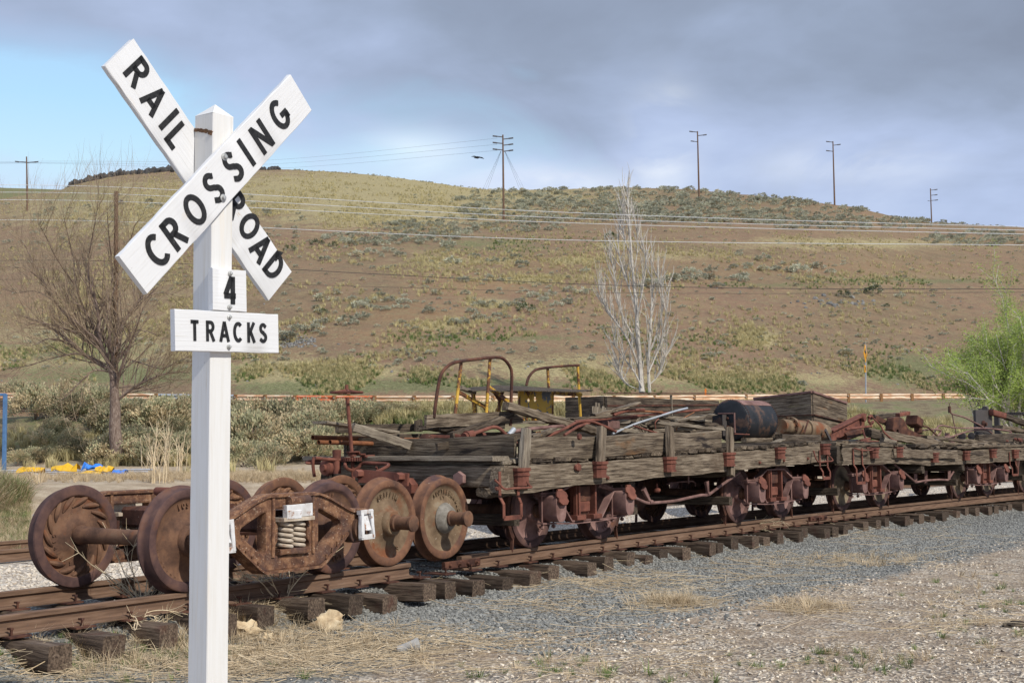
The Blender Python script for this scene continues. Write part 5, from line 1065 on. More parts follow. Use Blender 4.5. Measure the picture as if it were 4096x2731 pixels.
plank(cA(300, 1010, -1.2), cA(1000, 770, -1.3), .10, .075, 'charred dark timber slanting up under the left hoop', 'wood_dark', segs=14, rough=.012)
plank(cA(945, 655, -1.2), cA(1720, 880, -1.0), .12, .11, 'stout grey timber tilting down to the right beside the yellow panel', 'wood', segs=14, rough=.009)
plank(cA(1560, 840, -1.1), cA(2040, 960, -.8), .16, .09, 'splintered continuation of timber in the heap between first and second stake', 'wood', segs=12, rough=.016, rag=.12)
plank(cA(150, 1130, -.6), cA(1110, 1015, -.35), .05, .09, 'dark board slanting up to the first leaning stake', 'wood_dark', segs=16, rough=.008)
plank(cA(880, 850, -1.7), cA(1500, 845, -1.7), .22, .04, 'bleached plank lying flat below the yellow panel', 'wood_light')
plank(cA(1640, 810, -1.6), cA(2600, 750, -1.6), .16, .03, 'long bleached plank lying along the back of the heap', 'wood_light')
plank(cA(1240, 1020, -.5), cA(1520, 930, -.9), .08, .05, 'grey stick of wood behind the near side board', 'wood')
mb = MB()
for k in range(7): mb.tube([cA(1280+k*14, 1010, -.6), cA(1310+k*8, 960+random.uniform(-20, 10), -.6), cA(1340+k*6, 1005, -.6)], .006, 5)
single(mb, 'hinge', 'yellow', 'small yellowish broken hinge behind the near side board', 'hinge')
# heap of splintered boards right of centre
DB = [((150, 400), (360, 350)), ((0, 420), (560, 375)), ((560, 380), (1110, 440)), ((720, 400), (1140, 440)), ((930, 470), (1190, 460)), ((1000, 490), (1240, 495)), ((860, 430), (1160, 385)), ((350, 440), (660, 480)), ((420, 500), (900, 470)), ((640, 520), (1000, 500)), ((240, 500), (520, 520)), ((1050, 470), (1230, 480)), ((180, 380), (530, 285)), ((700, 450), (1240, 505)), ((600, 490), (960, 520)), ((100, 470), (420, 440))]
for i, (a, b) in enumerate(DB):
    n0 = -1.3+.07*(i % 7); words = ['lowest', 'grey', 'short', 'split', 'thin', 'dark', 'broken', 'stubby', 'long', 'crooked', 'frayed', 'snapped', 'slanting', 'broad', 'half buried', 'ragged']
    plank(cD(*a, n0), cD(*b, n0+.2), random.uniform(.08, .2), random.uniform(.03, .06), words[i]+' weathered board in the splintered heap left of the riveted tank', random.choice(('wood', 'wood_light', 'wood_dark', 'wood')), segs=10, rough=.01, rag=.14)
mb = MB()
for k in range(9):
    p = cD(155+k*12+random.uniform(-4, 4), 395, -1.4); mb.beam(p, p+Vector((0, 0, random.uniform(.12, .24)))+X*random.uniform(-.03, .03), .03, .02, up=(0, 1, 0), segs=2, rough=.004)
o = single(mb, 'splinter', 'wood_light', 'upright broken board ends sticking up left in the splintered heap', 'splintered board'); o['kind'] = 'stuff'
mb = MB()
for k in range(14):
    p = cD(470+random.uniform(0, 160), 470+random.uniform(-30, 30), -.95); mb.beam(p, p+X*random.uniform(-.2, .2)+Z*random.uniform(-.12, .12), .025, .012, segs=2, rough=.004)
o = single(mb, 'splinter', 'wood_light', 'loose pale splinters on the heap behind the second stake', 'splinters'); o['kind'] = 'stuff'
PP = [(((0, 440), (400, 405), (800, 365), (1150, 335)), .020, 'rust_red', 'longest rusty rod across the top of the splintered heap'), (((320, 545), (500, 465), (700, 400), (860, 350), (960, 325)), .017, 'galv', 'whitish galvanised pipe slanting over the splintered heap'), (((310, 370), (500, 350), (750, 360)), .016, 'rust_orange', 'short orange rod near the back of the splintered heap'), (((0, 490), (60, 455), (140, 440), (250, 480)), .018, 'rust_red', 'curved rusty pipe at the left of the splintered heap'), (((500, 475), (640, 520), (700, 535)), .014, 'rust_red', 'rusty rod dipping behind the side board'), (((865, 515), (885, 460), (930, 410), (1020, 360)), .008, 'rust_orange', 'thin arching rod at the right of the splintered heap'), (((690, 500), (685, 450), (715, 415)), .008, 'rust_red', 'thin arching wire in the middle of the splintered heap'), (((330, 385), (450, 345), (590, 340)), .022, 'rust_red', 'stubby rusty pipe with a collar at the top of the splintered heap'), (((1365, 545), (1490, 550)), .010, 'rust_red', 'little iron rod poking out in front of the riveted tank')]
for i, (P, r, m, lab) in enumerate(PP): pipe([cD(x, y, -.95+.02*i if i < 8 else -.1) for x, y in P], r, lab, m)
mb = MB(); mb.beam(cD(240, 470, -1.0), cD(340, 470, -.95), .2, .12, chamf=.1); single(mb, 'iron_block', 'rust_pink', 'reddish iron block half buried left in the splintered heap', 'scrap iron')
# wide dark box behind the heap
bx = thing('plank_box', 'dark open plank box with a rusty band, behind the splintered heap', 'wooden box', cD(740, 420, -2.0)+Vector((0, 0, -.1)))
def wall(a, b, z0, z1, th, mat, parent, name='plank', rows=3, back=None):
    for k in range(rows):
        h = (z1-z0)/rows; mb = MB(); A = Vector((a.x, a.y, z0+h*(k+.5))); B = Vector((b.x, b.y, z0+h*(k+.5))); mb.beam(A, B, th, h*.97, segs=10, rough=.004, chamf=.06); mb.build(name, mat, parent)
a, m_, b = cD(262, 215, -2.0), cD(806, 208, -2.0), cD(1222, 218, -2.0); zb = 1.62; zt2 = a.z-.012
for p, q_ in ((a, m_), (m_+(b-m_).normalized()*.02, b)): wall(p, q_, zb, zt2, .05, 'wood_dark', bx)
bk = Y*.75; wall(a+bk, b+bk, zb, zt2, .05, 'wood_dark', bx); wall(a+Y*.03, a+bk, zb, zt2, .05, 'wood_dark', bx); wall(b+Y*.03, b+bk, zb, zt2, .05, 'wood_dark', bx)
mb = MB(); mb.beam(a-Y*.03-Vector((0, 0, .17)), b-Y*.03-Vector((0, 0, .17)), .01, .03); mb.build('iron_band', 'rust', bx)
mb = MB(); mb.beam(a-Y*.03+Vector((0, 0, .03)), b-Y*.03+X*-.3+Vector((0, 0, .03)), .12, .014); mb.build('iron_rim', 'rust', bx)
mb = MB(); mb.beam(m_-Y*.035-Vector((0, 0, .01)), Vector((m_.x, m_.y, zb))-Y*.035, .02, .04, up=Y); mb.build('corner_strip', 'wood_light', bx)
# hopper-like bin on the second car
A = cFp(735, 62, -1.15); B = cFp(55, 140, -2.65); Cc = cFp(1135, 195, -1.20)
bn = thing('wooden_bin', 'big weathered wooden bin with a pointed near corner, dark stain down its right face', 'wooden bin', Vector((A.x, A.y, 1.55)))
zb = 1.58
def quadwall(p, q_, z0, th, mat, rows, inn):
    for k in range(rows):
        mb = MB(); f0, f1 = (k+.5)/rows, 0; P = Vector((p.x, p.y, z0+(p.z-z0)*f0)); Q = Vector((q_.x, q_.y, z0+(q_.z-z0)*f0)); mb.beam(P+inn*.03, Q+inn*.03, .05, (p.z-z0)/rows*.97, h1=(q_.z-z0)/rows*.97, segs=12, rough=.003, chamf=.05); mb.build('plank', mat, bn)
inn = ((B+Cc)/2-A); inn.z = 0; inn.normalize()
quadwall(A, B, zb, .05, 'wood', 4, inn); quadwall(A, Cc, zb, .05, 'wood_streak', 4, inn); D_ = B+(Cc-A); quadwall(B, D_, zb, .05, 'wood_dark', 3, Vector((0, 0, 0))); quadwall(Cc, D_, zb, .05, 'wood_dark', 3, Vector((0, 0, 0)))
mb = MB(); mb.beam(B+Z*.02, A+Z*.02, .07, .04, segs=8, rough=.002); mb.beam(A+Z*.02, Cc+Z*.02, .07, .04, segs=8, rough=.002); mb.beam(B+Z*.02, D_+Z*.02, .07, .04); mb.beam(D_+Z*.02, Cc+Z*.02, .07, .04); mb.build('rim', 'rust_pink', bn)
mb = MB(); mb.beam(A-Z*.42, Cc-Z*.38, .09, .02); mb.beam(A-Z*.42, B-Z*.35, .09, .02); mb.build('iron_band', 'rust', bn)
mb = MB(); mb.beam(W(9.4, -1.4, 1.3), W(12.3, -1.7, 1.3), .2, .22, segs=8, rough=.01); single(mb, 'timber', 'wood_dark', 'dark timber packing that carries the big wooden bin', 'timber')
# riveted tank
c0 = cD(1322, 432, -.75); s0, _ = sn(c0.x, c0.y); TR = .345; zc = c0.z
tk = thing('riveted_tank', 'riveted black boiler drum with peeling paint and a red top strip', 'boiler drum', (c0.x, c0.y, zc-TR)); a_ = (fr(s0+.5, -.75)[1]); L_ = 1.12
side_ = Vector((-a_.y, a_.x, 0))
def arcstrip(r, d0, d1, a0, a1, k, nm, mat):
    mb = MB(); V = []; G = []
    for i in range(k+1):
        an = math.radians(a0+(a1-a0)*i/k)
        for d in (d0, d1): V.append(c0+a_*d+(side_*math.sin(an)+Vector((0, 0, 1))*math.cos(an))*r); G.append((d, r*an, r*math.sin(an)))
    n = len(V)
    for i in range(k+1):
        an = math.radians(a0+(a1-a0)*i/k)
        for d in (d0, d1): V.append(c0+a_*d+(side_*math.sin(an)+Vector((0, 0, 1))*math.cos(an))*(r-.012)); G.append((d, r*an, .1))
    F = [(2*i, 2*i+1, 2*i+3, 2*i+2) for i in range(k)]+[(n+2*i, n+2*i+2, n+2*i+3, n+2*i+1) for i in range(k)]+[(2*i, 2*i+2, n+2*i+2, n+2*i) for i in range(k)]+[(2*i+1, n+2*i+1, n+2*i+3, 2*i+3) for i in range(k)]
    F += [(0, n, n+1, 1), (2*k, 2*k+1, n+2*k+1, n+2*k)]
    mb.add(V, F, G); return mb.build(nm, mat, tk, 50)
mb = MB(); mb.lathe([(.0, L_-.02), (TR-.03, L_), (TR, L_-.03), (TR, .045), (TR-.012, .018), (TR-.05, .0), (.0, -.012)], c0, a_, 56); mb.build('shell', 'tank', tk, 40)
arcstrip(TR+.006, .03, L_-.01, -42, 42, 20, 'top_strip', 'rust_pink')
mb = MB()
for d in (.05, L_-.03):
    for k in range(54): an = 2*PI*k/54; q = c0+a_*d+(side_*math.sin(an)+Z*math.cos(an))*(TR+.004); mb.lathe([(0, .010), (.009, .007), (.012, 0)], q, (q-c0-a_*d), 6)
rv = mb.build('rivets', 'rust', tk, 0); rv['kind'] = 'stuff'
mb = MB(); q = c0-a_*.015; mb.beam(q+side_*.20+Z*.12, q-side_*.10+Z*.12, .03, .02); mb.beam(q-side_*.10+Z*.13, q-side_*.10-Z*.2, .03, .02, up=side_); mb.build('door_frame', 'rust_pink', tk)
mb = MB(); mb.beam(q+side_*.05+Z*.10, q+side_*.05-Z*.25, .28, .012, up=side_); mb.build('fire_door', 'dark_steel', tk)
for k in range(4): mb = MB(); mb.lathe([(0, .03), (.018, .03), (.02, 0)], q+side_*(.02+.06*(k % 2))+Z*(.04-.07*k)-a_*.005, -a_, 6); mb.build('door_bolt', 'rust', tk)
mb = MB(); mb.beam(c0-side_*.24-Z*.325+a_*.02, c0-side_*.24-Z*.325+a_*1.15, .10, .07, segs=10, rough=.004); single(mb, 'timber', 'wood', 'squared timber chocking the near side of the black boiler drum', 'timber')
plank(cD(1640, 640, -.2), cD(1775, 590, -.15), .12, .02, 'pale splint of wood leaning against the chock of the black drum', 'wood_light', segs=6)
# flanged cylinder assembly
g0 = cFp(360, 455, -.75); g1 = cFp(900, 525, -.75); ga = (g1-g0); gl = ga.length; ga.normalize()
fc = thing('flanged_cylinder', 'rusty flanged pump cylinder lying on timber between tank and second car', 'pump cylinder', (g0+g1)/2-Vector((0, 0, .2)))
mb = MB(); r0 = .155
mb.lathe([(0, 0), (r0*.85, 0), (r0*.85, gl*.17), (r0*1.25, gl*.17), (r0*1.25, gl*.20), (r0*1.2, gl*.205), (r0*1.2, gl*.235), (r0*.98, gl*.24), (r0*.98, gl*.50), (r0*1.2, gl*.50), (r0*1.2, gl*.55), (r0*1.0, gl*.56), (r0*1.12, gl*.66), (r0*1.12, gl*.86), (r0*.9, gl*.97), (0, gl)], g0, ga, 32); mb.build('cylinder', 'wheel_tan', fc, 40)
for k in range(12):
    an = 2*PI*k/12; u_ = ga.orthogonal().normalized(); v_ = ga.cross(u_); p = g0+ga*gl*.15+(u_*math.cos(an)+v_*math.sin(an))*r0*1.12; mb = MB(); mb.lathe([(0, .07), (.014, .07), (.014, 0)], p, ga, 6); mb.build('flange_bolt', 'rust', fc)
mb = MB(); mb.beam(cFp(640, 540, -.5), cFp(690, 385, -.5), .03, .02, up=Y); mb.build('strap', 'rust', fc)
mb = MB(); mb.beam(cFp(890, 500, -.5), cFp(960, 640, -.5), .06, .03, up=Y); mb.build('bracket', 'dark_steel', fc)
mb = MB(); mb.beam(cFp(340, 595, -.35), cFp(800, 605, -.35), .14, .13, segs=8, rough=.005); single(mb, 'timber', 'wood_dark', 'squared timber under the rusty pump cylinder', 'timber')
mb = MB(); mb.beam(cFp(800, 645, -.2), cFp(985, 648, -.2), .12, .05, segs=4, rough=.005); single(mb, 'timber', 'wood', 'short thin timber on the right end of the first flatcar', 'timber')
# yellow framed cart body on top of the heap
yc = thing('cart_frame', 'yellow cart frame with two bent tube hoops and torn roof sheet on the heap', 'cart frame', cA(900, 900, -1.6)-Vector((0, 0, .05)))
def ypipe(P, r, mat, nm, sm=4): mb = MB(); mb.tube(P, r, 10, smooth=sm if len(P) > 2 else 0); mb.build(nm, mat, yc)
ypipe([cA(105, 790, -1.3), cA(140, 520, -1.3), cA(185, 300, -1.3), cA(260, 195, -1.3), cA(370, 140, -1.3), cA(600, 108, -1.3), cA(840, 85, -1.3), cA(930, 110, -1.3), cA(1000, 200, -1.3), cA(1020, 300, -1.3), cA(1012, 600, -1.3), cA(1005, 890, -1.3)], .022, 'rust', 'hoop')
ypipe([cA(1192, 415, -2.0), cA(1220, 320, -2.0), cA(1290, 240, -2.0), cA(1390, 212, -2.0), cA(1600, 190, -2.0), cA(1808, 178, -2.0)], .021, 'rust', 'hoop')
for (a, b, n) in (((425, 150), (330, 960), -1.35), ((765, 100), (715, 815), -1.35), ((1442, 215), (1455, 450), -2.05), ((1795, 185), (1828, 780), -2.05)): ypipe([cA(*a, n), cA(*b, n)], .022, 'yellow', 'upright')
def ybeam(a, b, n, w, h, mat, nm, n2=None): mb = MB(); mb.beam(cA(*a, n), cA(*b, n2 or n), w, h, segs=4, rough=.002); mb.build(nm, mat, yc)
ybeam((400, 495), (690, 660), -1.4, .03, .05, 'yellow', 'brace', -1.6); ybeam((690, 650), (775, 810), -1.6, .03, .05, 'yellow', 'brace'); ybeam((745, 435), (1000, 620), -1.4, .03, .06, 'yellow', 'brace', -1.5); ybeam((1010, 620), (1160, 820), -1.5, .03, .05, 'yellow', 'brace', -1.8)
ybeam((410, 440), (580, 500), -1.4, .06, .05, 'wood_light', 'arm_rest', -1.9); ybeam((565, 500), (590, 740), -1.9, .05, .04, 'yellow', 'bracket'); ybeam((900, 590), (820, 790), -1.9, .04, .05, 'yellow', 'brace'); ybeam((870, 600), (880, 780), -1.85, .03, .03, 'yellow', 'brace')
ybeam((1255, 590), (1190, 820), -1.8, .03, .04, 'yellow', 'brace'); ybeam((1495, 480), (1490, 760), -1.9, .05, .04, 'yellow', 'bracket'); ybeam((1490, 495), (1835, 525), -2.0, .05, .06, 'yellow', 'cross_rail'); ybeam((1040, 490), (1500, 490), -2.0, .05, .03, 'rust', 'cross_rail')
mb = MB(); pl = [cA(1105, 480, -1.75), cA(1480, 480, -1.75), cA(1490, 765, -1.75), cA(1110, 740, -1.75)]; ux = (pl[1]-pl[0]).normalized(); uy = Z; oo = pl[0]
def loc2(p): return ((p-oo).dot(ux), (p-oo).dot(uy))
def circ(c, r, k=18): q = loc2(c); return [(q[0]+r*math.cos(-2*PI*i/k), q[1]+r*math.sin(-2*PI*i/k)) for i in range(k)]
plate2d(mb, [[loc2(p) for p in pl][::-1], circ(cA(1218, 596, -1.75), .036), circ(cA(1294, 588, -1.75), .042)], .012, oo, ux, uy, .002); mb.build('panel', 'yellow_grey', yc, 30)
ybeam((1105, 475), (1110, 745), -1.74, .03, .03, 'yellow', 'panel_edge'); ybeam((1270, 805), (1430, 790), -1.7, .05, .06, 'yellow', 'foot_board')
mb = MB(); V = []; G = []; P1 = [(430, 455), (560, 432), (700, 425), (850, 408), (1000, 420), (1200, 425), (1400, 440), (1600, 455), (1800, 462), (1980, 468)]; P2 = [(560, 480), (640, 470), (760, 468), (900, 478), (1010, 478), (1150, 470), (1400, 478), (1550, 480), (1800, 488), (1900, 478)]
for (p, q_) in zip(P1, P2):
    for pp, n in ((p, -1.95), (q_, -1.35)):
        w = cA(*pp, n); V += [w, w-Z*.012]; G += [tuple(w), tuple(w)]
F = []
for i in range(9):
    a = 4*i; F += [(a, a+4, a+6, a+2), (a+1, a+3, a+7, a+5), (a+2, a+6, a+7, a+3), (a, a+1, a+5, a+4)]
mb.add(V, F, G); mb.build('roof_sheet', 'wood_dark', yc, 0)
mb = MB(); V = [cA(800, 500, -1.5), cA(935, 490, -1.6), cA(885, 620, -1.7), cA(860, 590, -1.7)]; mb.add(V+[v+Y*.01 for v in V], [(0, 1, 2, 3), (7, 6, 5, 4), (0, 4, 5, 1), (1, 5, 6, 2), (2, 6, 7, 3), (3, 7, 4, 0)]); mb.build('gusset', 'rust', yc)
mb = MB(); V = [cA(1180, 480, -1.73), cA(1280, 480, -1.73), cA(1240, 580, -1.73)]; mb.add(V+[v+Y*.008 for v in V], [(0, 1, 2), (5, 4, 3), (0, 3, 4, 1), (1, 4, 5, 2), (2, 5, 3, 0)]); mb.build('gusset', 'yellow', yc)
plank(cA(10, 838, -1.32), cA(1130, 785, -1.32), .04, .16, 'weathered side plank bolted along the foot of the left hoop', 'wood', segs=18, rough=.006, rag=.03)
plank(cA(170, 905, -1.35), cA(920, 880, -1.35), .05, .09, 'dark lower plank under the left hoop', 'wood_dark', segs=12, rough=.01)
plank(cA(0, 910, -1.6), cA(360, 960, -1.6), .25, .05, 'flat dark plank at the far left foot of the cart', 'wood_dark')
# scrap on the second car
n0 = -.7
mb = MB(); a, b = cE(310, 695, n0), cE(660, 520, n0-.2); mb.beam(a, b, .05, .22, segs=3); mb.beam(a+Z*.10, b+Z*.11, .16, .03); single(mb, 'channel_iron', 'rust_red', 'broad rusty channel iron sloping up from the left end of the second car', 'channel iron')
pipe([cE(480, 618, -.5), cE(748, 585, -.5)], .022, 'straight rusty rod lying across the channel iron', 'rust_red')
mb = MB(); mb.beam(cE(440, 700, -.8), cE(600, 640, -.8), .2, .16, chamf=.2); single(mb, 'casting', 'rust', 'dark lump of iron under the sloping channel iron', 'iron casting')
mb = MB(); c = cE(740, 520, -.8)
for k in range(5): a = .7+k*1.1; mb.tube([c+X*(.1*math.cos(a))+Z*(.08*math.sin(a)), c+X*(.14*math.cos(a+.8))+Z*(.09*math.sin(a+.8))], .03, 8)
mb.lathe([(0, .05), (.08, .05), (.09, 0), (.0, 0)], cE(655, 495, -.8), -Y, 14); single(mb, 'shackle', 'rust_red', 'tangled red iron shackle on top of the channel iron', 'shackle')
pipe([cE(760, 500, -.6), cE(810, 545, -.55), cE(850, 590, -.5), cE(880, 650, -.4), cE(960, 720, -.3), cE(1015, 742, -.2)], .018, 'bent flat strap curling down to the big timber', 'rust_red')
plank(cE(690, 640, -.7), cE(1480, 785, .2), .16, .16, 'big bleached timber lying slantwise on the second car', 'wood', segs=16, rough=.012, rag=.06)
plank(cE(720, 660, -.6), cE(850, 700, -.5), .14, .14, 'short dark block under the big bleached timber', 'wood_dark', segs=4)
plank(cE(860, 725, -.3), cE(985, 765, -.2), .12, .10, 'pale tan chunk of wood under the big bleached timber', 'wood_light', segs=4)
plank(cE(760, 490, -1.2), cE(1010, 470, -1.3), .12, .10, 'dark timber lying behind the castings on the second car', 'wood_dark', segs=6)
plank(cE(790, 500, -1.1), cE(960, 580, -.9), .06, .10, 'dark rail-like iron sloping down behind the castings', 'rust', segs=2)
plank(cE(1300, 700, -.2), cE(2342, 800, .35), .14, .07, 'long grey timber along the edge of the second car', 'wood', segs=18, rough=.014, rag=.08)
plank(cE(1480, 760, .3), cE(2300, 830, .45), .10, .06, 'lower split timber along the edge of the second car', 'wood', segs=18, rough=.014, rag=.08)
plank(cE(1000, 830, .4), cE(1900, 870, .45), .08, .08, 'sagging grey strip of timber near the third stake pocket', 'wood_dark', segs=18, rough=.014, rag=.08)
cs = thing('draft_casting', 'big rusty draft casting with a hole and a half round end, tilted on the heap', 'iron casting', cE(1100, 690, -.7))
a, b = cE(935, 560, -.8), cE(1290, 690, -.6); d = (b-a).normalized(); up_ = (Z-d*Z.dot(d)).normalized(); q2 = d.cross(up_)
mb = MB(); ol = [(0, -.10), (.02, .10), (.18, .15), (.30, .13), (.45, .0), (.80, -.02), (1.0, .0), (1.0, -.16), (.90, -.16), (.86, -.08), (.80, -.08), (.76, -.17), (.2, -.16), (.17, -.06), (.12, -.06), (.10, -.13)]
sc_ = (b-a).length; plate2d(mb, [rnd_poly([(x*sc_, z*1.25) for x, z in ol][::-1], .02, 2)], .16, a, d, up_, .008); mb.build('body', 'rust', cs)
mb = MB(); p = cE(1200, 560, -.85); mb.beam(p-d*.14+up_*.06, p+d*.10+up_*.02, .28, .20, chamf=.1); mb.tube([p+d*.14+up_*.14-q2*.02, p+d*.16-up_*.18], .085, 16); mb.build('pocket', 'rust', cs)
mb = MB(); p2 = cE(1165, 532, -.99); mb.lathe([(0, .02), (.045, .02), (.05, .0), (.05, -.03)], p2, -Y, 18); mb.build('hole_disc', 'black', cs)  # closed black disc stands for the shade inside a hole
mb = MB(); mb.beam(cE(1020, 470, -.95), cE(1130, 450, -.95), .10, .08); 
for k in range(4): mb.tube([cE(1055+k*22, 455, -.95), cE(1055+k*22, 428, -.95)], .01, 5)
mb.build('lug', 'rust_red', cs)
LP = [(((1285, 585), (1340, 600), (1400, 655), (1440, 690)), 'black bent rod just right of the castings'), (((1285, 630), (1380, 618), (1460, 625), (1470, 650), (1430, 700)), 'rod bent back like a hairpin beside the castings'), (((1390, 690), (1430, 610), (1480, 578), (1640, 605), (1900, 605), (2080, 620), (2195, 640), (2190, 665), (2020, 700), (1800, 745), (1650, 765), (1560, 740)), 'longest looping rod, sweeping out to the machine and back'), (((1440, 745), (1600, 690), (1760, 640), (1900, 620), (1980, 640), (2025, 690), (2000, 730), (1900, 760)), 'second looping rod inside the longest one'), (((1560, 395), (1575, 440), (1600, 460), (1720, 495), (1830, 550), (1940, 605)), 'rod with a knob at its upper end, reaching up highest'), (((1590, 460), (1645, 720)), 'thin straight rod propping up the knobbed one'), (((1300, 690), (1420, 730), (1560, 765), (1640, 775)), 'low rod lying on the deck in front of the loops'), (((1650, 700), (1760, 690), (1880, 690), (1940, 660), (1930, 630)), 'black curled rod at the foot of the machine')]
for i, (P, lab) in enumerate(LP): pipe([cE(x, y, -.6-.06*i) for x, y in P], .019 if i != 5 else .012, lab, 'rust' if i in (0, 7) else 'rust_pink', 'bent_rod', 'bent rod', sm=5)
mb = MB(); p = cE(1563, 400, -.84); mb.tube([p-Z*.1, p+Z*.05], .035, 10); mb.tube([p+Z*.05, p+Z*.12], .008, 5); single(mb, 'rod_knob', 'rust', 'knob with a pin on the highest bent rod', 'rod end')
pipe([cE(1400, 730, -.1), cE(1465, 765, -.05)], .05, 'short dark sleeve lying at the end of the big bleached timber', 'dark_steel')
pipe([cE(350, 752, -.4), cE(600, 738, -.4)], .03, 'black rubber hose on the left end of the second car', 'rubber', 'hose', 'hose')
mb = MB(); mb.beam(cE(610, 745, -.3), cE(800, 750, -.3), .10, .05); mb.beam(cE(655, 620, -.5), cE(690, 735, -.4), .04, .03, up=Y); mb.beam(cE(640, 735, -.4), cE(720, 715, -.4), .08, .04); single(mb, 'pulley_block', 'rust_red', 'small red iron bracket in front of the sloping channel iron', 'iron bracket')
mb = MB(); mb.tube([cE(1540, 660, -.9), cE(1538, 700, -.9)], .06, 12); mb.beam(cE(1480, 710, -.9), cE(1590, 705, -.9), .16, .08); single(mb, 'pipe_stub', 'rust_pink', 'round pipe stub on a plate between the rod loops', 'pipe stub')
mc = thing('winch_machine', 'tall grey iron machine plate with a round boss at the right edge', 'winch', cE(1950, 760, -.9))
a, b = cE(1828, 550, -.9), cE(1995, 550, -.9); h = cE(1828, 420, -.9).z-cE(1828, 690, -.9).z; cc = (a+b)/2; mb = MB(); mb.beam(a, b, .06, h, chamf=.05); mb.build('side_plate', 'dark_steel', mc)
mb = MB(); mb.beam(cE(2000, 550, -.9)+Y*.1, cE(2012, 550, -.9)+Y*.1, .2, h); mb.beam(cE(2055, 560, -1.2), cE(2070, 560, -1.2), .12, h); mb.beam(cE(1995, 445, -1.0), cE(2070, 450, -1.2), .1, .08); mb.build('frame_leg', 'dark_steel', mc)
mb = MB(); mb.lathe([(0, .09), (.045, .09), (.05, .04), (.085, .035), (.09, .0), (.0, 0)], cE(1915, 565, -.86), -Y, 20); mb.build('boss', 'rust', mc)
mb = MB(); mb.tube([cE(1935, 405, -.95)-X*.05, cE(1935, 405, -.95)+X*.05], .07, 14); mb.build('bearing_cap', 'dark_steel', mc)
for x in (1880, 2000): mb = MB(); mb.lathe([(0, .05), (.03, .05), (.03, 0)], cE(x, 420, -.9), Z, 6); mb.build('cap_bolt', 'dark_steel', mc)
mb = MB()
for k, x in enumerate((1690, 1790, 1880)): p = cE(x, 690, -.8); mb.lathe([(0, 0), (.085, .01), (.09, .05), (.06, .10), (0, .10)], p, X, 14)
single(mb, 'gear_hub', 'dark_steel', 'row of dark round hubs at the foot of the grey machine plate', 'gear hub')['kind'] = 'stuff'
mb = MB(); p = cE(2290, 455, -1.6); R_ = .55; pr = [(R_-.10, -.03), (R_, -.03), (R_, .03), (R_-.10, .03), (R_-.10, -.03)]; mb.lathe(pr, p, Z, 60)
for k in range(72): a = 2*PI*k/72; e = X*math.cos(a)+Y*math.sin(a); mb.box(p+e*(R_+.012), (.03, .022, .06), (e, Z.cross(e), Z))
for k in range(3): a = PI*k/3; e = X*math.cos(a)+Y*math.sin(a); mb.beam(p-e*(R_-.05), p+e*(R_-.05), .07, .04)
single(mb, 'gear_wheel', 'dark_steel', 'large toothed gear wheel lying flat on the machine at the right edge', 'gear wheel')
plank(cE(2000, 440, -.8), cE(2140, 480, -.75), .12, .13, 'red painted block at the top of the machine timber', 'rust_red', segs=2)
plank(cE(2140, 480, -.75), cE(2440, 590, -.6), .12, .13, 'timber slanting down right from the red block', 'wood_dark', segs=8, rough=.01)
plank(cE(2060, 600, -.9), cE(2440, 650, -.8), .3, .10, 'bleached beam end under the large gear wheel', 'wood', segs=8, rough=.01)
plank(cE(1850, 720, -.3), cE(2440, 700, -.2), .10, .20, 'black timber with bolts at the right end of the second car', 'wood_dark', segs=10, rough=.008)
for (x, y, lab) in ((2155, 745, 'left'), (2240, 720, 'upper'), (2245, 775, 'lower')): bolt(None, cE(x, y, -.16), -Y, .032, 'rust_red', 'bolt_head', .05)
bo = [q for q in bpy.data.objects if q.name.startswith('bolt_head') and q.parent is None]
bl = bpy.data.objects.get('timber')
blk = [q for q in bpy.data.objects if q.get('label', '').startswith('black timber with bolts')][0]
for q in bo: q.parent = blk; q.matrix_parent_inverse = Matrix.Translation(-blk.location)
mb = MB(); mb.beam(cE(2275, 745, -.14), cE(2320, 750, -.14), .05, .16, chamf=.3); mb.lathe([(0, .05), (.04, .05), (.045, 0)], cE(2295, 742, -.1), -Y, 12); single(mb, 'iron_clamp', 'rust_red', 'bright red iron clamp on the black timber at the right edge', 'iron clamp')
# ------------------------------------------------------------------ guardrail, poles, wires, signs
gp_cols = [-95, -4, 87, 178, 269, 360, 451, 542, 633-0, 678+0, 769, 861, 952, 1041, 1132, 1223, 1317, 1410, 1502, 1594, 1678]
gp_cols = [-95, -4, 87, 178, 269, 360, 451, 542, 610, 678, 769, 861, 952, 1041, 1132, 1223, 1317, 1410, 1502, 1594, 1713, 1790, 1870, 1948, 2023, 2094, 2166, 2240, 2314, 2390, 2470]
gr = thing('guardrail', 'long rust-streaked corrugated guardrail on orange-brown posts along the road at the hill foot', 'guardrail', (-2, 64, 3.15))
GY = [float(np.interp(u_of(c), _yg_u, _yg)) for c in gp_cols]
GP = []
for c, y in zip(gp_cols, GY): e = at(c, np.interp(c, [0, 140, 700, 1300, 1900, 2352], [909.5, 909, 916, 917.5, 911, 910]), y); GP.append(e)
wav = [(-.17, 0), (-.14, .035), (-.092, .085), (-.055, .05), (0, 0.0), (.055, .05), (.092, .085), (.14, .035), (.17, 0)]
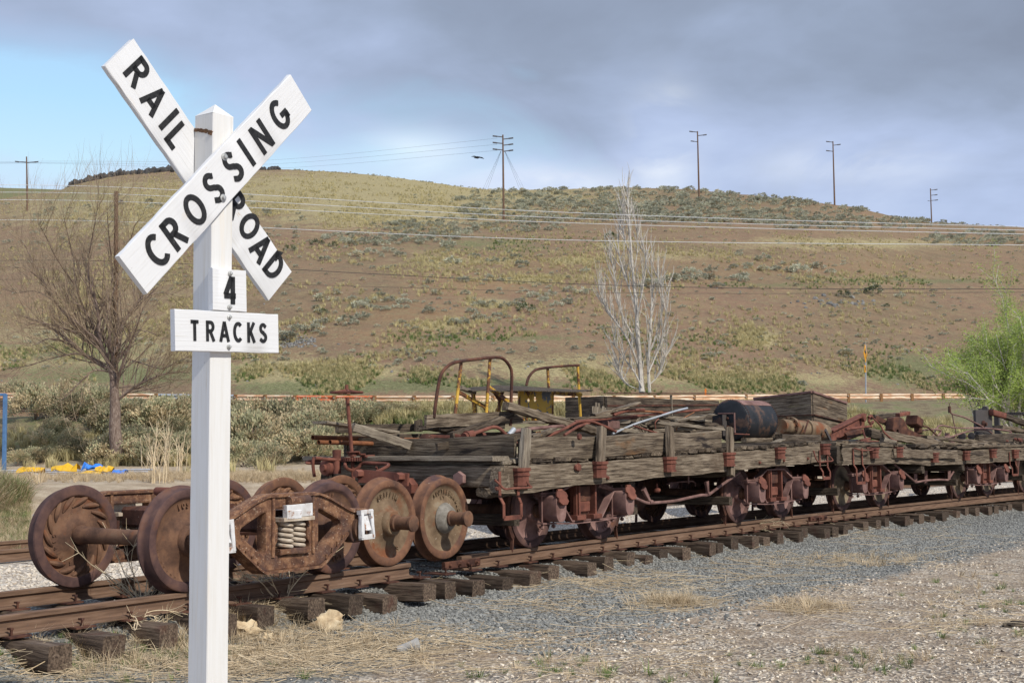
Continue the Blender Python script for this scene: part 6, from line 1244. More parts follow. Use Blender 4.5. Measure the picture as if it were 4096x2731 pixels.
for i in range(len(GP)-1):
    a, b = GP[i], GP[i+1]; d = (b-a).normalized(); q_ = Vector((d.y, -d.x, 0)); V = []; G = []
    for P, t in ((a-d*.02, 0), (b, 1)):
        for (z, o_) in wav:
            for th in (0, -.006): V.append(P+Vector((0, 0, z))+q_*(o_*.6+th+.05)); G.append((t*1.9+i*2, z, o_))
    n = 18; F = []
    for j in range(8): F += [(2*j, n+2*j, n+2*j+2, 2*j+2), (2*j+1, 2*j+3, n+2*j+3, n+2*j+1)]
    F += [(0, 1, n+1, n), (16, n+16, n+17, 17)]; mb = MB().add(V, F, G); c = gp_cols[i]; o = mb.build('rail_panel', 'beam_red' if 620 < c < 780 else ('galv' if 270 < c < 460 else 'beam_white'), gr, 50)
    if 620 < c < 780: o['label'] = 'rail panel gone bright rust red'
for i, P in enumerate(GP):
    g = tz(P.x, P.y); mb = MB(); q_ = Vector((-.1, -1, 0)).normalized(); mb.beam(Vector((P.x, P.y-.10, g-.1))+q_*.0, Vector((P.x, P.y-.10, P.z+.17)), .17, .12, up=q_, segs=3, rough=.004); po = mb.build('post', 'post_orange', gr)
    if 1 < i < 24: mb = MB(); mb.lathe([(0, .03), (.03, .03), (.035, 0)], Vector((P.x-.02, P.y-.17, P.z+.04)), q_, 6); mb.build('post_bolt', 'bolt', po)
def utility_pole(px, ytop, ybase, label, arms, Y=None, r=.16, guy=False, name='utility_pole', mat='pole', lean=0):
    b = hit(px, ybase) if Y is None else None
    if b is None and Y is None: Y = 234.
    if Y is not None: p = at(px, ybase, Y); b = Vector((p.x, Y, tz(p.x, Y)))
    Yb = b.y; top = at(px-lean, ytop, Yb); t = thing(name, label, 'utility pole', b, 'utility poles' if False else None)
    mb = MB(); mb.tube([b-Vector((0, 0, .6)), (b+top)/2, top], r, 9, r1=r*.62); mb.build('shaft', mat, t)
    for (y, side, ln) in arms:
        p = at(px-lean*.9, y, Yb); mb = MB(); ax = Vector((1, 0, 0)); q_ = p+ax*side*ln; k_ = min(1, ln); mb.beam(p, q_+Vector((0, 0, .12*abs(side)*k_)), .09*k_+.02, .10*k_+.02); mb.tube([q_-ax*side*.35*k_+Vector((0, 0, .08)), q_+ax*side*.25*k_+Vector((0, 0, .16*k_))], .10*k_, 8); mb.build('insulator_arm', 'insul', t)
    return t, b, top, Yb
P1 = utility_pole(1157, 310, 507, 'tall hillside utility pole with three pairs of insulator arms and guy wires', [(315, -1, 1.1), (320, 1, 1.1), (330, -1, 1.1), (334, 1, 1.1), (345, -1, 1.1), (348, 1, 1.1)], lean=2)
P2 = utility_pole(1606, 302, 462, 'hillside utility pole above the sagebrush belt, right of the middle', [(304, -1, 1.1), (312, 1, 1.2), (326, -1, .9)], lean=4)
P3 = utility_pole(1917, 325, 470, 'utility pole standing on the skyline where the ridge drops', [(327, -1, 1.0), (334, 1, 1.1), (348, -1, 1.0)], lean=4)
P4 = utility_pole(2140, 433, 516, 'small far utility pole behind the ridge at the right', [(437, 1, 1.2), (449, 1, 1.2), (462, -1, .5), (461, 1, 1.3)], Y=275, lean=3)
P5 = utility_pole(63, 360, 485, 'far left utility pole with a single crossbar', [(373, -1, 1.6), (374, 1, 1.6)], lean=2)
P6 = utility_pole(266, 440, 930, 'weathered brown utility pole behind the big bare tree', [(449, 1, .12), (464, 1, .22), (452, -1, .1)], Y=54, r=.13, lean=-1)
gw = MB()
for dx in (-52, -46, -40, 40, 46, 52):
    e = hit(1157+dx, 436+8) or at(1157+dx, 436, P1[3]); gw.tube([at(1155+dx*.1, 348, P1[3]), e], .014, 4)
gw.build('guy_wire', 'thin_wire', P1[0], 0)['kind'] = 'stuff'
def wire(P, r, label, mat, sag=0.):
    pts = []
    for a, b in zip(P, P[1:]):
        for i in range(16): t = i/16; p = a.lerp(b, t); p.z -= sag*4*t*(1-t)*(b-a).length; pts.append(p)
    pts.append(P[-1]); mb = MB(); mb.tube(pts, r, 5, caps=False); return single(mb, 'overhead_wire', mat, label, 'overhead wire')
for (yl, y0, ym, yr, lab) in ((428, 430, 484, 521, 'uppermost bright overhead wire crossing in front of the hill'), (446, 446, 497, 529, 'second bright overhead wire from the top'), (463, 463, 508, 538, 'third bright overhead wire from the top'), (508, 509, 548, 563, 'lowest bright overhead wire, some way below the other three')):
    P = [at(-260, yl-2, 54), at(267, y0, 54), at(1250, ym+2, 50), at(2352, yr, 46), at(2900, yr+4, 45)]
    pts = catmull(P, 14); mb = MB(); mb.tube(pts, .0105, 5, caps=False); single(mb, 'overhead_wire', 'wire', lab, 'overhead wire')
for (yl, y0, ym, yr, lab, r) in ((606, 600, 655, 664, 'black overhead cable below the bright wires', .010), (646, 643, 672, 671, 'thin lower black overhead cable', .006)):
    P = [at(-260, yl, 54), at(267, y0, 54), at(1400, ym, 50), at(2352, yr, 46), at(2900, yr-3, 45)]; mb = MB(); mb.tube(catmull(P, 14), r, 5, caps=False); single(mb, 'overhead_wire', 'cable', lab, 'overhead cable')
for k, (a, b, c_, lab) in enumerate(((371, 369, 318, 'top thin far wire between the hillside poles'), (374, 378, 332, 'middle thin far wire between the hillside poles'), (375, 388, 346, 'lowest thin far wire between the hillside poles'))):
    P = [at(-200, a+8, 310), at(62, a, P5[3]), at(600, b, 240), at(1142, c_, P1[3])]; mb = MB(); mb.tube(catmull(P, 12), .012, 4, caps=False); single(mb, 'overhead_wire', 'thin_wire', lab, 'overhead wire')
# warning sign by the road
bs = at(1988, 912, 79.5); bs = Vector((bs.x, 79.5, tz(bs.x, 79.5))); ws = thing('road_sign', 'yellow diamond bend warning sign seen nearly edge on, speed plate under it', 'road sign', bs)
top = at(1988, 790, 79.5); mb = MB(); mb.tube([bs-Z*.3, top], .045, 8); mb.build('sign_post', 'galv', ws)
c = at(1987, 812, 79.4); sx = Vector((math.cos(1.08), math.sin(1.08), 0)); h_ = .60
mb = MB(); plate2d(mb, [rnd_poly([(0, h_), (h_*.78, 0), (0, -h_), (-h_*.78, 0)][::-1], .05)], .01, c-Vector((0, .06, 0)), sx, Z, .0); mb.build('diamond_plate', 'sign_yellow', ws)
nrm = Vector((sx.y, -sx.x, 0)); mb = MB(); mb.ribbon([(.12, -.30), (.12, .05), (-.06, .16)], .11, c-Vector((0, .06, 0))+nrm*.012, sx, Z); mb.ribbon([(-.02, .26), (-.2, .12), (.02, .02)], .09, c-Vector((0, .06, 0))+nrm*.012, sx, Z); mb.build('arrow', 'black', ws, 0)
c2 = at(1987, 847, 79.4); mb = MB(); mb.beam(c2-Vector((0, .06, 0))-sx*.26, c2-Vector((0, .06, 0))+sx*.26, .01, .42, up=Z); pl_ = mb.build('speed_plate', 'sign_yellow', ws)
mb = MB(); 
for ch, dx in (('3', -.11), ('5', .11)): letter(mb, ch, c2-Vector((0, .06, 0))+sx*dx+nrm*.012, sx, Z, .22, 1, .18)
mb.build('speed_figures', 'black', pl_, 0)
p = at(1619, 897, 73.5); mb = MB(); g = tz(p.x, 73.5); mb.beam(Vector((p.x, 73.5, g-.1)), Vector((p.x+.04, 73.5, p.z+.12)), .10, .03, up=(0, 1, 0)); single(mb, 'marker_post', 'orange', 'small orange marker post just above the plank box', 'marker post')
# blue frame, pipes and plastic at the left edge
YB = 36.; fb = thing('pipe_rack', 'blue painted steel rack post at the left edge', 'steel rack', Vector((at(10, 1095, YB).x, YB, tz(at(10, 1095, YB).x, YB))))
gz0 = tz(at(10, 1090, YB).x, YB)
for (a, b, w) in (((12, 905), (9, 1092), .10), ((-60, 907), (14, 906), .07), ((-52, 905), (-55, 1092), .10)): mb = MB(); mb.beam(at(*a, YB), at(*b, YB), w, w, up=(0, 1, 0)); mb.build('upright' if abs(a[0]-b[0]) < 10 else 'top_rail', 'blue', fb)
for y in (937, 970, 1000, 1035): mb = MB(); mb.beam(at(-60, y, YB), at(10, y+2, YB), .03, .02); mb.build('shelf_bar', 'dark_steel', fb)
for k, (y, x1, lab) in enumerate(((1079, 350, 'topmost long grey pipe behind the wheels at the left'), (1083, 340, 'second long grey pipe at the left'), (1087, 320, 'third long grey pipe at the left'), (1091, 300, 'lowest long grey pipe at the left'))):
    a = at(-120, y+3, 35.5-k*.12); b = at(x1, y-1+k, 35.5-k*.12); mb = MB(); mb.tube([a, b], .026, 8); single(mb, 'long_pipe', 'pipe_grey', lab, 'pipe')
def crumple(px, py, w, h, Y, mat, lab):
    c = at(px, py, Y); g = tz(c.x, c.y); n = 6; V = []; r = random.Random(px)
    W2, H2 = w/3030*Y, h*1.7/3030*Y
    for i in range(n):
        for j in range(4): V.append(Vector((c.x+(i/(n-1)-.5)*W2+r.uniform(-.03, .03), Y+(j-1.5)*.12+r.uniform(-.04, .04), max(g+.02, c.z-H2/2)+H2*(.25+.75*math.sin(PI*(j+.5)/4))*r.uniform(.55, 1.0))))
    F = [(i*4+j, (i+1)*4+j, (i+1)*4+j+1, i*4+j+1) for i in range(n-1) for j in range(3)]; m = len(V); V2 = V+[v-Vector((0, 0, .012)) for v in V]
    F2 = F+[tuple(m+k for k in f[::-1]) for f in F]; single(MB().add(V2, F2), 'plastic_sheet', mat, lab, 'plastic scrap', sharp=0)
crumple(70, 1093, 60, 14, 34.2, 'yellow_plastic', 'leftmost crumpled yellow plastic sheet by the grey pipes'); crumple(150, 1088, 60, 20, 34.3, 'yellow_plastic', 'largest crumpled yellow plastic sheet by the grey pipes'); crumple(215, 1088, 46, 22, 34.4, 'blue_bright', 'bright blue plastic sheet between the yellow ones'); crumple(240, 1096, 38, 16, 34.1, 'yellow_plastic', 'small yellow plastic sheet below the blue one'); crumple(275, 1099, 30, 10, 34.0, 'blue_bright', 'small blue plastic scrap right of the others'); crumple(205, 1103, 60, 8, 33.9, 'yellow_plastic', 'flat strip of yellow plastic in front')
# bird
c = at(1097, 362, 120); mb = MB(); mb.tube([c+Vector((-.35, 0, -.03)), c, c+Vector((.30, 0, .03))], lambda t: .02+.10*math.sin(PI*t), 8)
for sg in (-1, 1):
    w = [c+Vector((-.12, 0, .04)), c+Vector((.12, 0, .04)), c+Vector((sg*.35+.05, sg*.3, .10)), c+Vector((sg*.60, sg*.5, -.02)), c+Vector((sg*.3-.08, sg*.25, .02))]; mb.add(w+[v-Vector((0, 0, .02)) for v in w], [(0, 1, 2, 4), (4, 2, 3), (9, 7, 6, 5), (8, 7, 9)])
single(mb, 'bird', 'bird', 'dark bird gliding in the sky left of the tall pole', 'bird')
# ------------------------------------------------------------------ vegetation
def leafy(seed, n, rad, hgt, leaf, mats, up=.45, clumps=24, base=.0, dry=.35, stems=8, flatb=.25):
    """bush of many small leaf blades gathered in clumps on a rounded, gappy crown"""
    r = random.Random(seed); V = []; F = []; MI = []; G = []
    cl = []
    for i in range(clumps):
        a = r.uniform(0, 2*PI); e = math.asin(r.uniform(-.1, 1)); q = r.uniform(.62, 1.0); cl.append((Vector((math.cos(a)*math.cos(e)*rad*q, math.sin(a)*math.cos(e)*rad*q, max(.06*hgt, hgt*(.30+.62*math.sin(e)*q)))), r.uniform(.55, 1.15), r.random() < dry))
    for i in range(n):
        c, s, d = cl[r.randrange(clumps)]; g = Vector((r.gauss(0, 1), r.gauss(0, 1), r.gauss(0, .8)))*(.15*rad*s); p = c+g; p.z = max(.02, p.z)
        dr = (Vector((p.x, p.y, (p.z-hgt*.25)*1.2)).normalized()+Vector((r.uniform(-.5, .5), r.uniform(-.5, .5), up+r.uniform(-.2, .4)))).normalized()
        w = dr.cross(Vector((r.uniform(-1, 1), r.uniform(-1, 1), r.uniform(-1, 1)))).normalized()*leaf*r.uniform(.22, .42); L = dr*leaf*r.uniform(.7, 1.5); b = len(V)
        V += [p-w*.5, p+L*.5-w, p+L, p+L*.5+w]; F.append((b, b+1, b+2, b+3)); MI.append(1 if (d if r.random() < .8 else r.random() < dry) else 0); G += [tuple(p+Vector((seed, 0, 0)))]*4
    for i in range(stems):
        c = cl[r.randrange(clumps)][0]; b = len(V); w = Vector((-c.y, c.x, 0)).normalized()*.012*rad
        V += [Vector((0, 0, 0))-w*2, Vector((0, 0, 0))+w*2, c+w, c-w]; F.append((b, b+1, b+2, b+3)); MI.append(2); G += [tuple(c)]*4
    me = bpy.data.meshes.new('bush'); me.from_pydata([tuple(v) for v in V], [], F); a = me.attributes.new('gp', 'FLOAT_VECTOR', 'POINT'); a.data.foreach_set('vector', np.array(G, dtype=np.float32).ravel())
    for m in mats: me.materials.append(M[m])
    me.polygons.foreach_set('material_index', MI); me.update(); return me
SB = [leafy(40+i, 3600, .85, 1.15, .085, ('sage', 'sage_tan', 'bark'), clumps=44, dry=.42, up=.7, stems=14) for i in range(5)]
FB = [leafy(60+i, 420, .85, .95, .17, ('sage_far', 'sage_tan' if i == 0 else 'sage_far', 'bark'), clumps=20, dry=.3, up=.35, stems=4) for i in range(5)]
GB = [leafy(80+i, 700, .9, 1.0, .12, ('shrub_green', 'sage_far', 'bark'), clumps=22, dry=.4, up=.5, stems=6) for i in range(2)]
def bush(me, name, P, s, sz, label, cat, group):
    o = bpy.data.objects.new(name, me); COL.objects.link(o); o.location = (P.x, P.y, P.z-.04); o.rotation_euler = (0, 0, random.uniform(0, 6.28)); o.scale = (s*random.uniform(.85, 1.15), s*random.uniform(.85, 1.15), sz*random.uniform(.85, 1.1)); return tag(o, label, cat, group)
random.seed(33)
BANK = []
for (x0, x1, y0, y1, n, s0, s1) in ((15, 250, 925, 985, 15, .9, 1.4), (90, 250, 1000, 1062, 7, .6, 1.0), (170, 440, 925, 1000, 15, .9, 1.5), (250, 440, 990, 1068, 11, .8, 1.3), (525, 740, 935, 1000, 13, 1.0, 1.6), (525, 730, 985, 1066, 16, .9, 1.5), (735, 880, 935, 985, 8, .7, 1.2), (20, 120, 1040, 1066, 3, .5, .7), (880, 960, 940, 965, 3, .5, .8), (1230, 1330, 925, 945, 4, .5, .9)):
    for i in range(n): BANK.append((random.uniform(x0, x1), random.uniform(y0, y1), random.uniform(s0, s1)))
BANK += [(40, 1070, .55), (300, 1066, .9), (355, 1066, .8), (405, 1070, .7), (560, 1072, .9), (620, 1074, .8), (700, 1040, 1.1), (735, 1010, 1.2), (770, 985, 1.1), (640, 960, 1.5), (865, 965, .9)]
for (x, y, s) in BANK:
    P = hit(x, y, 28)
    if P is None: continue
    w_ = 'left of the bare tree' if x < 255 else ('between bare tree and sign post' if x < 480 else ('between sign post and brake wheel' if x < 900 else 'behind the loaded flatcar'))
    hm = max(.32, (y-(912 if x < 260 else (921 if x < 500 else 929)))/3030*P.y/1.0+(.45 if x < 250 else 0)); hm += random.random()**2*(.6 if x < 500 else .14)*(s > .8); sv_ = min(s*1.05, hm); s = min(s, sv_*1.35)
    bush(random.choice(SB), 'sagebrush', P, s, sv_, 'bushy grey-green sagebrush on the road bank '+w_, 'sagebrush', 'sagebrush thicket on the bank, '+w_)
def c2(x, y): return ((1000+x/1.568)*.5742, (480+y/1.568)*.5742)
def c3(x, y): return ((2400+x/1.3868)*.5742, (480+y/1.3868)*.5742)
HB = [(*c2(x, y), s) for x, y, s in ((460, 1135, 44), (550, 1098, 28), (540, 1150, 20), (630, 1140, 32), (820, 1105, 28), (415, 1192, 30), (315, 1208, 22), (690, 1182, 46), (740, 1180, 30), (800, 1195, 34), (850, 1195, 26), (925, 1185, 30), (875, 1142, 34), (800, 1147, 30), (965, 1155, 38), (720, 1150, 36), (610, 1262, 38), (705, 1255, 44), (575, 1292, 40), (650, 1287, 34), (450, 1292, 46), (300, 1335, 60), (380, 1330, 60), (190, 1390, 70), (245, 1385, 60), (1120, 1028, 30), (1335, 1022, 38), (1175, 1100, 34), (1120, 1212, 38), (1350, 1098, 28), (1505, 1093, 26), (1390, 1215, 36), (1480, 1178, 36), (1515, 1158, 30), (1435, 1168, 36), (1690, 1140, 28), (1780, 1115, 38), (1885, 1105, 36), (1838, 1142, 34), (2000, 1078, 32), (2080, 1095, 40), (2100, 960, 34), (1450, 1262, 52), (1552, 1232, 34), (1340, 1285, 46), (1285, 1285, 40), (1985, 1158, 40), (1925, 1170, 34), (1275, 905, 50), (1525, 892, 36), (1705, 915, 38), (1605, 888, 26), (1665, 872, 36), (660, 860, 40), (760, 845, 44), (870, 830, 40), (470, 885, 34), (940, 858, 36), (1410, 868, 34), (1500, 1008, 26), (1565, 1015, 26), (1490, 985, 24), (1595, 1180, 34), (1650, 1165, 34), (700, 780, 40), (820, 790, 44), (640, 790, 40), (1345, 730, 44), (1240, 800, 46))]
HB += [(*c3(x, y), s) for x, y, s in ((400, 900, 50), (440, 895, 46), (550, 888, 48), (620, 845, 36), (500, 862, 44), (630, 890, 36), (780, 892, 46), (800, 900, 34), (820, 822, 34), (740, 822, 30), (905, 782, 44), (920, 840, 40), (975, 840, 40), (1045, 842, 30), (1110, 850, 56), (1215, 830, 44), (1280, 855, 34), (1055, 888, 22), (650, 935, 40), (300, 935, 60), (250, 930, 50), (1360, 1305, 44), (770, 755, 28), (1010, 805, 24), (610, 1320, 36), (1660, 985, 34), (1120, 1480, 30))]
GBP = [(*c2(465, 1215), 46), (*c2(1730, 1205), 80), (*c2(250, 825), 60), (*c2(420, 785), 60), (*c2(520, 800), 50), (*c2(1240, 790), 34), (*c3(1350, 985), 70), (*c3(1520, 975), 90), (*c3(1590, 1045), 34), (*c3(60, 660), 60), (*c3(1840, 1440), 36)]
nn = 0
def hillbush(x, y, w, lst, label, group, cat='sagebrush', name='sagebrush'):
    global nn
    P = hit(x, y, 60)
    if P is None: return
    s = w*.5742/1.5/3030*P.y/1.7; bush(random.choice(lst), name, P, s, s*.95, label, cat, group); nn += 1
for (x, y, w) in HB:
    w_ = 'left of the pale poplar' if x < 1440 else 'right of the pale poplar'; hillbush(x, y, w*2.0, FB, 'larger rounded sagebrush standing apart on the open lower slope '+w_, 'sagebrush on the open lower slope '+w_)
for (x, y, w) in GBP: hillbush(x, y, w*1.3, GB, 'darker green shrub among the grey sagebrush of the hillside', 'dark green shrubs on the hillside', 'shrub', 'green_shrub')
BELT = [(1500, 455, 470, 22, 90), (1280, 485, 230, 24, 60), (1080, 520, 230, 18, 40), (900, 550, 160, 14, 26), (1700, 485, 300, 26, 60), (1960, 515, 260, 14, 50), (2250, 550, 130, 18, 26), (1560, 500, 220, 16, 40), (300, 520, 420, 70, 26)]
pool = []
for (x, y, rx, ry, n) in BELT:
    for i in range(n*4):
        a = random.uniform(0, 6.28); q_ = math.sqrt(random.random()); pool.append((x+rx*q_*math.cos(a), y+ry*q_*math.sin(a), random.uniform(13, 27)))
random.shuffle(pool); rest = []
for (x, y, w) in pool:
    if nn < 285: w_ = 'left of the tall utility pole' if x < 1157 else ('between the tall and the second utility pole' if x < 1604 else 'right of the second utility pole'); hillbush(x, y, w*2.1, FB, 'small sagebrush under the skyline '+w_, 'sagebrush in the upper belt '+w_)
    else:
        P = hit(x, y, 60)
        if P is not None: rest.append((P, w*2.0*.5742/1.5/3030*P.y/1.7))
for i in range(150):                                        # fringe of brush along the skyline
    c = random.choice((random.uniform(640, 1170), random.uniform(1170, 2110), random.uniform(2110, 2352), random.uniform(140, 420))); u = u_of(c); y = float(np.interp(u, _yr_u, _yr))-random.uniform(0, 7); P = Vector((u*y, y, tz(u*y, y))); rest.append((P, random.uniform(.18, .42)))
for i in range(1500):
    P = hit(random.uniform(-60, 2420), random.uniform(430, 850), 60)
    if P is not None: rest.append((P, random.uniform(.10, .34)))
pf = [bpy.data.objects.new('far_bush', m) for m in FB]
scatter('far_sagebrush', [p for p, s in rest], [(0, 0, random.uniform(0, 6.28)) for _ in rest], [(s, s, s*.9) for p, s in rest], pf)
# grasses
def tuft(seed, n, h, spread, w, mat, lean=.5):
    r = random.Random(seed); mb = MB()
    for i in range(n):
        a = r.uniform(0, 6.28); d = Vector((math.cos(a), math.sin(a), 0)); b = d*r.uniform(0, spread*.4); hh = h*r.uniform(.5, 1.1); l = lean*r.uniform(.2, 1.2); sd_ = Vector((-d.y, d.x, 0))*w
        p1 = b+d*hh*l*.35+Vector((0, 0, hh*.6)); p2 = b+d*hh*l+Vector((0, 0, hh)); mb.add([b-sd_, b+sd_, p1+sd_*.7, p1-sd_*.7, p2], [(0, 1, 2, 3), (3, 2, 4)])
    return proto(mb, 'tuft', mat)
TD = [tuft(i, 34, .55, .4, .014, 'grass_dry', .6) for i in range(4)]; TG = [tuft(10+i, 34, .40, .4, .016, 'grass_green', .5) for i in range(3)]
def wsample(L, n, rad0=60, ymax=905):
    out = []; tot = sum(rx*ry*a for _, _, rx, ry, a in L)
    for (x, y, rx, ry, a) in L:
        for i in range(int(n*rx*ry*a/tot)):
            X_, Y_ = random.gauss(x, rx*.6), random.gauss(y, ry*.55)
            if -60 < X_ < 2420 and Y_ < ymax: out.append((X_, Y_))
    return out
def grass(name, L, n, protos, s0, s1, rad0=60, ymax=905, clump=.45):
    pts = []
    for (x, y) in wsample(L, n, rad0, ymax):
        P = hit(x, y, rad0)
        if P is None: continue
        if fbm(P.x*.16, P.y*.11, 3, 91) < -clump*.12: continue
        for k in range(random.choice((1, 1, 2, 3))): q_ = P+Vector((random.gauss(0, .4), random.gauss(0, .5), 0)); q_.z = tz(q_.x, q_.y); pts.append(q_)
    n = len(pts); return scatter(name, pts, [(random.uniform(-.2, .2), random.uniform(-.2, .2), random.uniform(0, 6.28)) for _ in range(n)], [random.uniform(s0, s1) for _ in range(n)], protos)
tag_ = grass('dry_hill_grass', GRASS+[(1200, 620, 1300, 260, .28)], 21000, TD, .3, .8); grass('green_hill_grass', [b for b in GREEN if b[1] < 905 and b[1] > 500], 4500, TG, .3, .7)
BG = [(100, 880, 200, 22, 1), (350, 880, 250, 20, 1), (700, 870, 250, 26, 1), (1000, 870, 250, 24, .9), (1300, 860, 250, 24, .8), (1650, 880, 250, 18, .8), (1950, 885, 250, 14, .8), (1711, 790, 40, 8, 1.), (1700, 768, 22, 8, 1.)]
grass('roadside_dry_grass', BG, 3600, TD, .28, .62); grass('roadside_green_grass', [(x, y+8, rx, ry, a) for x, y, rx, ry, a in BG[:7]], 3200, TG, .35, .7)
BB = [(960, 960, 90, 26, .9), (2050, 965, 200, 28, 1), (2250, 980, 150, 40, 1), (1700, 930, 300, 8, .6), (600, 1085, 160, 6, .4)]
grass('bank_green_grass', BB+[(1000, 970, 60, 12, 2), (1800, 945, 500, 14, 1)], 2200, TG, .5, 1.0, 30, 1100, .2); grass('bank_dry_grass', BB+[(200, 1066, 200, 8, .5), (660, 1080, 130, 4, .4), (1950, 950, 400, 14, 1.4), (150, 1040, 120, 30, .6), (1100, 945, 260, 14, 1)], 3600, TD, .5, 1.1, 28, 1100, .2)
FT = [tuft(30+i, 46, .5, .5, .0055, 'straw', 1.0) for i in range(3)]+[tuft(40+i, 40, .42, .5, .006, 'grass_green', .8) for i in range(2)]
pts = []; pk = []
for i in range(2600):
    x = random.uniform(-160, 70)-abs(random.gauss(0, 10)); P = hit(x, random.uniform(1118+max(0, x)*.5, 1268), 12)
    if P is None: continue
    pts.append(P-Vector((0, 0, .02))); pk.append(random.choice((0, 1, 2, 3, 4, 3, 4)))
for i in range(1500):
    P = hit(random.choice((random.uniform(-40, 470), random.uniform(520, 740))), random.gauss(1097, 5), 20)
    if P: pts.append(P); pk.append(random.choice((0, 1, 2)))
scatter('lot_grass', pts, [(random.uniform(-.3, .3), random.uniform(-.1, .4), random.uniform(0, 6.28)) for _ in pts], [random.uniform(.6, 1.3)*(.85 if p.y < 27 and p.x < -9 else .30) for p in pts], FT, np.array(pk))
# ---- trees
def branch_tree(mbs, p, d, ln, r, depth, rnd, spread, up, maxd, twig, seg=3, droop=0., kids=(2, 4)):
    """grows one limb and its side branches; mbs = (thick mesh, thin mesh)"""
    P = [p.copy()]; q_ = p.copy(); dd = d.copy()
    for i in range(seg):
        dd = (dd+Vector((rnd.gauss(0, .13), rnd.gauss(0, .13), rnd.gauss(0, .10)+up*.12-droop))).normalized(); q_ = q_+dd*(ln/seg); P.append(q_.copy())
    r1 = r*.62; (mbs[0] if r > twig else mbs[1]).tube(P, r, 6 if r > .04 else (4 if r > .012 else 3), caps=False, r1=r1 if depth < maxd else r*.3)
    if depth >= maxd: return
    for k in range(rnd.randint(*kids)):
        t = rnd.uniform(.3, 1.0); i = min(int(t*seg), seg-1); b = P[i].lerp(P[i+1], t*seg-i); a = rnd.uniform(0, 6.28); o = dd.orthogonal().normalized(); o = (Matrix.Rotation(a, 3, dd)@o); nd = (dd+o*spread*rnd.uniform(.6, 1.3)+Vector((0, 0, up*.25))).normalized()
        branch_tree(mbs, b, nd, ln*rnd.uniform(.5, .78), r1*rnd.uniform(.55, .8), depth+1, rnd, spread, up, maxd, twig, seg, droop, kids)
    branch_tree(mbs, P[-1], dd, ln*.72, r1, depth+1, rnd, spread, up, maxd, twig, seg, droop, kids)
def c6(x, y, Y): return at((x/1.8444)*.5742, (1100+y/1.8444)*.5742, Y)
YT = 46.; r = random.Random(4); bt = hit(271, 1068, 30); YT = bt.y
tr = thing('bare_tree', 'large leafless brown tree with spreading limbs left of the sign post', 'tree', bt)
A = MB(); Bm = MB()
P = [bt-Vector((0, 0, .2)), c6(865, 1300, YT), c6(848, 1150, YT), c6(850, 1000, YT), c6(845, 900, YT), c6(840, 760, YT)]
mbt = MB(); mbt.tube(P, .30, 14, r1=.16, smooth=3); mbt.build('trunk', 'bark', tr)
LIMBS = [([(655, -140), (690, -330), (720, -500)], .035), ([(250, -80), (180, -220), (120, -300)], .03), ([(930, -100), (960, -250), (1000, -380)], .03), ([(820, -130), (800, -320), (790, -480)], .03), ([(540, -120), (500, -300), (470, -430)], .03), ([(400, -150), (330, -300), (280, -380)], .03), ([(1100, 60), (1180, -60), (1230, -180)], .03), ([(840, 800), (800, 650), (740, 480), (720, 250), (660, 60), (655, -140)], .12), ([(845, 760), (830, 620), (850, 470), (950, 290), (1040, 170), (1100, 60)], .11), ([(850, 860), (890, 700), (960, 510), (1010, 380), (1040, 280)], .08), ([(800, 640), (700, 500), (560, 370), (400, 190), (330, 60), (250, -80)], .09), ([(790, 690), (640, 600), (500, 490), (380, 390), (250, 330), (120, 290)], .08), ([(860, 930), (960, 850), (1100, 770), (1260, 720), (1400, 720)], .07), ([(800, 710), (690, 705), (600, 780), (500, 880), (440, 930)], .05), ([(760, 560), (680, 440), (560, 420), (420, 380), (300, 350), (180, 370)], .05), ([(870, 400), (860, 250), (870, 60), (930, -100)], .07), ([(740, 480), (640, 300), (560, 80), (540, -120)], .07), ([(660, 320), (600, 230), (520, 200), (440, 180)], .04), ([(780, 660), (600, 580), (400, 610), (200, 670), (60, 690)], .045), ([(950, 620), (1080, 660), (1200, 690), (1300, 640), (1390, 605)], .035), ([(960, 400), (1100, 420), (1220, 480)], .03), ([(400, 190), (260, 120), (120, 130), (20, 100)], .035), ([(880, 830), (1020, 820), (1160, 860), (1250, 840)], .03), ([(720, 300), (800, 150), (830, 0), (820, -130)], .05), ([(330, 60), (200, -40), (60, -60)], .035), ([(560, 80), (470, -40), (400, -150)], .04), ([(1040, 170), (1180, 130), (1330, 160)], .03), ([(500, 490), (360, 470), (230, 520), (130, 500)], .03)]
for L, rad in LIMBS:
    dy = r.uniform(-2.2, 2.2); n = len(L); Q = [c6(x, y, YT+dy*(i/(n-1))) for i, (x, y) in enumerate(L)]; C_ = catmull(Q, 4); A.tube(C_, rad, 6, caps=False, r1=rad*.25)
    for i in range(2, len(C_)):
        d = (C_[i]-C_[i-1]).normalized(); t = i/len(C_); rr_ = rad*(1-.75*t)
        for k in range(2 if rad > .05 else 2):
            o = Matrix.Rotation(r.uniform(0, 6.28), 3, d)@d.orthogonal().normalized(); nd = (d*.7+o*.8+Vector((0, 0, .35))).normalized()
            branch_tree((A, Bm), C_[i], nd, r.uniform(.8, 1.7), max(.011, rr_*.40), 0, r, .62, .9, 2, .018, 3, 0, (2, 3))
A.build('limbs', 'bark', tr, 0); Bm.build('twigs', 'twig', tr, 0)['kind'] = 'stuff'
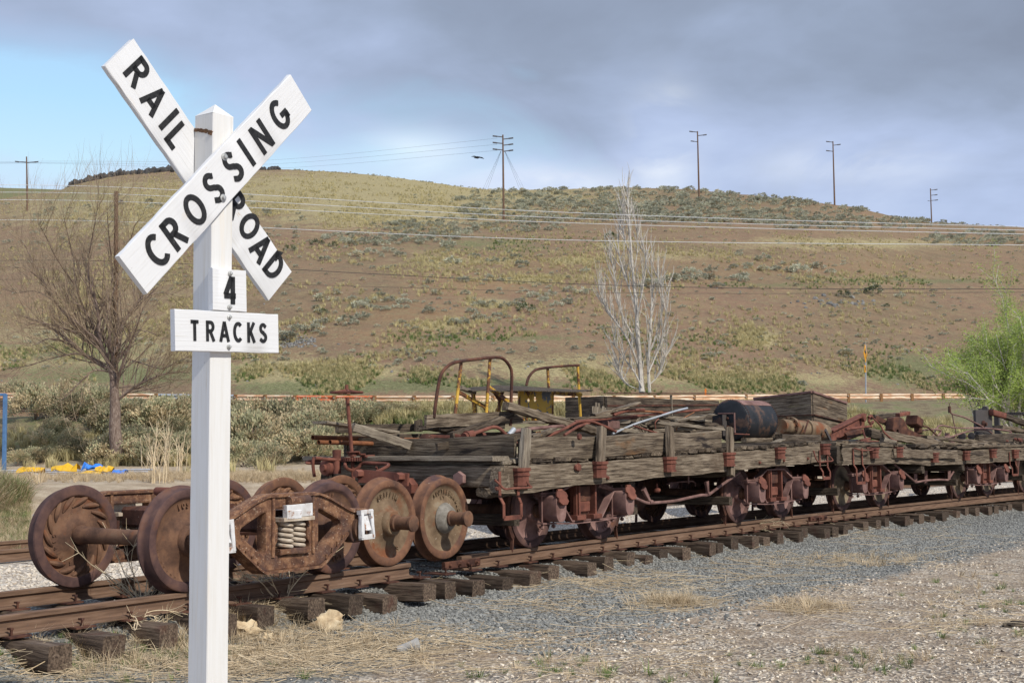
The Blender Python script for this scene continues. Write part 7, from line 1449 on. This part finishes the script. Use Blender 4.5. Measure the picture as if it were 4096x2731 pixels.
# pale bare poplar
YP = 73.; b0 = at(1476, 905, YP); b0.z = tz(b0.x, YP); tp_ = thing('bare_tree', 'slender pale-barked leafless poplar with upright branches, in front of the hill', 'tree', b0)
A = MB(); Bm = MB(); r = random.Random(8)
def c3y(x, y): q_ = c3(x, y); return at(q_[0], q_[1], YP+r.uniform(-.4, .4))
ST = [([(232, 1510), (225, 1380), (210, 1200), (200, 1020), (178, 800), (165, 600), (150, 400)], .15, 1), ([(275, 1510), (268, 1350), (280, 1150), (290, 980), (285, 800)], .10, 1), ([(225, 1400), (170, 1250), (110, 1150), (40, 1060), (0, 960)], .07, 1), ([(210, 1250), (130, 1100), (95, 980), (75, 830), (60, 760)], .07, 1), ([(232, 1480), (180, 1380), (110, 1290), (80, 1240)], .05, 0), ([(270, 1400), (320, 1280), (350, 1180), (380, 960)], .05, 0), ([(270, 1300), (330, 1130), (345, 960), (320, 860)], .05, 0), ([(205, 1100), (235, 950), (255, 800), (250, 740)], .05, 0), ([(200, 1040), (150, 900), (105, 740), (108, 600)], .05, 0), ([(185, 850), (210, 700), (195, 560)], .035, 0), ([(110, 1150), (60, 1080), (10, 1000)], .035, 0), ([(260, 1480), (320, 1420), (350, 1340), (370, 1290)], .035, 0), ([(232, 1500), (140, 1460), (110, 1400), (95, 1350)], .03, 0), ([(175, 760), (130, 640), (135, 540), (125, 480)], .03, 0)]
mbt = MB(); Q = [c3y(x, y) for x, y in ST[0][0]]; mbt.tube(catmull(Q, 3), .16, 8, r1=.03); mbt.build('trunk', 'bark_pale', tp_)
for L, rad, _ in ST:
    Q = catmull([c3y(x, y) for x, y in L], 4)
    A.tube(Q, rad*.95, 6, caps=False, r1=.028)
    for i in range(3, len(Q)):
        d = (Q[i]-Q[i-1]).normalized()
        for k in range(2):
            o = Matrix.Rotation(r.uniform(0, 6.28), 3, d)@d.orthogonal().normalized(); nd = (d*.75+o*.60+Vector((0, 0, .7))).normalized(); branch_tree((A, Bm), Q[i], nd, r.uniform(.6, 1.3), .030, 0, r, .45, 1.3, 1, .016, 3, 0, (1, 2))
A.build('limbs', 'bark_pale', tp_, 0); Bm.build('twigs', 'bark_pale', tp_, 0)['kind'] = 'stuff'
# green leafing tree on the right
YG = 52.; b1 = at(2385, 985, YG); b1.z = tz(b1.x, YG); tg = thing('leafing_tree', 'tree just coming into bright yellow-green leaf, cut by the right edge', 'tree', b1)
A = MB(); Bm = MB(); r = random.Random(12); TIP = []
def gb(p, d, ln, rad, dep):
    P = [p.copy()]; q_ = p.copy(); dd = d.copy()
    for i in range(4): dd = (dd+Vector((r.gauss(0, .12), r.gauss(0, .12), r.gauss(.04, .1)))).normalized(); q_ = q_+dd*ln/4; P.append(q_.copy())
    A.tube(P, rad, 5 if rad > .02 else 3, caps=False, r1=rad*.55)
    if dep >= 1: TIP.extend([(x, dd) for x in P[1:]])
    if dep == 4: return
    for k in range(3):
        o = Matrix.Rotation(r.uniform(0, 6.28), 3, dd)@dd.orthogonal().normalized(); i = r.randint(1, 4); gb(P[i], (dd+o*r.uniform(.5, .95)+Vector((0, 0, .12))).normalized(), ln*r.uniform(.55, .8), rad*.6, dep+1)
for k in range(9):
    a = k*.7+.2; tlt = (.35, .9, .6)[k % 3]; gb(b1+Vector((0, 0, .1)), Vector((math.cos(a)*tlt-.12, math.sin(a)*tlt, 1.15)).normalized(), 3.3, .08, 0)
A.build('limbs', 'bark_pale', tg, 0)
V = []; F = []; G = []
for (p, d) in TIP:
    for k in range(22):
        c = p+Vector((r.gauss(0, .12), r.gauss(0, .12), r.gauss(0, .12))); dr = Vector((r.uniform(-1, 1), r.uniform(-1, 1), r.uniform(-.3, 1))).normalized(); w = dr.orthogonal().normalized()*r.uniform(.014, .026); L = dr*r.uniform(.05, .11); b = len(V); V += [c, c+L*.5+w, c+L, c+L*.5-w]; F.append((b, b+1, b+2, b+3))
mb = MB().add(V, F); mb.build('leaves', 'leaf_green', tg, 0)['kind'] = 'stuff'
# thin pale saplings behind the wheels
r = random.Random(5)
for j, (x, y, tp2, lab) in enumerate(((385, 1085, 930, 'tallest thin pale sapling left of the sign post'), (345, 1088, 990, 'leftmost thin pale sapling behind the wheels'), (362, 1110, 960, 'thin sapling rooted nearest the far wheels'), (418, 1088, 965, 'thin pale sapling almost touching the sign post'))):
    b = hit(x, y, 20); t = thing('sapling', lab, 'sapling', b); A = MB(); h = (at(x, tp2, b.y).z-b.z)
    for k in range(7):
        a = r.uniform(0, 6.28); q_ = b+Vector((r.gauss(0, .1), r.gauss(0, .1), 0)); hh = h*r.uniform(.45, 1.); P = [q_+Vector((math.cos(a)*.10*hh*t_*t_+r.gauss(0, .012), math.sin(a)*.1*hh*t_*t_, hh*t_)) for t_ in (0, .25, .5, .75, 1)]; A.tube(P, .014, 4, r1=.004, caps=False)
        for m in range(5): i = r.randint(1, 3); e = P[i]; A.tube([e, e+Vector((r.uniform(-.18, .18), r.uniform(-.1, .1), r.uniform(.15, .35)))*1.0], .006, 3, caps=False)
    A.build('stems', 'straw_pale', t, 0)
# ---- rocks
random.seed(17)
RK = stones('rock', 'rock_dark', 4, 1, (1, .9, .85))
pts = []; sc_ = []
for i in range(420):
    c = random.uniform(150, 640); k = 1 if c < 420 else .45; u = u_of(c); y = float(np.interp(u, _yr_u, _yr))-abs(random.gauss(0, 4)); pts.append(Vector((u*y, y, tz(u*y, y)+.1))); s = random.uniform(.35, 1.15)*k*(.6+.9*abs(fbm(c*.03, 1, 3, 5))*3); sc_.append((s, s, s*random.uniform(.8, 1.7)))
scatter('ridge_outcrop', pts, [(random.uniform(-.4, .4), random.uniform(-.4, .4), random.uniform(0, 6)) for _ in pts], sc_, RK)
GK = stones('rock', 'rock_grey', 4, 1); pts = []; sc_ = []
for i in range(200):
    x = random.uniform(610, 725); P = hit(x, random.gauss(795-(x-610)*.08, 6), 60)
    if P: pts.append(P); sc_.append(random.uniform(.07, .2))
for i in range(34):
    P = hit(*c3(random.gauss(1330, 120), random.gauss(1010, 22)), 60)
    if P: pts.append(P); sc_.append(random.uniform(.10, .42))
for i in range(200):
    P = hit(random.uniform(0, 2352), random.uniform(560, 890), 60)
    if P: pts.append(P); sc_.append(random.uniform(.05, .16))
scatter('hill_rubble', pts, [(random.uniform(0, 6), random.uniform(0, 6), 0) for _ in pts], sc_, GK)
for (x, y, s, lab) in ((152, 985, .42, 'pale upright rock on the bank at the left'), (232, 978, .34, 'brownish rock right of the pale upright one'), (82, 1020, .2, 'small pale rock low on the bare bank'), (112, 1025, .24, 'flat dark rock beside the small pale one')):
    P = hit(x, y, 28); V, F = blob_mesh(int(x), 2, .3, (1, .9, 1.3)); o = single(MB().add([P+v*s for v in V], F), 'rock', 'rock_tan', lab, 'rock', sharp=20)
# ---- stones on the ground
random.seed(2)
SBl = stones('ballast_stone', 'stone_blue', 6, 1, (1, .8, .6)); SW = stones('gravel_stone', 'stone_white', 4, 1, (1, .8, .55)); SM = stones('pebble', 'stone_mixed', 6, 1, (1, .8, .5))
def strew(name, cand, protos, smin, smax, sink=.25):
    cand = np.array(cand); z = terr(cand[:, 0], cand[:, 1]); n = len(cand); s = RNG.uniform(smin, smax, n)**1.0; p = np.stack([cand[:, 0], cand[:, 1], z+s*.3-s*sink], 1); rot = RNG.uniform(-.7, .7, (n, 3)); rot[:, 2] = RNG.uniform(0, 6.28, n)
    return scatter(name, p, rot, np.stack([s, s*RNG.uniform(.7, 1.1, n), s*RNG.uniform(.6, 1.1, n)], 1), protos)
def lane(n, s0, s1, n0, n1, pw=1.0, jit=.0):
    out = []
    for i in range(n):
        s = s0+(s1-s0)*random.random()**pw; nn_ = random.uniform(n0, n1)+random.gauss(0, jit); p = W(s, nn_, 0); out.append((p.x, p.y))
    return out
strew('ballast_stones', lane(6000, -10, -2, .05, 1.5, 1.0, .2)+lane(34000, -4, 12, .05, 3.1, 1.0, .25)+lane(13000, 12, 34, .05, 3.2, 1.3, .3)+lane(7000, -9, 2, -1.45, .0), SBl, .016, .032)
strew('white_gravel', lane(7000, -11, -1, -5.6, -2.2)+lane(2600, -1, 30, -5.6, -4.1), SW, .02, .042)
cd_ = []
for i in range(34000):
    u = random.uniform(-.44, .44); y = 8.2+30*random.random()**1.7; x = u*y; s_, n_ = sn(x, y)
    if n_ > (1.2 if s_ < -3 else 2.8) and (fbm(x*.7, y*.7, 3, 15) > random.gauss(-.02, .13)): cd_.append((x, y))
strew('pebbles', cd_, SM, .009, .024)
cd_ = [c for c in cd_[:2600]]; strew('larger_pebbles', cd_[:2300], SM, .018, .036)
# straw litter, lying stalks
def stalk(seed, ln, mat='straw'):
    r = random.Random(seed); mb = MB(); P = [Vector((-ln/2+ln*i/5, r.gauss(0, .018), .006+abs(r.gauss(0, .006)))) for i in range(6)]; mb.tube(P, .0030, 3, caps=False, r1=.0016)
    for k in range(r.randint(0, 2)): p = P[r.randint(1, 4)]; mb.tube([p, p+Vector((r.uniform(.03, .12), r.uniform(-.07, .07), r.uniform(0, .04)))], .0014, 3, caps=False)
    return proto(mb, 'stalk', mat)
SK = [stalk(i, random.uniform(.22, .7)) for i in range(8)]
cp = []
def patch(n, px, py, rx, ry):
    for i in range(int(n*.34)):
        P = hit(random.gauss(px, rx), random.gauss(py, ry), 6)
        if P is not None: cp.append((P.x, P.y))
for a in ((500, 120, 1545, 150, 20), (450, 330, 1520, 150, 22), (1100, 680, 1490, 110, 26), (700, 850, 1500, 110, 26), (360, 1050, 1470, 140, 16), (260, 1250, 1400, 100, 12), (500, 1400, 1350, 130, 14), (450, 1700, 1330, 200, 20), (450, 1900, 1290, 180, 12), (300, 2080, 1240, 130, 14), (260, 1560, 1390, 60, 8), (200, 1850, 1400, 60, 7), (350, 900, 1540, 400, 20), (400, 2200, 1420, 200, 40), (700, 560, 1540, 80, 20), (500, 1300, 1500, 420, 40), (200, 620, 1400, 70, 10)): patch(*a)
cp = np.array(cp); z = terr(cp[:, 0], cp[:, 1]); n = len(cp); ang = RNG.normal(-.25, .75, n)
scatter('straw_litter', np.stack([cp[:, 0], cp[:, 1], z+RNG.uniform(.002, .03, n)], 1), np.stack([RNG.normal(0, .08, n), RNG.normal(0, .12, n), ang], 1), RNG.uniform(.55, 1.35, n), SK)
GT = [tuft(70+i, 22, .10, .12, .0016, 'straw', 1.6) for i in range(3)]+[tuft(80+i, 26, .05, .10, .002, 'grass_green', 1.2) for i in range(2)]
pts = []; pk = []
for (n, px, py, rx, ry, g) in ((120, 250, 1530, 130, 16, 4), (160, 330, 1500, 120, 20, 3), (90, 1540, 1388, 40, 6, 0), (60, 1850, 1398, 40, 6, 0), (120, 700, 1480, 150, 26, 0), (60, 1950, 1520, 160, 20, 3), (70, 1980, 1290, 90, 8, 0), (40, 1350, 1540, 200, 15, 3), (60, 2250, 1400, 80, 50, 3), (60, 560, 1420, 60, 18, 0)):
    for i in range(n):
        P = hit(random.gauss(px, rx), random.gauss(py, ry), 6)
        if P: pts.append(P); pk.append(g if random.random() < .6 else random.choice((0, 1, 2)))
scatter('ground_tufts', pts, [(random.uniform(-.3, .3), random.uniform(-.3, .3), random.uniform(0, 6.28)) for _ in pts], [random.uniform(.5, 1.5) for _ in pts], GT, np.array(pk))
def weed(px, py, label, h, spread, n, seed, droop=.2, side=0):
    b = hit(px, py, 6); r = random.Random(seed); A = MB()
    for k in range(n):
        a = r.uniform(0, 6.28); d = Vector((math.cos(a)*spread+side, math.sin(a)*spread*.6, 1)).normalized(); P = [b.copy()]; q_ = b.copy(); L = h*r.uniform(.5, 1.1)
        for i in range(6): d = (d+Vector((r.gauss(0, .16), r.gauss(0, .12), r.gauss(-droop, .12)))).normalized(); q_ = q_+d*L/6; q_.z = max(q_.z, b.z+.01); P.append(q_.copy())
        A.tube(catmull(P, 2), .0065, 4, caps=False, r1=.0025)
        for m in range(7):
            i = r.randint(1, 5); e = P[i]; dd = (P[i+1]-P[i]).normalized()+Vector((r.gauss(0, .6), r.gauss(0, .5), r.gauss(.1, .4))); dd.normalize(); l = L*r.uniform(.12, .32); f_ = e+dd*l*.5+Vector((0, 0, r.gauss(0, .01))); g_ = f_+(dd+Vector((r.gauss(0, .3), r.gauss(0, .3), .1)))*l*.5; A.tube([e, f_, g_], .0034, 3, caps=False, r1=.0015)
    return single(A, 'dry_weed', 'straw_pale', label, 'dry weed', loc=b, sharp=0)
weed(330, 1405, 'big branching dry weed leaning on the near rail left of the post', .95, .9, 12, 3, .03); weed(300, 1440, 'low tangled dry weed between the first ties', .5, 1.5, 16, 4, .25); weed(470, 1440, 'long dry weed stalks trailing towards the foot of the post', .8, .6, 5, 9, .28, -1.6)
weed(655, 1395, 'branching dry weed right of the post in front of the side frame', .75, .9, 11, 5, .06, -.5); weed(640, 1350, 'fine brushy tumbleweed caught on the near rail', .45, 1.3, 18, 6, .1, -.6); weed(1715, 1225, 'dry weed lodged on the rail beside the fourth car wheel', .8, 1.3, 9, 7, .16, .5)
def clod(px, py, s, label, seed):
    b = hit(px, py, 6); V, F = blob_mesh(seed, 3, .5, (1.2, .9, .8)); r = random.Random(seed); W2 = []
    for v in V: d = v.normalized(); W2.append(b+Vector((0, 0, s*.45))+v*s*(1+1.0*fbm(d.x*3.6+seed, d.y*3.6+d.z*4, 4, seed)))
    return single(MB().add([Vector(w) for w in W2], F), 'straw_clod', 'clod', label, 'root clod', sharp=60)
clod(755, 1448, .125, 'pale dried root clump in the straw right of the post', 21); clod(560, 1462, .12, 'knobbly pale root clump touching the foot of the post', 22); clod(612, 1478, .07, 'smaller knobbly root clump beside the one at the post', 23); clod(693, 1415, .055, 'greyish rounded stone in the straw near the ties', 24)
# concrete core lying in the straw
b = hit(945, 1500, 6); a_ = Vector((.93, .25, .18)).normalized(); c0 = b+Vector((0, 0, .05)); mb = MB(); mb.lathe([(0, -.12), (.026, -.118), (.034, -.10), (.044, -.02), (.060, .055), (.062, .062), (0, .066)], c0, a_, 24); o = single(mb, 'concrete_plug', 'concrete', 'grey tapered concrete plug lying in the straw', 'concrete plug')
mb = MB(); mb.tube([c0+a_*-.01+(Vector((0, 0, 1))*math.cos(t)+a_.cross(Vector((0, 0, 1)))*math.sin(t))*.048 for t in [i*6.28/20 for i in range(20)]], .0025, 4, closed=True)
ROOTM[o.name] = Matrix.Translation(o.location); mb.build('wire_tie', 'straw_pale', o)
for (x, y, s, lab) in ((2335, 1440, .08, 'dark clod of earth at the right edge'),):
    P = hit(x, y, 6); V, F = blob_mesh(int(x), 3, .4, (1.5, 1, .6)); single(MB().add([P+v*s for v in V], F), 'earth_clod', 'wood_dark', lab, 'earth clod', sharp=20)
